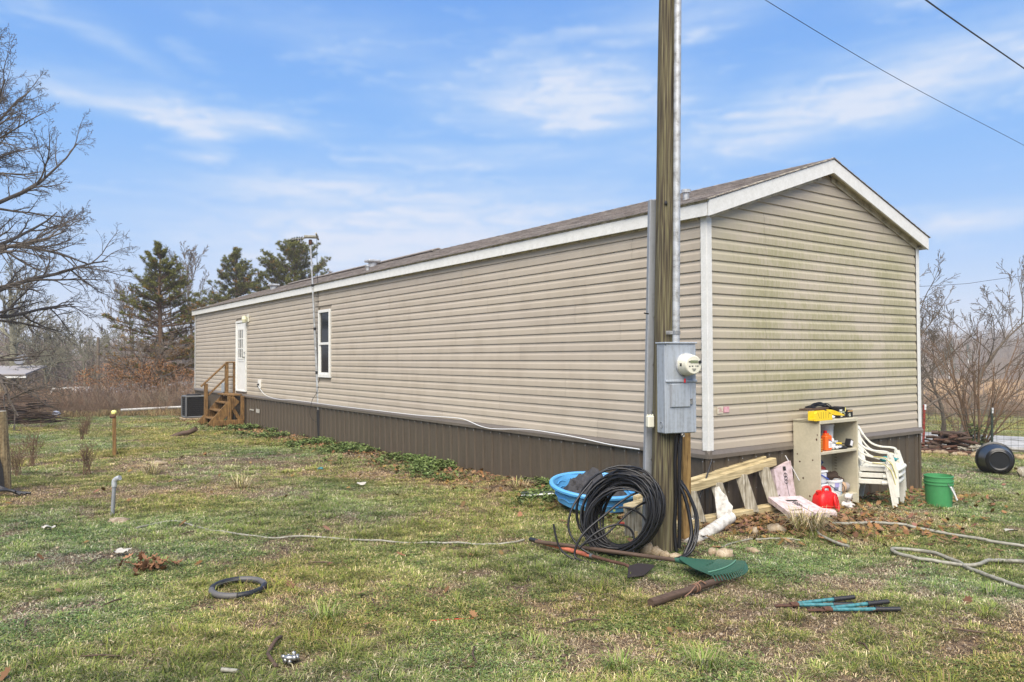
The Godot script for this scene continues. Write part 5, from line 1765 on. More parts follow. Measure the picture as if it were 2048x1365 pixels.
func hoses() -> void:
	var sets := [
		["garden_hose", "grey garden hose looping across the grass at the right", 0.0145, M.hose, [[2.95, -7.36], [3.3, -7.42], [3.65, -7.42], [4.04, -7.11], [4.44, -6.66], [5.3, -6.3], [5.9, -6.5], [5.6, -6.35], [4.6, -6.12], [4.04, -6.09], [3.75, -6.05], [3.51, -5.86], [3.2, -5.98], [3.08, -6.13], [3.1, -6.3], [3.2, -6.36], [3.38, -6.3], [3.45, -6.0], [3.42, -5.75], [3.5, -5.33], [3.75, -4.9]]],
		["grey_hose", "thin pale hose half hidden in the lawn across the left", 0.009, M.hose, [[-3.6, -7.35], [-3.39, -7.66], [-2.9, -7.3], [-2.5, -7.06], [-2.0, -6.94], [-1.45, -6.83], [-0.76, -6.68], [-0.11, -6.67], [0.1, -6.75]]],
		["hose_piece", "short cut piece of grey hose below the dry grass clump", 0.013, M.hose, [[2.75, -6.95], [2.72, -6.75], [2.75, -6.55], [2.8, -6.42]]],
		["pale_cord", "pale cord lying in the soil right of the pole", 0.007, M.hose, [[1.75, -6.5], [2.0, -6.72], [2.25, -6.75], [2.5, -6.7]]],
		["red_string", "thin red string lying on the lawn in the foreground", 0.003, mat(rgb(190, 40, 30), 0.6), [[-0.5, -4.66], [-0.4, -4.68], [-0.33, -4.7], [-0.25, -4.71], [-0.15, -4.69]]]]
	for s in sets:
		var o := G(s[4][0][0], s[4][0][1])
		var p := PackedVector3Array()
		for q in s[4]: p.append(Vector3(q[0], 0, q[1]))
		p = curve(p, 10)
		var w := PackedVector3Array()
		for q in p: w.append(G(q.x, q.z, s[2] + (0.022 if s[2] > 0.012 else 0.008) + 0.006 * sin(q.x * 9.0)) - o)
		tag(wire(s[0], w, s[2], s[3], null, 8, false), s[1], "hose" if s[0].contains("hose") else "cord").position = o

func lawn_things() -> void:
	# steering wheel cover
	var t := thing("steering_wheel_cover", "black and grey steering wheel cover lying on the lawn", "steering wheel cover", G(-1.89, -5.3, 0.028), 0.3)
	t.rotation.x = 0.04
	for k in 4:
		var b := MB.new()
		b.ring(Vector3.ZERO, Basis(Vector3.RIGHT, PI / 2), 0.172, 0.0215, 14, 10, k * PI / 2 + 0.01, (k + 1) * PI / 2 - 0.01)
		put("grip_section", b, M.black if k % 2 == 0 else mat(rgb(88, 86, 84), 0.55), t)
	var sb := MB.new()
	sb.ring(Vector3(0, 0.004, 0), Basis(Vector3.RIGHT, PI / 2), 0.1515, 0.004, 60, 5)
	put("seam", sb, mat(rgb(70, 70, 72), 0.6), t)
	# standpipe
	t = thing("standpipe", "grey metal standpipe with an elbow rising from the lawn", "standpipe", G(-4.22, -8.1))
	var b := MB.new()
	b.rod(Vector3(0, -0.05, 0), Vector3(0.02, 0.32, 0), 0.019, -1.0, 12)
	put("pipe", b, M.dull_grey, t)
	b = MB.new()
	b.tube(curve(PackedVector3Array([Vector3(0.02, 0.3, 0), Vector3(0.022, 0.36, 0), Vector3(0.05, 0.385, 0.0), Vector3(0.085, 0.395, 0.01)])), PackedFloat32Array([0.026]), 12)
	put("elbow", b, M.galv, t)
	t = thing("wooden_stake", "rusty brown stake with a pale yellow cap on the left lawn", "stake", G(-7.08, -13.65))
	b = MB.new()
	b.box(Vector3(0, 0.36, 0), Vector3(0.06, 0.86, 0.06), Basis(Vector3.UP, 0.4) * Basis(Vector3(0, 0, 1), 0.012), 0.008)
	put("shaft", b, M.treated, t)
	b = MB.new()
	b.lathe(PackedVector2Array([Vector2(0.04, 0.0), Vector2(0.046, 0.03), Vector2(0.034, 0.06), Vector2(0, 0.066)]), 14, Transform3D(Basis.IDENTITY, Vector3(-0.01, 0.75, 0)))
	put("cap", b, mat(rgb(226, 226, 138), 0.5), t)
	b = MB.new()
	b.rod(Vector3(-0.06, 0.7, 0.02), Vector3(0.02, 0.7, 0.02), 0.03)
	put("valve", b, M.rust, t)
	# fence post at the left edge with black tubing
	t = thing("fence_post", "split weathered wooden fence post at the left edge", "fence post", G(-6.43, -9.6))
	b = MB.new()
	b.tube(PackedVector3Array([Vector3(0.02, -0.1, 0), Vector3(0.01, 0.3, 0), Vector3(-0.01, 0.7, 0), Vector3(-0.03, 1.0, 0)]), PackedFloat32Array([0.13, 0.125, 0.115, 0.112]), 14)
	put("trunk", b, M.post, t)
	b = MB.new()
	b.rod(Vector3(-0.03, 1.0, 0), Vector3(-0.03, 1.008, 0), 0.108, -1.0, 14)
	put("end_grain", b, M.grey_wood, t)
	b = MB.new()
	b.slab(PackedVector2Array([Vector2(-0.05, 0.0), Vector2(0.07, 0.0), Vector2(0.05, 0.25), Vector2(0.01, 0.42), Vector2(-0.03, 0.2)]), 0.02, Transform3D(Basis(Vector3.UP, 0.5), Vector3(0.08, 0.05, 0.12)))
	put("charred_patch", b, M.dark, t)
	t = thing("black_tubing", "black plastic tubes lying at the foot of the weathered post", "tubing", G(-6.35, -9.35))
	for k in 4:
		put("tube", _tube([Vector3(-0.2, 0.22 - k * 0.02, 0.05), Vector3(0.05, 0.16 - k * 0.03, 0.08), Vector3(0.3, 0.06 + k * 0.01, 0.06 + k * 0.03), Vector3(0.5 - k * 0.03, 0.03 + (0.04 if k == 3 else 0.0), 0.02 + k * 0.05)], 0.016), M.black, t)
	t = thing("blue_spool", "blue plastic spool on the grass at the left edge", "spool", G(-6.5, -9.2, 0.1), 0.3)
	b = MB.new()
	b.lathe(PackedVector2Array([Vector2(0, -0.05), Vector2(0.13, -0.05), Vector2(0.14, 0.0), Vector2(0.13, 0.05), Vector2(0, 0.05)]), 20, Transform3D(Basis(Vector3.RIGHT, PI / 2), Vector3.ZERO))
	put("drum", b, mat(rgb(36, 66, 140), 0.45), t)
	b = MB.new()
	for k in 8: b.rod(Vector3(0, 0, 0.052), Vector3(cos(k * TAU / 8), sin(k * TAU / 8), 0) * 0.13 + Vector3(0, 0, 0.052), 0.004)
	put("spoke", b, M.plastic_white, t)
	# small stray things
	t = thing("aluminium_coupling", "shiny crushed metal ring beside a stick in the foreground", "metal ring", G(-1.17, -4.05, 0.03))
	b = MB.new()
	b.ring(Vector3.ZERO, Basis(Vector3.RIGHT, 1.2), 0.028, 0.015, 12, 6)
	put("ring_body", b, M.steel, t)
	b = MB.new()
	for k in 9: b.lump(Vector3(cos(k * 0.7), 0.25 * sin(k * 2.0), sin(k * 0.7)) * 0.036, Vector3(0.012, 0.014, 0.01), k, 0.4, 6, 4)
	put("lug", b, M.steel, t)
	b = MB.new()
	b.tube(curve(PackedVector3Array([Vector3(0, 0.03, 0), Vector3(0.0, 0.05, 0.1), Vector3(-0.01, 0.02, 0.2), Vector3(0.03, 0.03, 0.3), Vector3(0.09, 0.012, 0.38)])), PackedFloat32Array([0.009, 0.01, 0.011]), 7)
	var st := put("bent_stick", b, M.dark_wood)
	st.position = G(-1.31, -4.36, 0.0)
	tag(st, "bent dark stick lying in the foreground beside the metal ring", "stick")
	b = MB.new()
	b.rod(Vector3(-0.04, 0.012, 0), Vector3(0.05, 0.018, 0.03), 0.012, 0.010)
	st = put("bone_piece", b, M.hose)
	st.position = G(-1.44, -3.92, 0.012)
	tag(st, "short pale piece of pipe in the near grass", "pipe piece")
	rng.seed = 909
	for k in 14:
		var x: float = [-2.6, -1.5, -0.9, -3.3, -2.2, 0.4, 2.6, -0.9, -3.0, 1.9, -1.9, 0.1, -2.9, -0.2][k]
		var z: float = [-5.0, -6.0, -5.0, -6.1, -4.1, -4.6, -4.4, -7.6, -7.1, -4.2, -6.4, -5.5, -4.6, -4.1][k]
		b = MB.new()
		var l := R(0.05, 0.13)
		var a := R(0, TAU)
		var dd := Vector3(cos(a), 0, sin(a)) * l
		b.tube(PackedVector3Array([-dd, Vector3(R(-0.02, 0.02), R(0.0, 0.02), R(-0.02, 0.02)), dd]), PackedFloat32Array([0.004, 0.006, 0.003]), 6)
		st = put("twig", b, M.dark_wood)
		st.position = G(x, z, 0.022)
		tag(st, "short dark twig lying in the lawn grass", "twig", "twigs on the lawn")
	for q in [["paper_scrap", "white paper scrap on the grass beside the skirting weeds", -1.95, -9.9], ["paper_scrap", "white and red wrapper on the grass below the green bucket", 4.75, -7.35], ["paper_scrap", "white scrap on the left lawn near the standpipe", -4.4, -7.3], ["paper_scrap", "pale scrap on the lawn left of the leaf heap", -3.2, -6.3]]:
		b = MB.new()
		var pts := PackedVector3Array()
		for i in 5:
			for k in 5: pts.append(Vector3((k - 2) * 0.028, 0.02 + R(0.0, 0.03), (i - 2) * 0.02))
		b.sheet(pts, 5, 5)
		st = put(q[0], b, M.litter)
		st.position = G(q[2], q[3], 0.01)
		tag(st, q[1], "litter", "scraps of litter")
	b = MB.new()
	b.lump(Vector3.ZERO, Vector3(0.05, 0.02, 0.04), 3, 0.4)
	st = put("teal_scrap", b, M.teal)
	st.position = G(-2.9, -11.6, 0.02)
	tag(st, "small teal plastic scrap on the grass before the skirting", "litter")
	# stepping stones by the standpipe and rocks round the pole
	var rocks := [[-3.98, -7.75, 0.12, 0.025], [-5.7, -12.4, 0.13, 0.04], [1.08, -6.28, 0.075, 0.08], [1.16, -6.24, 0.06, 0.05], [0.98, -6.32, 0.06, 0.05], [1.22, -6.2, 0.05, 0.04], [1.7, -6.2, 0.09, 0.05], [1.63, -6.28, 0.05, 0.04], [1.98, -6.35, 0.06, 0.03], [2.4, -7.05, 0.09, 0.07], [2.2, -7.0, 0.05, 0.05], [1.3, -6.16, 0.05, 0.035]]
	for k in rocks.size():
		b = MB.new()
		var q: Array = rocks[k]
		var sh := R(0.85, 1.1)
		b.col = Color(sh, sh, sh)
		b.lump(Vector3.ZERO, Vector3(q[2], q[3], q[2] * R(0.6, 0.9)), 100 + k, 0.3, 10, 7)
		st = put("rock", b, M.rock)
		st.position = G(q[0], q[1], q[3] * 0.4)
		st.rotation.y = R(0, TAU)
		tag(st, ["flat pale stepping stone beside the standpipe", "flat pale stone by the yellow capped stake"][k] if k < 2 else ["", "", "tan rock at the left foot of the pole, largest there", "brown rock touching the front of the pole", "small rock at the left of the pole by the coil", "small rock in front of the pole foot", "broad pale rock on the soil right of the pole", "small stone beside the broad pale rock", "flat stone between the pole and the dry clump", "tan rock beside the dry straw clump", "brown rock behind the drain pipe end", "tiny stone nearest the camera by the pole"][k], "rock", "" if k < 2 else "rocks round the pole")
	# a stump of a log by the steps, white pipe at the far edge of the lawn
	b = MB.new()
	b.tube(curve(PackedVector3Array([Vector3(-0.3, 0.0, 0.1), Vector3(-0.1, 0.08, 0.0), Vector3(0.1, 0.12, 0.0), Vector3(0.26, 0.2, 0.02)])), PackedFloat32Array([0.03, 0.055]), 9)
	st = put("rotten_log", b, M.dark_wood)
	st.position = G(-7.5, -17.6, -0.03)
	tag(st, "short rotten log lying on the grass before the steps", "log")
	var wp0 := Vector3(-14.6, 0, -28.6)
	b = MB.new()
	b.tube(PackedVector3Array([Vector3.ZERO, Vector3(1.6, 0.02, -1.3), Vector3(3.4, 0.06, -3.0)]), PackedFloat32Array([0.05]), 10)
	st = put("white_pipe", b, M.pvc)
	st.position = G(wp0.x, wp0.z, 0.2)
	tag(st, "long white pipe lying along the far edge of the left lawn", "pipe")

# ---- right side --------------------------------------------------------------
func right_side() -> void:
	var t := thing("black_tub", "big shiny black plastic tub tipped on its side", "tub", G(7.95, -12.6, 0.23))
	var ax := Vector3(-0.38, 0.05, 1.0).normalized()   # the bottom faces the camera
	var x := Vector3.UP.cross(ax).normalized()
	var xf := Transform3D(Basis(x, -ax, x.cross(-ax)), Vector3.ZERO)
	var b := MB.new()
	b.lathe(PackedVector2Array([Vector2(0, -0.17), Vector2(0.17, -0.17), Vector2(0.2, -0.15), Vector2(0.255, 0.12), Vector2(0.262, 0.17), Vector2(0.25, 0.17), Vector2(0.19, -0.14), Vector2(0, -0.15)]), 36, xf)
	put("shell", b, M.tub, t)
	b = MB.new()
	b.lathe(PackedVector2Array([Vector2(0.255, 0.15), Vector2(0.285, 0.16), Vector2(0.285, 0.178), Vector2(0.255, 0.18)]), 36, xf)
	b.lathe(PackedVector2Array([Vector2(0.13, -0.172), Vector2(0.15, -0.178), Vector2(0.165, -0.172)]), 36, xf)
	put("rim", b, M.tub, t)
	b = MB.new()
	b.box(Vector3(0.27, 0.05, -0.16), Vector3(0.1, 0.2, 0.1), Basis(Vector3.UP, 0.4), 0.03)
	put("handle_lug", b, M.tub, t)
	# posts and wire
	var P := [[3.0, -17.6], [9.12, -17.0], [10.6, -16.95], [12.6, -16.9], [15.5, -16.8], [18.5, -16.8]]
	for k in P.size():
		var h := 1.02
		var red := k == 1
		t = thing("fence_post", ["green steel fence post behind the home", "red steel fence post with a white tip behind the wood pile", "dark green steel fence post with white tip behind the tub", "dark steel fence post at the far right", "dark steel fence post along the road", "dark steel fence post farthest along the road"][k], "fence post", G(P[k][0], P[k][1]), 0.3, "steel fence posts")
		b = MB.new()
		b.box(Vector3(0, h / 2 - 0.05, 0), Vector3(0.05, h, 0.012), Basis(Vector3(0, 0, 1), -0.045 if red else -0.02), 0.002)
		b.box(Vector3(0, h / 2 - 0.05, -0.02), Vector3(0.012, h, 0.04), Basis(Vector3(0, 0, 1), -0.045 if red else -0.02), 0.002)
		put("shaft", b, M.red_post if red else M.green_post, t)
		b = MB.new()
		b.box(Vector3(0.042 if red else 0.02, h - 0.1, 0), Vector3(0.054, 0.12, 0.018), Basis(Vector3(0, 0, 1), -0.045), 0.004)
		put("white_tip", b, M.plastic_white, t)
	t = thing("wire_fence", "thin woven wire fence running along the road", "fence", G(9.12, -17.0))
	for k in P.size() - 1:
		var a := G(P[k][0], P[k][1]) - t.position
		var e := G(P[k + 1][0], P[k + 1][1]) - t.position
		b = MB.new()
		for y in 8: b.rod(a + Vector3(0, 0.05 + y * 0.125, 0.03), e + Vector3(0, 0.05 + y * 0.125, 0.03), 0.0035, -1.0, 4)
		var m := int(a.distance_to(e) / 0.15)
		for i in m:
			var q := a.lerp(e, (i + 0.5) / m)
			b.rod(q + Vector3(0, 0.05, 0.03), q + Vector3(0, 0.93, 0.03), 0.003, -1.0, 4)
		put("wire_mesh", b, M.green_post, t)
	# wood pile
	rng.seed = 77
	t = thing("wood_pile", "heap of dark split logs and sticks by the wire fence", "wood pile", G(9.35, -16.4))
	for k in 70:
		b = MB.new()
		var y := R(0.03, 0.42)
		var sp := 0.52 * (1.0 - y / 0.6)
		var c := Vector3(R(-sp, sp), y, R(-0.25, 0.25))
		var an := R(-0.7, 0.7) + (PI / 2 if k % 3 == 0 else 0.0)
		var d := Vector3(cos(an), R(-0.25, 0.25), sin(an)) * R(0.12, 0.3)
		var rr := R(0.018, 0.05)
		var s := R(0.6, 1.3)
		b.col = Color(s, s * 0.95, s * 0.9)
		b.tube(PackedVector3Array([c - d, c + Vector3(R(-0.02, 0.02), R(-0.02, 0.02), 0), c + d]), PackedFloat32Array([rr, rr, rr * 0.7]), 6)
		put("log", b, M.dark_wood if k % 4 else M.rust, t)
	b = MB.new()
	b.bar(Vector3(-0.55, 0.06, 0), Vector3(0.65, 0.03, 0.55), 0.14, 0.05)
	var st := put("rusty_beam", b, M.rust)
	st.position = G(9.05, -16.3, 0.02)
	tag(st, "rust brown beam lying on the grass before the wood pile", "beam")
	t = thing("driftwood", "bleached grey branches lying right of the wood pile", "branches", G(9.75, -16.0))
	for k in 26:
		b = MB.new()
		var c := Vector3(R(-0.45, 0.5), R(0.02, 0.16), R(-0.2, 0.25))
		var d := Vector3(R(-0.3, 0.3), R(-0.06, 0.12), R(-0.2, 0.2))
		b.tube(PackedVector3Array([c - d, c + Vector3(0, R(0.0, 0.04), 0), c + d]), PackedFloat32Array([0.02, 0.016, 0.008]), 5)
		put("branch", b, M.grey_wood, t)
	for k in 34:
		b = MB.new()
		var s := R(0.8, 1.15)
		b.col = Color(s, s * R(0.86, 0.97), s * R(0.75, 0.9))
		var sz := R(0.05, 0.11)
		b.lump(Vector3.ZERO, Vector3(sz, sz * 0.7, sz * 0.85), 200 + k, 0.3, 8, 6)
		st = put("border_stone", b, M.rock)
		st.position = G(8.1 + k * 0.105 + R(-0.05, 0.05), -15.75 + R(-0.18, 0.18) + 0.012 * k, 0.03)
		tag(st, "tan stone in the rock border before the wood pile", "stone", "border stones")
	b = MB.new()
	b.tube(curve(PackedVector3Array([Vector3(-0.1, 0.05, 0), Vector3(0.1, 0.12, 0.05), Vector3(0.25, 0.18, 0), Vector3(0.42, 0.1, -0.1)])), PackedFloat32Array([0.05, 0.09, 0.1]), 9)
	st = put("weathered_log", b, M.grey_wood)
	st.position = G(8.2, -12.3, 0.0)
	tag(st, "weathered log at the right edge beside the black tub", "log")
	# road
	b = MB.new()
	var near := []
	var farr := []
	for i in 41:
		var xx := -30.0 + i * 2.5
		near.append(Vector3(xx, ground(xx, -18.0) + 0.05, -17.9 - 0.012 * xx))
		farr.append(Vector3(xx, ground(xx, -18.0) + 0.03, -21.9 - 0.0 * xx))
	for i in 40:
		b.quad(near[i], near[i + 1], farr[i + 1], farr[i])
	for i in 40:
		if near[i].x < 7.0: continue
	var rd := MB.new()
	for i in 40:
		if near[i + 1].x > 4.0: rd.oq(near[i], near[i + 1], farr[i + 1], farr[i], Vector3.UP)
	for i in 40:
		if near[i + 1].x > 4.0:
			rd.oq(near[i], near[i + 1], near[i + 1] - Vector3(0, 0.3, -0.1), near[i] - Vector3(0, 0.3, -0.1), Vector3(0, 0, 1))
	tag(put("road", rd, M.road), "pale grey asphalt lane beyond the wire fence", "road", "", "structure")

func overhead_wires() -> void:
	for q in [["overhead_wire", "thin overhead wire running from the pole top to the right", [Vector3(1.37, 5.12, -6.43), Vector3(4.5, 5.02, -9.15), Vector3(8.2, 5.03, -12.3), Vector3(14, 5.1, -17.3), Vector3(24.0, 5.6, -25.8)], 0.0035],
		["overhead_cable", "thick black overhead cable at the upper right", [Vector3(1.37, 6.5, -6.43), Vector3(4.5, 6.33, -9.2), Vector3(8.35, 6.38, -12.5), Vector3(14, 6.6, -17.4), Vector3(24.0, 7.2, -25.8)], 0.011],
		["overhead_wire", "far overhead wire crossing above the bare trees at the right", [Vector3(10.0, 4.1, -30.0), Vector3(17.0, 4.35, -30.0), Vector3(20.1, 4.7, -30.0), Vector3(34.0, 6.4, -30.0)], 0.009]]:
		var w := PackedVector3Array(q[2])
		var o := w[0]
		for i in w.size(): w[i] -= o
		tag(wire(q[0], w, q[3], M.black), q[1], "wire").position = o

# ---- buildings and clutter far left ------------------------------------------
func far_left() -> void:
	var t := thing("shed", "low cream shed with a pale metal roof at the far left", "shed", Vector3(-32.7, -1.3, -46.0), 0.3)
	var b := MB.new()
	b.box(Vector3(0, 1.0, 0), Vector3(5.0, 2.0, 3.0), Basis.IDENTITY, 0.0)
	put("wall", b, mat(rgb(206, 192, 150), 0.8), t)
	b = MB.new()
	b.box(Vector3(0.5, 2.25, 0.2), Vector3(6.4, 0.09, 4.4), Basis(Vector3.RIGHT, 0.1), 0.01)
	var rf := put("roof", b, mat(rgb(150, 146, 146), 0.6), t)
	b = MB.new()
	b.box(Vector3(0.5, 1.88, 2.3), Vector3(6.4, 0.12, 0.06), Basis.IDENTITY, 0.005)
	put("fascia", b, M.white, rf)
	b = MB.new()
	b.box(Vector3(2.53, 1.0, 0.4), Vector3(0.05, 1.5, 0.9), Basis.IDENTITY, 0.0)
	put("door", b, M.dark, t)
	for x in [-1.5, 1.0, 3.4]:
		b = MB.new()
		b.box(Vector3(x, 0.9, 2.1), Vector3(0.1, 1.9, 0.1), Basis.IDENTITY, 0.005)
		put("porch_post", b, M.dark_wood, t)
	var ds := thing("satellite_dish", "grey satellite dish above the cream shed roof", "satellite dish", Vector3(-30.4, 0.95, -47.5))
	b = MB.new()
	b.rod(Vector3(0, 0, 0), Vector3(0, 0.5, 0), 0.03)
	put("stand", b, M.dull_grey, ds)
	b = MB.new()
	b.lathe(PackedVector2Array([Vector2(0, 0.0), Vector2(0.16, 0.02), Vector2(0.3, 0.07), Vector2(0.4, 0.12)]), 20, Transform3D(Basis(Vector3.RIGHT, 0.9), Vector3(0, 0.6, 0)))
	put("dish", b, mat(rgb(104, 106, 112), 0.8), ds)
	for q in [[-26.2, -54.0, 3.9, "low white house with pale metal roof behind the brush and pine"], [-25.2, -60.0, 3.6, "small white house behind the air conditioner"]]:
		t = thing("white_house", q[3], "house", Vector3(q[0], -2.6, q[1]), 0.1)
		b = MB.new()
		b.box(Vector3(0, 1.0, 0), Vector3(q[2], 1.5, 4.0), Basis.IDENTITY, 0.0)
		put("wall", b, mat(rgb(216, 216, 214), 0.7), t)
		b = MB.new()
		for s in [-1.0, 1.0]:
			b.box(Vector3(0, 2.02, s * 1.1), Vector3(q[2] + 0.5, 0.06, 2.6), Basis(Vector3.RIGHT, s * 0.28), 0.01)
		put("roof", b, mat(rgb(170, 174, 182), 0.5), t)
		b = MB.new()
		b.slab(PackedVector2Array([Vector2(-2.0, 1.75), Vector2(2.0, 1.75), Vector2(0, 2.3)]), q[2] - 0.1, Transform3D(Basis(Vector3.UP, PI / 2), Vector3.ZERO))
		put("gable", b, mat(rgb(216, 216, 214), 0.7), t)
		for k in 3:
			b = MB.new()
			b.box(Vector3((k - 1) * q[2] * 0.3, 0.95, 2.01), Vector3(1.1, 1.0, 0.06), Basis.IDENTITY, 0.01)
			var wn := put("window" if k != 1 else "door", b, M.white, t)
			b = MB.new()
			b.box(Vector3((k - 1) * q[2] * 0.3, 0.95, 2.05), Vector3(0.9, 0.8, 0.03), Basis.IDENTITY, 0.0)
			put("pane", b, M.glass, wn)
	# pickup half hidden in the brush
	t = thing("white_pickup", "white pickup truck half hidden in the brush", "pickup truck", Vector3(-25.3, -1.55, -43.5), 1.45)
	b = MB.new()
	b.box(Vector3(0, 0.75, 0), Vector3(1.75, 0.55, 4.6), Basis.IDENTITY, 0.08)
	put("body", b, M.white, t)
	b = MB.new()
	b.slab(PackedVector2Array([Vector2(-1.0, 1.0), Vector2(0.9, 1.0), Vector2(0.55, 1.55), Vector2(-0.7, 1.58)]), 1.55, Transform3D(Basis(Vector3.UP, PI / 2), Vector3(0, 0, 0.3)))
	put("cab", b, M.white, t)
	b = MB.new()
	b.slab(PackedVector2Array([Vector2(-0.85, 1.05), Vector2(0.72, 1.05), Vector2(0.48, 1.48), Vector2(-0.6, 1.5)]), 1.6, Transform3D(Basis(Vector3.UP, PI / 2), Vector3(0, 0, 0.3)))
	put("window", b, M.glass, t)
	for s in [-1.0, 1.0]:
		for z in [-1.4, 1.5]:
			b = MB.new()
			b.rod(Vector3(s * 0.65, 0.36, z), Vector3(s * 0.9, 0.36, z), 0.36, -1.0, 18)
			put("wheel", b, M.black, t)
	b = MB.new()
	b.rod(Vector3(0, -0.2, 0), Vector3(0, 4.2, 0), 0.1, 0.08)
	var st := put("slim_pole", b, M.bark)
	st.position = Vector3(-24.6, -1.3, -45.5)
	tag(st, "slim grey pole standing in the brush left of the pine", "pole")
	# brush pile
	rng.seed = 123
	t = thing("brush_pile", "dark heap of cut branches at the left edge of the lawn", "brush pile", G(-14.4, -22.4))
	for k in 150:
		var y := R(0.02, 0.62) * R(0.5, 1.0)
		var sp := 1.15 * (1.0 - y * 0.9)
		var c := Vector3(R(-sp, sp), y, R(-0.5, 0.5))
		var an := R(-0.5, 0.5)
		var d := Vector3(cos(an), R(-0.12, 0.12), sin(an)) * R(0.2, 0.6)
		b = MB.new()
		var s := R(0.45, 1.0)
		b.col = Color(s, s * 0.95, s * 0.9)
		b.tube(PackedVector3Array([c - d, c + Vector3(R(-0.05, 0.05), R(-0.04, 0.06), 0), c + d]), PackedFloat32Array([R(0.008, 0.03), 0.015, 0.006]), 5)
		put("branch", b, M.dark_wood, t)
	for k in 3:
		b = MB.new()
		b.bar(Vector3(-0.9, 0.62 + k * 0.07, 0.1 - k * 0.1), Vector3(0.7 - k * 0.2, 0.66 + k * 0.06, -0.1), 0.12, 0.05)
		put("plank", b, M.dark_wood, t)
	t = thing("white_bag", "pale plastic sack lying at the edge of the brush", "sack", G(-16.4, -27.6))
	b = MB.new()
	b.lump(Vector3(0, 0.1, 0), Vector3(0.16, 0.13, 0.14), 5, 0.35)
	put("sack", b, mat(rgb(170, 176, 190), 0.5), t)

# ---- ground and everything that grows ----------------------------------------
# bare or worn places: x, z, radius across, radius along, strength
const WORN := [[1.6, -4.9, 0.75, 0.42, 0.6], [1.25, -5.25, 0.55, 0.3, 0.9], [2.5, -7.6, 1.2, 0.75, 0.95], [1.7, -6.7, 0.8, 0.5, 0.7], [2.9, -4.5, 1.0, 0.5, 0.35], [3.6, -8.2, 1.2, 0.6, 0.75],
	[-5.2, -9.6, 2.0, 0.6, 0.95], [-5.6, -12.6, 2.6, 0.9, 0.8], [-3.3, -6.4, 0.7, 0.35, 0.75], [-3.0, -4.9, 0.5, 0.25, 0.6], [-1.2, -7.9, 1.4, 0.5, 0.35], [-2.2, -11.0, 1.6, 0.5, 0.45],
	[4.5, -10.6, 2.5, 0.35, 0.5], [6.5, -11.8, 3.0, 0.5, 0.6], [-0.3, -5.6, 0.9, 0.4, 0.4], [0.5, -4.2, 0.7, 0.3, 0.3], [-1.9, -4.1, 0.8, 0.3, 0.35], [2.4, -5.4, 0.8, 0.35, 0.4], [3.4, -5.2, 0.8, 0.3, 0.3], [-13.5, -29.5, 9.0, 1.8, 0.8], [-14.4, -22.4, 1.6, 1.0, 0.9], [5.2, -7.7, 1.0, 0.5, 0.4]]

func worn(x: float, z: float) -> float:
	var s := 0.0
	for k in WORN:
		var a: float = (x - k[0]) / k[2]
		var b: float = (z - k[1]) / k[3]
		var q := a * a + b * b
		if q < 4.0: s = maxf(s, k[4] * exp(-q))
	# along the skirting
	var l := HX.affine_inverse() * Vector3(x, 0, z)
	if l.z < 0.5 and l.x < 0.2: s = maxf(s, 0.75 * smoothstep(1.1, 0.1, -l.x))
	return s

func cover(x: float, z: float) -> float:   # how much living grass
	var n := nz.get_noise_2d(x * 70.0 + 300.0, z * 70.0) * 0.9 + nz.get_noise_2d(x * 260.0, z * 260.0 + 90.0) * 0.9 + nz.get_noise_2d(x * 15.0, z * 15.0) * 0.35
	return clampf(0.67 + n * 1.1 - worn(x, z) * 1.2, 0.0, 1.0)

func indoors(x: float, z: float) -> bool:
	var l := HX.affine_inverse() * Vector3(x, 0, z)
	return l.x > -0.03 and l.x < HW + 0.03 and l.z < 0.03 and l.z > -HL - 0.1

func terrain() -> void:
	var b := MB.new()
	var rings := 230
	var segs := 420
	var pts := PackedVector3Array()
	var r := 0.25
	var rr := PackedFloat32Array()
	for i in rings:
		rr.append(r)
		r = minf(r * 1.0365 + 0.004, 1100.0)
	for i in rings:
		for k in segs + 1:
			var a := -TAU * (k % segs) / segs
			var x := sin(a) * rr[i]
			var z := -cos(a) * rr[i]
			pts.append(Vector3(x, ground(x, z), z))
	b.sheet(pts, rings, segs + 1)
	for i in pts.size():
		var x := pts[i].x
		var z := pts[i].z
		var q := sqrt(x * x + z * z)
		var c := Color(0.33, 0.25, 0.165)
		if q < 60.0:
			var g := cover(x, z)
			var n := nz.get_noise_2d(x * 120.0 + 50.0, z * 120.0)
			c = Color(0.13, 0.09, 0.062).lerp(Color(0.27, 0.2, 0.135), clampf(0.42 + n * 1.3, 0.0, 1.0)).lerp(Color(0.15, 0.15, 0.065), g * 0.7)
			var dark := clampf(worn(x, z) - 0.55, 0.0, 0.4) * 1.2
			c = c.lerp(Color(0.12, 0.08, 0.052), dark)
		if q > 24.0:
			var f := Color(0.26, 0.19, 0.125)
			if x > 0.0:
				var n2 := nz.get_noise_2d(x * 6.0, z * 6.0)
				f = Color(0.30, 0.32, 0.13) if q < 95.0 + n2 * 30.0 else Color(0.62, 0.42, 0.2)
				if q > 175.0: f = Color(0.26, 0.2, 0.14)
				f = f.lerp(Color(0.34, 0.24, 0.14), clampf(n2 * 1.2 + 0.2, 0.0, 0.7) if q < 95.0 else 0.0)
			c = c.lerp(f, smoothstep(24.0, 34.0, q))
		b.c[i] = c
	tag(put("ground", b, M.ground), "uneven winter ground of soil, thatch and thin grass", "ground", "", "structure")

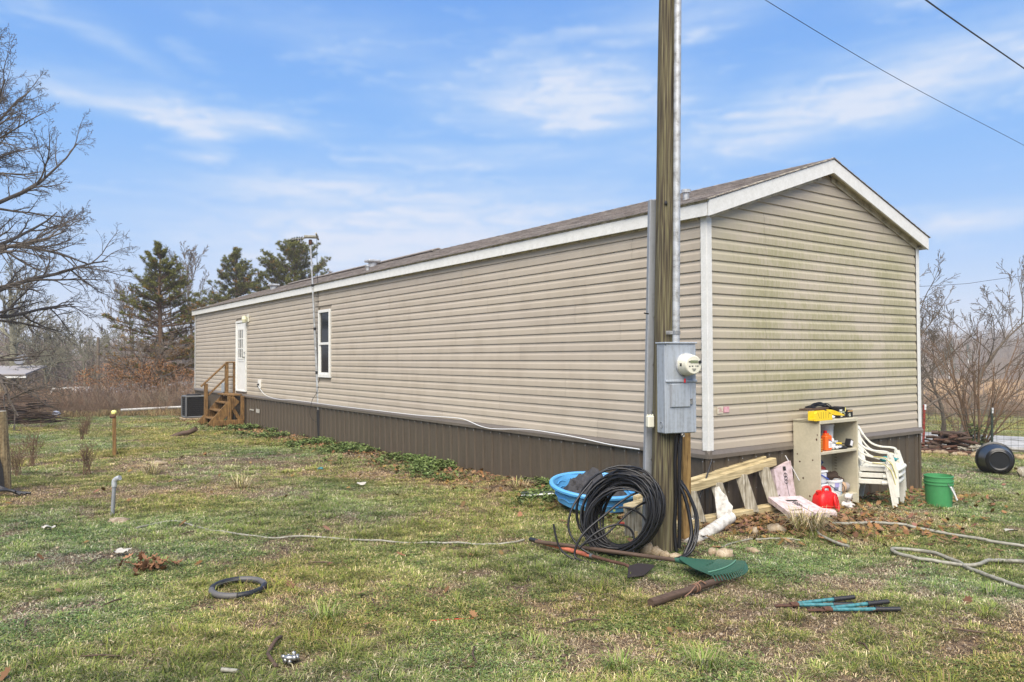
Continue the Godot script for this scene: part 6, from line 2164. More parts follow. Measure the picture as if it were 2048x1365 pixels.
func blade(b: MB, o: Vector3, az: float, h: float, lean: float, w: float) -> void:
	var d := Vector3(cos(az), 0, sin(az))
	var s := Vector3(-d.z, 0, d.x) * w * 0.5
	var p1 := o + Vector3(0, h * 0.6, 0) + d * lean * h * 0.4
	var p2 := o + Vector3(0, h * (1.0 - lean * 0.45), 0) + d * lean * h * 1.15
	var n := (Vector3.UP * 0.55 + d * -0.45 + Vector3(R(-0.3, 0.3), 0, R(-0.3, 0.3))).normalized()
	var i := b.vert(o - s, n); b.vert(o + s, n); b.vert(p1 + s * 0.85, n); b.vert(p1 - s * 0.85, n); b.vert(p2, n)
	b.ix.append_array([i, i + 2, i + 1, i, i + 3, i + 2, i + 3, i + 4, i + 2])

func tuft(n: int, rad: float, h0: float, h1: float, lean0: float, lean1: float, w: float, cols: Array) -> ArrayMesh:
	var b := MB.new()
	for k in n:
		var a := R(0, TAU)
		var q := sqrt(R(0, 1)) * rad
		var c: Color = cols[rng.randi() % cols.size()]
		var s := R(0.75, 1.2)
		b.col = Color(c.r * s, c.g * s, c.b * s)
		blade(b, Vector3(cos(a) * q, -0.008, sin(a) * q), a + R(-1.2, 1.2), R(h0, h1), R(lean0, lean1), w * R(0.7, 1.3))
	return b.mesh()

func leafy(n: int, rad: float, size: float, up: float, cols: Array) -> ArrayMesh:   # small rounded leaves on a low rosette
	var b := MB.new()
	for k in n:
		var a := R(0, TAU)
		var q := sqrt(R(0.02, 1)) * rad
		var c: Color = cols[rng.randi() % cols.size()]
		var s := R(0.75, 1.2)
		b.col = Color(c.r * s, c.g * s, c.b * s)
		var o := Vector3(cos(a) * q, R(0.3, 1.0) * up, sin(a) * q)
		var t := Basis(Vector3.UP, R(0, TAU)) * Basis(Vector3.RIGHT, R(-0.6, 0.6))
		var l := size * R(0.7, 1.3)
		var p := PackedVector3Array()
		for i in 6: p.append(o + t * (Vector3(cos(i * TAU / 6) * l * 0.75, 0.12 * l * cos(i * TAU / 3), sin(i * TAU / 6) * l)))
		var nn := (t * Vector3.UP).normalized()
		var i0 := b.vert(o - t * Vector3(0, 0.1 * l, 0), nn)
		for v in p: b.vert(v, nn)
		for i in 6: b.ix.append_array([i0, i0 + 1 + i, i0 + 1 + (i + 1) % 6])
	return b.mesh()

func oak_leaf(curl: float) -> ArrayMesh:
	var b := MB.new()
	var out := [Vector2(0, -1.0), Vector2(0.22, -0.55), Vector2(0.5, -0.5), Vector2(0.32, -0.12), Vector2(0.62, 0.12), Vector2(0.36, 0.38), Vector2(0.46, 0.72), Vector2(0.12, 0.72), Vector2(0, 1.0), Vector2(-0.14, 0.7), Vector2(-0.46, 0.68), Vector2(-0.34, 0.36), Vector2(-0.6, 0.08), Vector2(-0.3, -0.14), Vector2(-0.48, -0.52), Vector2(-0.2, -0.55)]
	var c := b.vert(Vector3(0, 0.0, 0), Vector3.UP)
	for p in out: b.vert(Vector3(p.x, curl * (p.x * p.x * 1.4 + p.y * p.y * 0.5) + curl * 0.3 * p.y, p.y), Vector3(-p.x * curl, 1, -p.y * curl * 0.6).normalized())
	for i in out.size(): b.ix.append_array([c, c + 1 + i, c + 1 + (i + 1) % out.size()])
	return b.mesh()

func lawn() -> void:
	rng.seed = 2024
	var greens := [Color(0.225, 0.285, 0.062), Color(0.3, 0.345, 0.078), Color(0.39, 0.42, 0.13), Color(0.14, 0.195, 0.045), Color(0.24, 0.31, 0.085), Color(0.45, 0.41, 0.18), Color(0.58, 0.51, 0.31)]
	var straw := [Color(0.44, 0.345, 0.2), Color(0.33, 0.245, 0.145), Color(0.56, 0.47, 0.3), Color(0.19, 0.13, 0.08), Color(0.28, 0.25, 0.1)]
	var weed := [Color(0.12, 0.17, 0.05), Color(0.17, 0.22, 0.075), Color(0.24, 0.285, 0.125), Color(0.08, 0.12, 0.04)]
	var kinds := [[], [], [], []]
	var tints := [PackedColorArray(), PackedColorArray(), PackedColorArray(), PackedColorArray()]
	var zones := [[2.4, 6.2, 42000, 0.95], [6.2, 11.0, 60000, 1.1], [11.0, 19.0, 56000, 1.5], [19.0, 34.0, 50000, 2.1]]
	for zn in zones:
		for i in zn[2]:
			var d := sqrt(lerpf(zn[0] * zn[0], zn[1] * zn[1], rng.randf()))
			var x := R(-1.0, 1.0) * (0.84 * d + 0.6)
			var z := -d
			if indoors(x, z): continue
			var q := sqrt(x * x + z * z)
			if x > 6.0 and z < -17.2 and z > -22.5: continue
			var g := clampf(cover(x, z) + nz.get_noise_2d(x * 600.0, z * 600.0) * 0.5, 0.0, 1.0)
			var pick := rng.randf()
			var sc: float = zn[3] * R(0.65, 1.25)
			var tone := 0.9 + 0.35 * nz.get_noise_2d(x * 40.0, z * 40.0 + 700.0)
			var warm := nz.get_noise_2d(x * 25.0 + 900.0, z * 25.0)
			var tint := Color(tone * (1.0 + warm * 0.3), tone, tone * (1.0 - warm * 0.3))
			var kind := -1
			var wn := nz.get_noise_2d(x * 55.0 + 40.0, z * 55.0 + 40.0)
			if pick < g * 0.85: kind = 0
			elif pick < g * 0.85 + 0.16: kind = 1
			if kind == 0 and wn > 0.08 and rng.randf() < 0.4: kind = 2
			if kind == 0 and wn < -0.1 and rng.randf() < 0.06: kind = 3
			if kind < 0 and rng.randf() < 0.3: kind = 1
			if kind < 0: continue
			var up := Basis(Vector3.RIGHT, R(-0.15, 0.15)) * Basis(Vector3.UP, R(0, TAU))
			kinds[kind].append(Transform3D(up.scaled(Vector3(sc, sc * R(0.7, 1.2) / sqrt(zn[3]), sc)), G(x, z)))
			tints[kind].append(tint)
	var meshes := [tuft(30, 0.06, 0.018, 0.044, 0.95, 1.95, 0.0036, greens), tuft(26, 0.07, 0.008, 0.03, 0.9, 1.9, 0.003, straw), leafy(22, 0.065, 0.0068, 0.026, weed), tuft(34, 0.03, 0.045, 0.1, 0.75, 1.85, 0.0036, [greens[0] * 0.8, greens[1] * 0.75, greens[3], greens[4] * 0.8, straw[0] * 0.7])]
	var names := [["grass", "short patchy green grass covering the lawn", "grass"], ["dead_grass", "straw coloured dead grass matted in the lawn", "dead grass"], ["clover", "small leaved clover and chickweed between the grass", "clover"], ["tall_grass", "taller tufts of green grass standing out of the lawn", "tall grass"]]
	for k in 4:
		var xs: Array[Transform3D] = []
		xs.assign(kinds[k])
		tag(scatter(names[k][0], meshes[k], M.blade, xs, tints[k]), names[k][1], names[k][2], "", "stuff")
	# leafy weeds and leaves along the skirting, stones and litter in worn places
	var xs: Array[Transform3D] = []
	var cs := PackedColorArray()
	for i in 2600:
		var s := R(0.3, 17.5)
		var o := absf(rng.randfn(0.0, 0.45)) + 0.05
		var w := HP(-o, 0, -s)
		if nz.get_noise_2d(w.x * 60.0, w.z * 60.0) < 0.06 + (0.2 if s < 4.0 else 0.0): continue
		var sc := R(0.8, 2.0)
		xs.append(Transform3D(Basis(Vector3.UP, R(0, TAU)).scaled(Vector3.ONE * sc), G(w.x, w.z)))
		var t := R(0.7, 1.1)
		cs.append(Color(t * R(0.85, 1.0), t, t * 0.9) * 0.85)
	tag(scatter("weeds", leafy(30, 0.075, 0.011, 0.06, weed), M.blade, xs, cs), "low green leafy weeds growing along the foot of the skirting", "weeds", "", "stuff")
	xs = []
	cs = PackedColorArray()
	for i in 4300:
		var w: Vector3
		var pick := rng.randf()
		if pick < 0.36: w = HP(-absf(rng.randfn(0.0, 0.5)) - 0.03, 0, -R(0.0, 19.0))
		elif pick < 0.66: w = Vector3(rng.randfn(2.7, 0.75), 0, rng.randfn(-7.55, 0.4))
		elif pick < 0.76: w = HP(R(1.0, 4.4), 0, absf(rng.randfn(0.3, 0.4)))
		elif pick < 0.82:
			var d := sqrt(lerpf(9.0, 200.0, rng.randf()))
			w = Vector3(R(-0.8, 0.8) * d, 0, -d)
		else: w = Vector3(R(-24.0, -8.0), 0, rng.randfn(-30.5, 1.5))
		if indoors(w.x, w.z): continue
		var sc := R(0.025, 0.055)
		xs.append(Transform3D((Basis(Vector3.UP, R(0, TAU)) * Basis(Vector3.RIGHT, R(-0.7, 0.7))).scaled(Vector3.ONE * sc), G(w.x, w.z, 0.018 + R(0, 0.02))))
		var t := R(0.5, 1.25)
		cs.append(Color(0.23 * t, 0.132 * t * R(0.85, 1.2), 0.068 * t * R(0.7, 1.3)))
	tag(scatter("fallen_leaves", oak_leaf(0.35), M.leaf, xs, cs), "brown fallen oak leaves in drifts along the skirting and ladder", "fallen leaves", "", "stuff")
	xs = []
	cs = PackedColorArray()
	var chip := MB.new()
	chip.lump(Vector3.ZERO, Vector3(1, 0.6, 0.8), 5, 0.35, 6, 4)
	for i in 16000:
		var k: Array = WORN[rng.randi() % 19]
		var x: float = k[0] + rng.randfn(0, 0.9) * k[2]
		var z: float = k[1] + rng.randfn(0, 0.9) * k[3]
		if i % 4 == 0:
			var d := sqrt(lerpf(9.0, 160.0, rng.randf()))
			x = R(-0.8, 0.8) * d
			z = -d
		if indoors(x, z): continue
		xs.append(Transform3D(Basis(Vector3.UP, R(0, TAU)).scaled(Vector3.ONE * R(0.003, 0.011) * (1.6 if rng.randf() < 0.08 else 1.0) * clampf(-z / 7.0, 1.0, 2.0)), G(x, z, 0.004)))
		var t := R(0.35, 1.2)
		cs.append(Color(0.42 * t, 0.33 * t, 0.235 * t) if rng.randf() < 0.72 else Color(0.14, 0.095, 0.065))
	tag(scatter("stone_chips", chip.mesh(), M.plain, xs, cs), "small stones, clods and bark chips in the bare soil", "stone chips", "", "stuff")

func clumps() -> void:
	rng.seed = 7
	var straw := [Color(0.5, 0.42, 0.26), Color(0.42, 0.34, 0.19), Color(0.58, 0.5, 0.33), Color(0.3, 0.24, 0.13), Color(0.36, 0.37, 0.14)]
	for q in [[2.72, -7.1, 0.26, 240, 0.3, "big clump of drooping dry straw grass before the foam boards"], [0.08, -9.75, 0.2, 90, 0.2, "dry grass clump against the skirting left of the pool"], [-3.5, -9.9, 0.22, 120, 0.22, "dry straw clump in the left lawn behind the standpipe"], [-5.3, -11.3, 0.2, 110, 0.24, "dry straw clump in the worn soil before the capped stake"]]:
		var o := MeshInstance3D.new()
		o.mesh = tuft(q[3], q[2] * 0.45, q[4] * 0.6, q[4] * 1.25, 0.5, 1.7, 0.005, straw)
		o.material_override = M.blade
		o.name = numbered("dry_grass_clump")
		add_child(o)
		o.position = G(q[0], q[1])
		tag(o, q[5], "grass clump")
	for q in [[-1.15, -4.72, 0.14, "bright green grass clump standing alone in the foreground lawn"], [0.55, -3.95, 0.12, "broad green grass clump at the bottom edge of the lawn"], [0.98, -3.98, 0.12, "green grass clump right of the one at the bottom edge"], [0.12, -4.25, 0.09, "low green grass clump beside the red string"], [-2.75, -6.0, 0.1, "green grass clump beside the leaf heap"]]:
		var o := MeshInstance3D.new()
		o.mesh = tuft(110, 0.07, q[2] * 0.6, q[2] * 1.25, 0.55, 1.8, 0.004, [Color(0.16, 0.24, 0.055), Color(0.22, 0.3, 0.075), Color(0.3, 0.34, 0.11), Color(0.42, 0.36, 0.2)])
		o.material_override = M.blade
		o.name = numbered("grass_clump")
		add_child(o)
		o.position = G(q[0], q[1])
		tag(o, q[3], "grass clump")
	# dry upright weeds on the left
	for q in [[-7.7, -12.3, 0.75, "tall dead weed stalk at the far left by the wooden post"], [-7.1, -11.0, 0.5, "reddish dead weed before the capped stake"], [-6.2, -11.2, 0.5, "dead weed with fine stems left of the reddish clump"], [-10.0, -18.0, 0.6, "thin dark dead stalk on the far left lawn"], [-9.3, -16.6, 0.45, "short dark dead stalk right of the thin one"], [-6.9, -10.2, 0.45, "spreading dead weed in the worn soil at left"]]:
		var b := MB.new()
		for k in 16:
			var a := R(0, TAU)
			var d = Vector3(cos(a) * R(0.02, 0.45), 1.0, sin(a) * R(0.02, 0.45)) * q[2] * R(0.5, 1.0)
			b.tube(PackedVector3Array([Vector3(R(-0.05, 0.05), 0, R(-0.05, 0.05)), d * 0.55 + Vector3(R(-0.02, 0.02), 0, 0), d]), PackedFloat32Array([0.005, 0.0032, 0.0018]), 4, false)
			for j in 7:
				var p = d * R(0.4, 0.95)
				b.tube(PackedVector3Array([p, p + Vector3(R(-0.12, 0.12), R(0.03, 0.14), R(-0.12, 0.12))]), PackedFloat32Array([0.003, 0.0015]), 3, false)
		var o := put("dead_weed", b, M.bark_red)
		o.position = G(q[0], q[1])
		tag(o, q[3], "weed")
	# the small heap of curled brown leaves on the lawn
	for q in [[-2.78, -5.86, "small heap of curled brown leaves on the left lawn", 46], [2.75, -7.35, "drift of dark brown leaves under the flat foam board", 60]]:
		var xs: Array[Transform3D] = []
		var cs := PackedColorArray()
		for k in q[3]:
			xs.append(Transform3D((Basis(Vector3.UP, R(0, TAU)) * Basis(Vector3.RIGHT, R(-1.2, 1.2))).scaled(Vector3.ONE * R(0.03, 0.055)), Vector3(rng.randfn(0, 0.1), R(0.01, 0.09), rng.randfn(0, 0.06))))
			var t := R(0.45, 1.1)
			cs.append(Color(0.28 * t, 0.15 * t, 0.085 * t))
		var o := scatter("leaf_heap", oak_leaf(0.6), M.leaf, xs, cs)
		o.position = G(q[0], q[1])
		tag(o, q[2], "leaf heap", "", "stuff")

# ---- trees --------------------------------------------------------------------
# grows one bough and its twigs into b
func bough(b: MB, p: Vector3, d: Vector3, l: float, r: float, lev: int, o: Dictionary) -> void:
	var n: int = [8, 6, 5, 4, 3][mini(lev, 4)]
	var pts := PackedVector3Array([p])
	var rad := PackedFloat32Array([r])
	var st := l / n
	var wob: float = o.wob * (1.0 + lev * 0.25)
	for i in n:
		d = (d + Vector3(R(-1, 1), R(-1, 1), R(-1, 1)) * wob + Vector3(0, o.rise * st, 0)).normalized()
		p += d * st
		pts.append(p)
		rad.append(maxf(r * (1.0 - 0.8 * (i + 1) / n), o.min))
	var sides: int = [7, 5, 4, 3, 3][mini(lev, 4)]
	b.tube(pts, rad, sides, false)
	if lev >= o.depth: return
	var m: int = o.kids[lev]
	for k in m:
		var t := lerpf(0.22, 1.0, (k + R(0.2, 0.8)) / m)
		var f := t * n
		var i := mini(int(f), n - 1)
		var q := pts[i].lerp(pts[i + 1], f - i)
		var dir := (pts[i + 1] - pts[i]).normalized()
		var side := dir.cross(Vector3(R(-1, 1), R(-1, 1), R(-1, 1))).normalized()
		var ang: float = R(o.a0, o.a1) * (0.5 if t > 0.95 else 1.0)
		var cd := (dir * cos(ang) + side * sin(ang)).normalized()
		bough(b, q, cd, l * R(o.l0, o.l1) * (1.15 - t * 0.6), maxf(rad[i] * 0.62, o.min), lev + 1, o)

func bare_tree(called: String, label: String, at: Vector3, h: float, r: float, o: Dictionary, m: Material, group := "") -> Node3D:
	rng.seed = o.seed
	var t := thing(called, label, "tree", at, 0.0, group)
	var b := MB.new()
	var pts := PackedVector3Array()
	var rad := PackedFloat32Array()
	var lean: Vector3 = o.get("lean", Vector3.ZERO)
	for i in 9:
		var f := i / 8.0
		pts.append(Vector3(sin(f * 5.0) * 0.02 * h, h * f * o.top, cos(f * 4.0) * 0.015 * h) + lean * f * f * h)
		rad.append(r * (1.25 if i == 0 else 1.0 - 0.75 * f))
	b.tube(pts, rad, 10, false)
	put("trunk", b, m, t)
	var n: int = o.limbs
	var crown := MB.new()
	for k in n:
		var f: float = lerpf(o.start, 1.0, pow((k + 0.5) / n, 0.85))
		var i := mini(int(f * 8.0), 7)
		var p := pts[i].lerp(pts[i + 1], f * 8.0 - i)
		var az := k * 2.39996 + R(-0.4, 0.4)
		var u = (f - o.start) / (1.0 - o.start)
		var el: float = lerpf(o.e0, o.e1, u)
		var len: float = o.span * lerpf(1.0, o.taper, u * u) * R(0.8, 1.12)
		bough(crown, p, Vector3(cos(az) * cos(el), sin(el), sin(az) * cos(el)), len, lerpf(r * o.get("thick", 0.4), r * 0.16, u), 0, o)
	put("crown", crown, m, t)
	return t

func needle_tuft(col: Array, n: int, l: float) -> ArrayMesh:
	var b := MB.new()
	for k in n:
		var c: Color = col[rng.randi() % col.size()]
		var s := R(0.7, 1.3)
		b.col = Color(c.r * s, c.g * s, c.b * s)
		var d := Vector3(R(-1, 1), R(-0.5, 1.2), R(-1, 1)).normalized() * l * R(0.7, 1.2)
		var w := d.cross(Vector3(R(-1, 1), R(-1, 1), R(-1, 1))).normalized() * l * 0.05
		var q := d.normalized()
		var i := b.vert(-w, q); b.vert(w, q); b.vert(d, q)
		b.ix.append_array([i, i + 1, i + 2])
	return b.mesh()

func pine(called: String, label: String, at: Vector3, h: float, span: float, sd: int, prof: Callable, dense: Callable, brown: Callable, tuft_l: float) -> void:
	rng.seed = sd
	var t := thing(called, label, "tree", at, 0.0, "pines")
	var b := MB.new()
	b.tube(PackedVector3Array([Vector3(0, -0.3, 0), Vector3(0, 0.4, 0), Vector3(0.03, h * 0.4, 0), Vector3(-0.03, h * 0.75, 0.02), Vector3(0, h, 0)]), PackedFloat32Array([h * 0.024, h * 0.019, h * 0.015, h * 0.009, 0.02]), 10, false)
	put("trunk", b, M.bark_red if sd % 2 else M.bark, t)
	var br := MB.new()
	var xs: Array[Transform3D] = []
	var cs := PackedColorArray()
	var y := h * 0.1
	while y < h * 0.985:
		var f := y / h
		var rr: float = span * prof.call(f)
		var m := 7 if f < 0.85 else 5
		for k in m:
			var az := R(0, TAU)
			var el := lerpf(-0.12, 0.85, f * f) + R(-0.22, 0.3)
			var l := rr * R(0.5, 1.12)
			if l < 0.06: continue
			var d := Vector3(cos(az) * cos(el), sin(el), sin(az) * cos(el))
			var pts := PackedVector3Array()
			for i in 6:
				var u := i / 5.0
				pts.append(Vector3(0, y, 0) + d * l * u + Vector3(0, l * 0.16 * u * u, 0) + Vector3(R(-1, 1), R(-1, 1), R(-1, 1)) * l * 0.02)
			br.tube(pts, PackedFloat32Array([0.035 * l / span + 0.012, 0.03, 0.022, 0.016, 0.011, 0.007]), 4, false)
			var subs := int(5 + l * 9.0)
			for j in subs:
				var u := lerpf(0.25, 1.0, (j + R(0, 1)) / subs)
				var i := mini(int(u * 5.0), 4)
				var p := pts[i].lerp(pts[i + 1], u * 5.0 - i)
				var side := d.cross(Vector3.UP).normalized() * (1.0 if j % 2 else -1.0)
				var sl := l * R(0.15, 0.38) * (1.2 - u * 0.7)
				var sd2 := (d * R(0.5, 1.0) + side * R(0.4, 1.0) + Vector3(0, R(0.05, 0.5), 0)).normalized()
				var e := p + sd2 * sl
				br.tube(PackedVector3Array([p, p.lerp(e, 0.5) + Vector3(0, -0.01, 0), e]), PackedFloat32Array([0.011, 0.008, 0.006]), 3, false)
				var q: float = dense.call(f, u)
				# needles stand in round puffs at the ends of the twigs
				if rng.randf() > q: continue
				var gone := rng.randf() < float(brown.call(f, u))
				for w in 5:
					var pos := e + Vector3(R(-1, 1), R(-0.6, 1), R(-1, 1)) * tuft_l * 0.75 - sd2 * R(0.0, sl * 0.35)
					var tone := R(0.7, 1.25)
					xs.append(Transform3D(Basis(Vector3(R(-1, 1), 0, R(-1, 1)).normalized(), R(-0.6, 0.6)) * Basis(Vector3.UP, R(0, TAU)).scaled(Vector3.ONE * R(0.75, 1.25)), pos))
					cs.append(Color(1.7 * tone, 0.95 * tone, 0.8 * tone) if gone else Color(tone, tone, tone * 0.95))
		y += h * R(0.028, 0.042)
	put("branches", br, M.bark_red, t)
	scatter("needles", needle_tuft([Color(0.2, 0.215, 0.06), Color(0.26, 0.26, 0.075), Color(0.14, 0.16, 0.05)], 26, tuft_l), M.needle, xs, cs, t)

func forest() -> void:
	# the great bare oak at the left edge
	bare_tree("oak_tree", "great bare oak with drooping limbs reaching in from the left edge", G(-16.6, -22.0), 10.4, 0.42, {"seed": 12, "limbs": 42, "start": 0.22, "top": 0.93, "e0": -0.02, "e1": 1.25, "span": 5.2, "taper": 0.42, "depth": 4, "kids": [9, 7, 5, 3], "a0": 0.4, "a1": 0.9, "l0": 0.32, "l1": 0.55, "wob": 0.16, "rise": -0.01, "min": 0.0042, "thick": 0.25}, M.oak_bark)
	# bare trees behind the brush on the left
	var o := {"seed": 31, "limbs": 13, "start": 0.3, "top": 0.9, "e0": 0.1, "e1": 1.2, "span": 3.9, "taper": 0.45, "depth": 3, "kids": [8, 5, 4], "a0": 0.4, "a1": 0.9, "l0": 0.35, "l1": 0.6, "wob": 0.13, "rise": 0.03, "min": 0.011}
	bare_tree("bare_tree", "mossy bare tree with thick trunk behind the cream shed", G(-34.0, -52.0), 9.0, 0.36, o, M.bark_green)
	for q in [[-30.5, -50.0, 4.6, 0.13, "slender bare tree with spreading grey branches right of the shed", 33], [-27.4, -49.0, 4.0, 0.12, "low mossy bare tree above the pickup", 34], [-37.5, -60.0, 6.5, 0.2, "bare tree far behind the shed at the left edge", 38], [-28.9, -58.0, 8.0, 0.11, "tall fine twigged bare tree left behind the tallest pine", 35], [-25.3, -60.0, 12.0, 0.14, "tall fine twigged bare tree right behind the tallest pine", 36], [-27.6, -62.0, 10.0, 0.13, "fine bare tree hidden behind the tallest pine", 37]]:
		var o2 := o.duplicate()
		o2.seed = q[5]
		if q[5] >= 35 and q[5] < 38:
			o2.e0 = 0.7; o2.span = 4.2; o2.rise = 0.06; o2.a0 = 0.25; o2.a1 = 0.55
		bare_tree("bare_tree", q[4], G(q[0], q[1]), q[2], q[3], o2, M.bark_green if q[5] < 35 else M.bark)
	# pines
	pine("pine_tree", "tall pyramid pine with thinning brown lower branches left of the home", G(-18.4, -40.0), 8.6, 3.1, 51, func(f): return clampf(minf(0.5 + f * 1.6, (1.05 - f) * 1.5), 0.05, 1.0), func(f, u): return lerpf(0.26, 0.9, smoothstep(0.35, 0.85, f)) * smoothstep(0.0, 0.5, u + f * 0.5), func(f, _u): return lerpf(0.5, 0.03, smoothstep(0.3, 0.75, f)), 0.115)
	pine("pine_tree", "narrow green pine rising behind the far end of the roof", G(-19.8, -55.0), 11.0, 3.3, 52, func(f): return clampf((1.03 - f) * 1.9, 0.06, 1.0), func(_f, u): return 0.6 * smoothstep(0.1, 0.6, u), func(_f, _u): return 0.06, 0.16)
	pine("pine_tree", "broad round topped pine behind the antenna mast", G(-15.6, -55.0), 11.0, 4.3, 53, func(f): return clampf(pow(maxf(0.0, 1.02 - f), 0.4) * 1.05, 0.05, 0.75), func(f, u): return lerpf(0.3, 0.75, smoothstep(0.4, 0.7, f)) * smoothstep(0.2, 0.7, u), func(f, _u): return lerpf(0.4, 0.03, smoothstep(0.4, 0.65, f)), 0.16)
	# oak that keeps its brown leaves
	var t := bare_tree("brown_oak", "low spreading oak that keeps its russet leaves, under the pine", G(-17.6, -36.5), 2.9, 0.13, {"seed": 61, "limbs": 16, "start": 0.25, "top": 0.85, "e0": 0.0, "e1": 0.8, "span": 2.9, "taper": 0.5, "depth": 2, "kids": [8, 5], "a0": 0.4, "a1": 0.9, "l0": 0.35, "l1": 0.6, "wob": 0.12, "rise": 0.0, "min": 0.008}, M.bark)
	var xs: Array[Transform3D] = []
	var cs := PackedColorArray()
	for k in 22000:
		var a := R(0, TAU)
		var q := pow(rng.randf(), 0.55) * 2.9
		var p := Vector3(cos(a) * q, 1.0 + R(0.0, 1.9) * (1.0 - q / 5.5), sin(a) * q)
		if nz.get_noise_3d(p.x * 70.0, p.y * 150.0, p.z * 70.0) < 0.0: continue
		xs.append(Transform3D((Basis(Vector3.UP, R(0, TAU)) * Basis(Vector3.RIGHT, R(-1.2, 1.2))).scaled(Vector3.ONE * R(0.022, 0.04)), p))
		var s := R(0.6, 1.2)
		cs.append(Color(0.31 * s, 0.155 * s, 0.066 * s))
	scatter("leaves", oak_leaf(0.3), M.leaf, xs, cs, t)
	# right side trees and shrubs
	var ro := {"seed": 71, "limbs": 12, "start": 0.15, "top": 0.95, "e0": 0.35, "e1": 1.1, "span": 2.3, "taper": 0.6, "depth": 3, "kids": [7, 5, 3], "a0": 0.35, "a1": 0.8, "l0": 0.35, "l1": 0.6, "wob": 0.10, "rise": 0.05, "min": 0.005}
	for q in [[11.35, -21.5, 3.6, 0.10, "dark bare tree beside the right corner of the home", Vector3(0.05, 0, 0), 71], [11.9, -20.4, 3.3, 0.07, "bare tree leaning right over the lane", Vector3(0.5, 0, 0.1), 72], [12.9, -23.0, 2.4, 0.07, "crooked bare tree across the lane", Vector3(-0.25, 0, 0), 73]]:
		var o3 := ro.duplicate()
		o3.seed = q[6]
		o3.lean = q[5]
		bare_tree("small_tree", q[4], G(q[0], q[1]), q[2], q[3], o3, M.bark)
	rng.seed = 88
	t = thing("vase_shrub", "tall brown multi-stemmed shrub behind the wood pile", "shrub", G(10.45, -17.3))
	var b: MB
	for k in 13:
		b = MB.new()
		var az := k * 2.4
		var el := R(1.0, 1.4)
		bough(b, Vector3(cos(az) * 0.08, -0.05, sin(az) * 0.08), Vector3(cos(az) * cos(el) + 0.1, sin(el), sin(az) * cos(el)), R(1.8, 2.9), R(0.02, 0.035), 0, {"wob": 0.07, "rise": 0.0, "min": 0.0045, "depth": 2, "kids": [6, 4], "a0": 0.25, "a1": 0.6, "l0": 0.3, "l1": 0.5})
		put("stem", b, M.bark_red, t)
	xs = []
	cs = PackedColorArray()
	for k in 160:
		xs.append(Transform3D(Basis(Vector3.UP, R(0, TAU)).scaled(Vector3.ONE * R(0.6, 1.2)), Vector3(rng.randfn(0, 0.12), R(0.0, 0.55), rng.randfn(0, 0.12))))
		var s := R(0.5, 0.9)
		cs.append(Color(s, s, s))
	scatter("ivy", leafy(14, 0.08, 0.02, 0.06, [Color(0.14, 0.2, 0.07), Color(0.2, 0.25, 0.1)]), M.blade, xs, cs, t)
	brush()
	woods()

func brush() -> void:
	rng.seed = 91
	var ms: Array[ArrayMesh] = []
	for v in 3:
		var b := MB.new()
		for k in 26:
			var az := R(0, TAU)
			var el := R(0.75, 1.45)
			var s := R(0.6, 1.25)
			b.col = Color(0.24 * s, 0.17 * s, 0.12 * s) if k % 3 else Color(0.3 * s, 0.25 * s, 0.19 * s)
			bough(b, Vector3(R(-0.35, 0.35), -0.05, R(-0.35, 0.35)), Vector3(cos(az) * cos(el), sin(el), sin(az) * cos(el)), R(0.5, 1.25), 0.009, 1, {"wob": 0.1, "rise": 0.0, "min": 0.0045, "depth": 2, "kids": [5, 5], "a0": 0.3, "a1": 0.8, "l0": 0.3, "l1": 0.55})
		ms.append(b.mesh())
	for v in 3:
		var xs: Array[Transform3D] = []
		var cs := PackedColorArray()
		for k in 420:
			var u := R(-34.0, -8.5)
			var z := -29.0 - absf(rng.randfn(0, 4.0)) + u * 0.02
			if v == 2:   # along the far side of the lane on the right and in the field edge
				u = R(5.0, 42.0)
				z = -23.0 - absf(rng.randfn(0, 1.1))
				if k % 2: z = -R(60.0, 75.0) + rng.randfn(0, 2.0)
				if k % 2 and u < 20.0: u += 25.0
				if k % 2 == 0 and rng.randf() < (0.93 if u > 13.5 else 0.75): continue
			elif u < -20.0 and rng.randf() < 0.0: continue
			if indoors(u, z): continue
			var s := R(0.6, 1.25) * (1.5 if v == 2 and k % 2 else 1.0)
			if v < 2: s *= lerpf(0.4, 1.2, smoothstep(-28.5, -35.0, z))
			xs.append(Transform3D(Basis(Vector3.UP, R(0, TAU)).scaled(Vector3(s, s * R(0.8, 1.2), s)), G(u, z)))
			var t := R(0.7, 1.25)
			cs.append(Color(t * R(1.0, 1.15), t, t * R(0.85, 1.0)))
		tag(scatter("thicket", ms[v], M.stem, xs, cs), ["tangled brown thicket beyond the left lawn", "grey stemmed thicket mixed in beyond the left lawn", "brown roadside scrub across the lane at the right"][v], "thicket", "", "stuff")
	# tan grass at the foot of the thicket and in the field
	var xs: Array[Transform3D] = []
	var cs := PackedColorArray()
	for k in 6500:
		var u := R(-30.0, -7.5)
		var z := -30.3 + rng.randfn(0, 1.9) + u * 0.02
		if k % 3 == 0:
			u = R(6.0, 60.0)
			z = -R(23.0, 75.0)
		if indoors(u, z): continue
		var s := R(0.6, 1.3) * clampf(-z / 30.0, 0.7, 1.6)
		xs.append(Transform3D(Basis(Vector3.UP, R(0, TAU)).scaled(Vector3.ONE * s), G(u, z)))
		var t := R(0.6, 1.1)
		cs.append(Color(t, t * 0.95, t * 0.85) if k % 3 else Color(t * 0.75, t * 0.95, t * 0.5))
	tag(scatter("dry_grass", tuft(26, 0.2, 0.08, 0.32, 0.4, 1.5, 0.008, [Color(0.42, 0.29, 0.16), Color(0.34, 0.24, 0.14), Color(0.3, 0.2, 0.12), Color(0.36, 0.33, 0.15)]), M.blade, xs, cs), "tan dry grass at the foot of the thickets and in the field", "dry grass", "", "stuff")

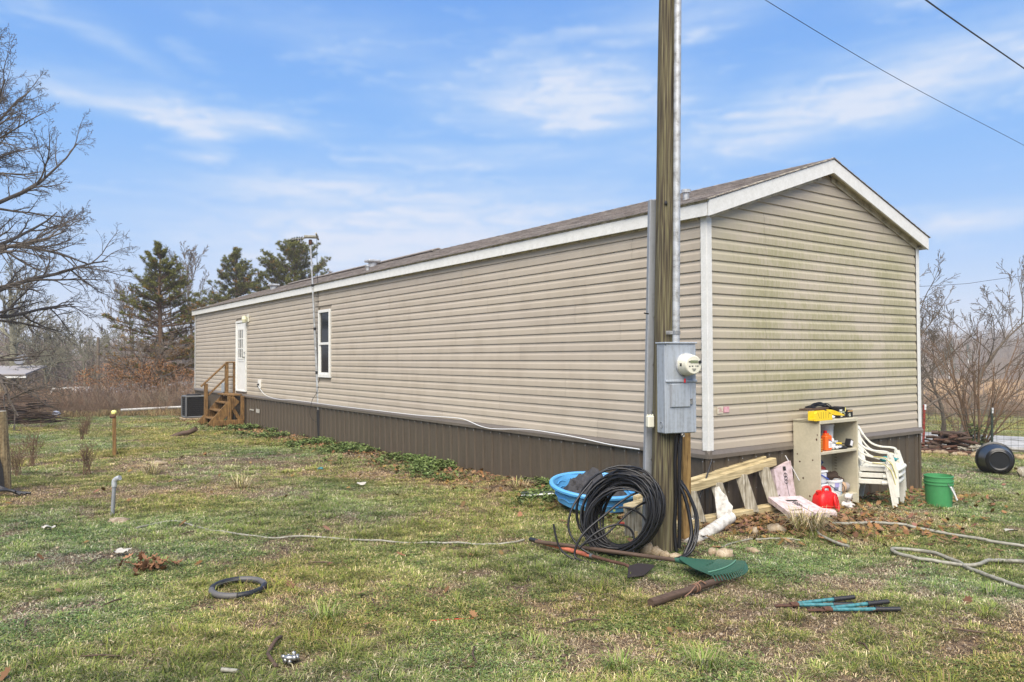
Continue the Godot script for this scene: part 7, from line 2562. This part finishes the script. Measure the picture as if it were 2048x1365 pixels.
func woods() -> void:
	rng.seed = 95
	var ms: Array[ArrayMesh] = []
	for v in 3:
		var b := MB.new()
		b.tube(PackedVector3Array([Vector3(0, -0.5, 0), Vector3(0.1, 4, 0), Vector3(0, 8, 0)]), PackedFloat32Array([0.2, 0.15, 0.06]), 5, false)
		for k in 15:
			var az := k * 2.4 + R(-0.3, 0.3)
			var f := lerpf(0.22, 1.0, k / 14.0)
			var el := lerpf(0.35, 1.3, f)
			bough(b, Vector3(0, 8.0 * f, 0), Vector3(cos(az) * cos(el), sin(el), sin(az) * cos(el)), R(2.4, 3.6), 0.07, 1, {"wob": 0.12, "rise": 0.03, "min": 0.03, "depth": 3, "kids": [0, 6, 4], "a0": 0.35, "a1": 0.8, "l0": 0.35, "l1": 0.6})
		ms.append(b.mesh())
	for v in 3:
		var xs: Array[Transform3D] = []
		var cs := PackedColorArray()
		for k in 520:
			var left := k < 230
			var az: float = R(-0.80, -0.18) if left else R(0.1, 0.95)
			var r: float = (R(66.0, 230.0) if k % 2 else R(62.0, 110.0)) if left else (R(215.0, 400.0) if k % 6 else R(80.0, 215.0))
			if not left and r < 215.0 and rng.randf() < 0.45: continue
			var x := sin(az) * r
			var z := -cos(az) * r
			var s := R(0.3, 0.55) if left else R(0.42, 0.7)
			if not left and r < 215.0: s *= 0.62
			xs.append(Transform3D(Basis(Vector3.UP, R(0, TAU)).scaled(Vector3(s, s * R(0.85, 1.15), s)), G(x, z)))
			var t := R(0.75, 1.25)
			cs.append(Color(0.26 * t, 0.215 * t, 0.185 * t))
		tag(scatter("bare_woods", ms[v], M.stem, xs, cs), ["distant bare grey woods along the horizon", "distant bare brown woods mixed along the horizon", "distant thin bare woods filling the horizon"][v], "woods", "", "stuff")
	# a few evergreens among the far woods
	var b := MB.new()
	b.rod(Vector3.ZERO, Vector3(0, 5, 0), 0.14, 0.04, 5)
	b.col = Color(0.06, 0.085, 0.045)
	for k in 700:
		var y := R(0.8, 6.2)
		var rr := (6.5 - y) * 0.33 * pow(rng.randf(), 0.5)
		var a := R(0, TAU)
		var p := Vector3(cos(a) * rr, y, sin(a) * rr)
		var s := R(0.7, 1.3)
		b.col = Color(0.065 * s, 0.085 * s, 0.045 * s)
		var d := Vector3(R(-1, 1), R(-0.6, 0.6), R(-1, 1)) * 0.34
		var e := Vector3(R(-1, 1), R(-0.6, 0.6), R(-1, 1)) * 0.34
		b.tri(p, p + d, p + e)
	var xs: Array[Transform3D] = []
	var cs := PackedColorArray()
	for k in 46:
		var az := R(0.3, 0.9) if k % 4 else R(-0.75, -0.2)
		var r := R(190.0, 340.0) if k % 4 else R(90.0, 200.0)
		if k % 7 == 3 and az > 0.0: r = R(110.0, 180.0)
		var s := R(0.7, 1.2)
		xs.append(Transform3D(Basis(Vector3.UP, R(0, TAU)).scaled(Vector3(s, s, s)), G(sin(az) * r, -cos(az) * r)))
		var t := R(0.8, 1.2)
		cs.append(Color(t, t, t))
	tag(scatter("far_evergreens", b.mesh(), M.stem, xs, cs), "dark far evergreens dotted through the horizon woods", "evergreens", "", "stuff")

func _ready() -> void:
	nz.seed = 17
	nz.frequency = 0.01
	nz.fractal_octaves = 3
	rng.seed = 1
	world_setup()
	materials()
	terrain()
	home()
	right_side()
	far_left()
	steps()
	air_conditioner()
	antenna()
	white_cable()
	pole_set()
	pole_cables()
	overhead_wires()
	cable_coil()
	kiddie_pool()
	step_ladder()
	foam_boards()
	pvc_pipes()
	cabinet()
	gas_can()
	chairs()
	green_bucket()
	tools()
	hoses()
	lawn_things()
	forest()
	lawn()
	clumps()
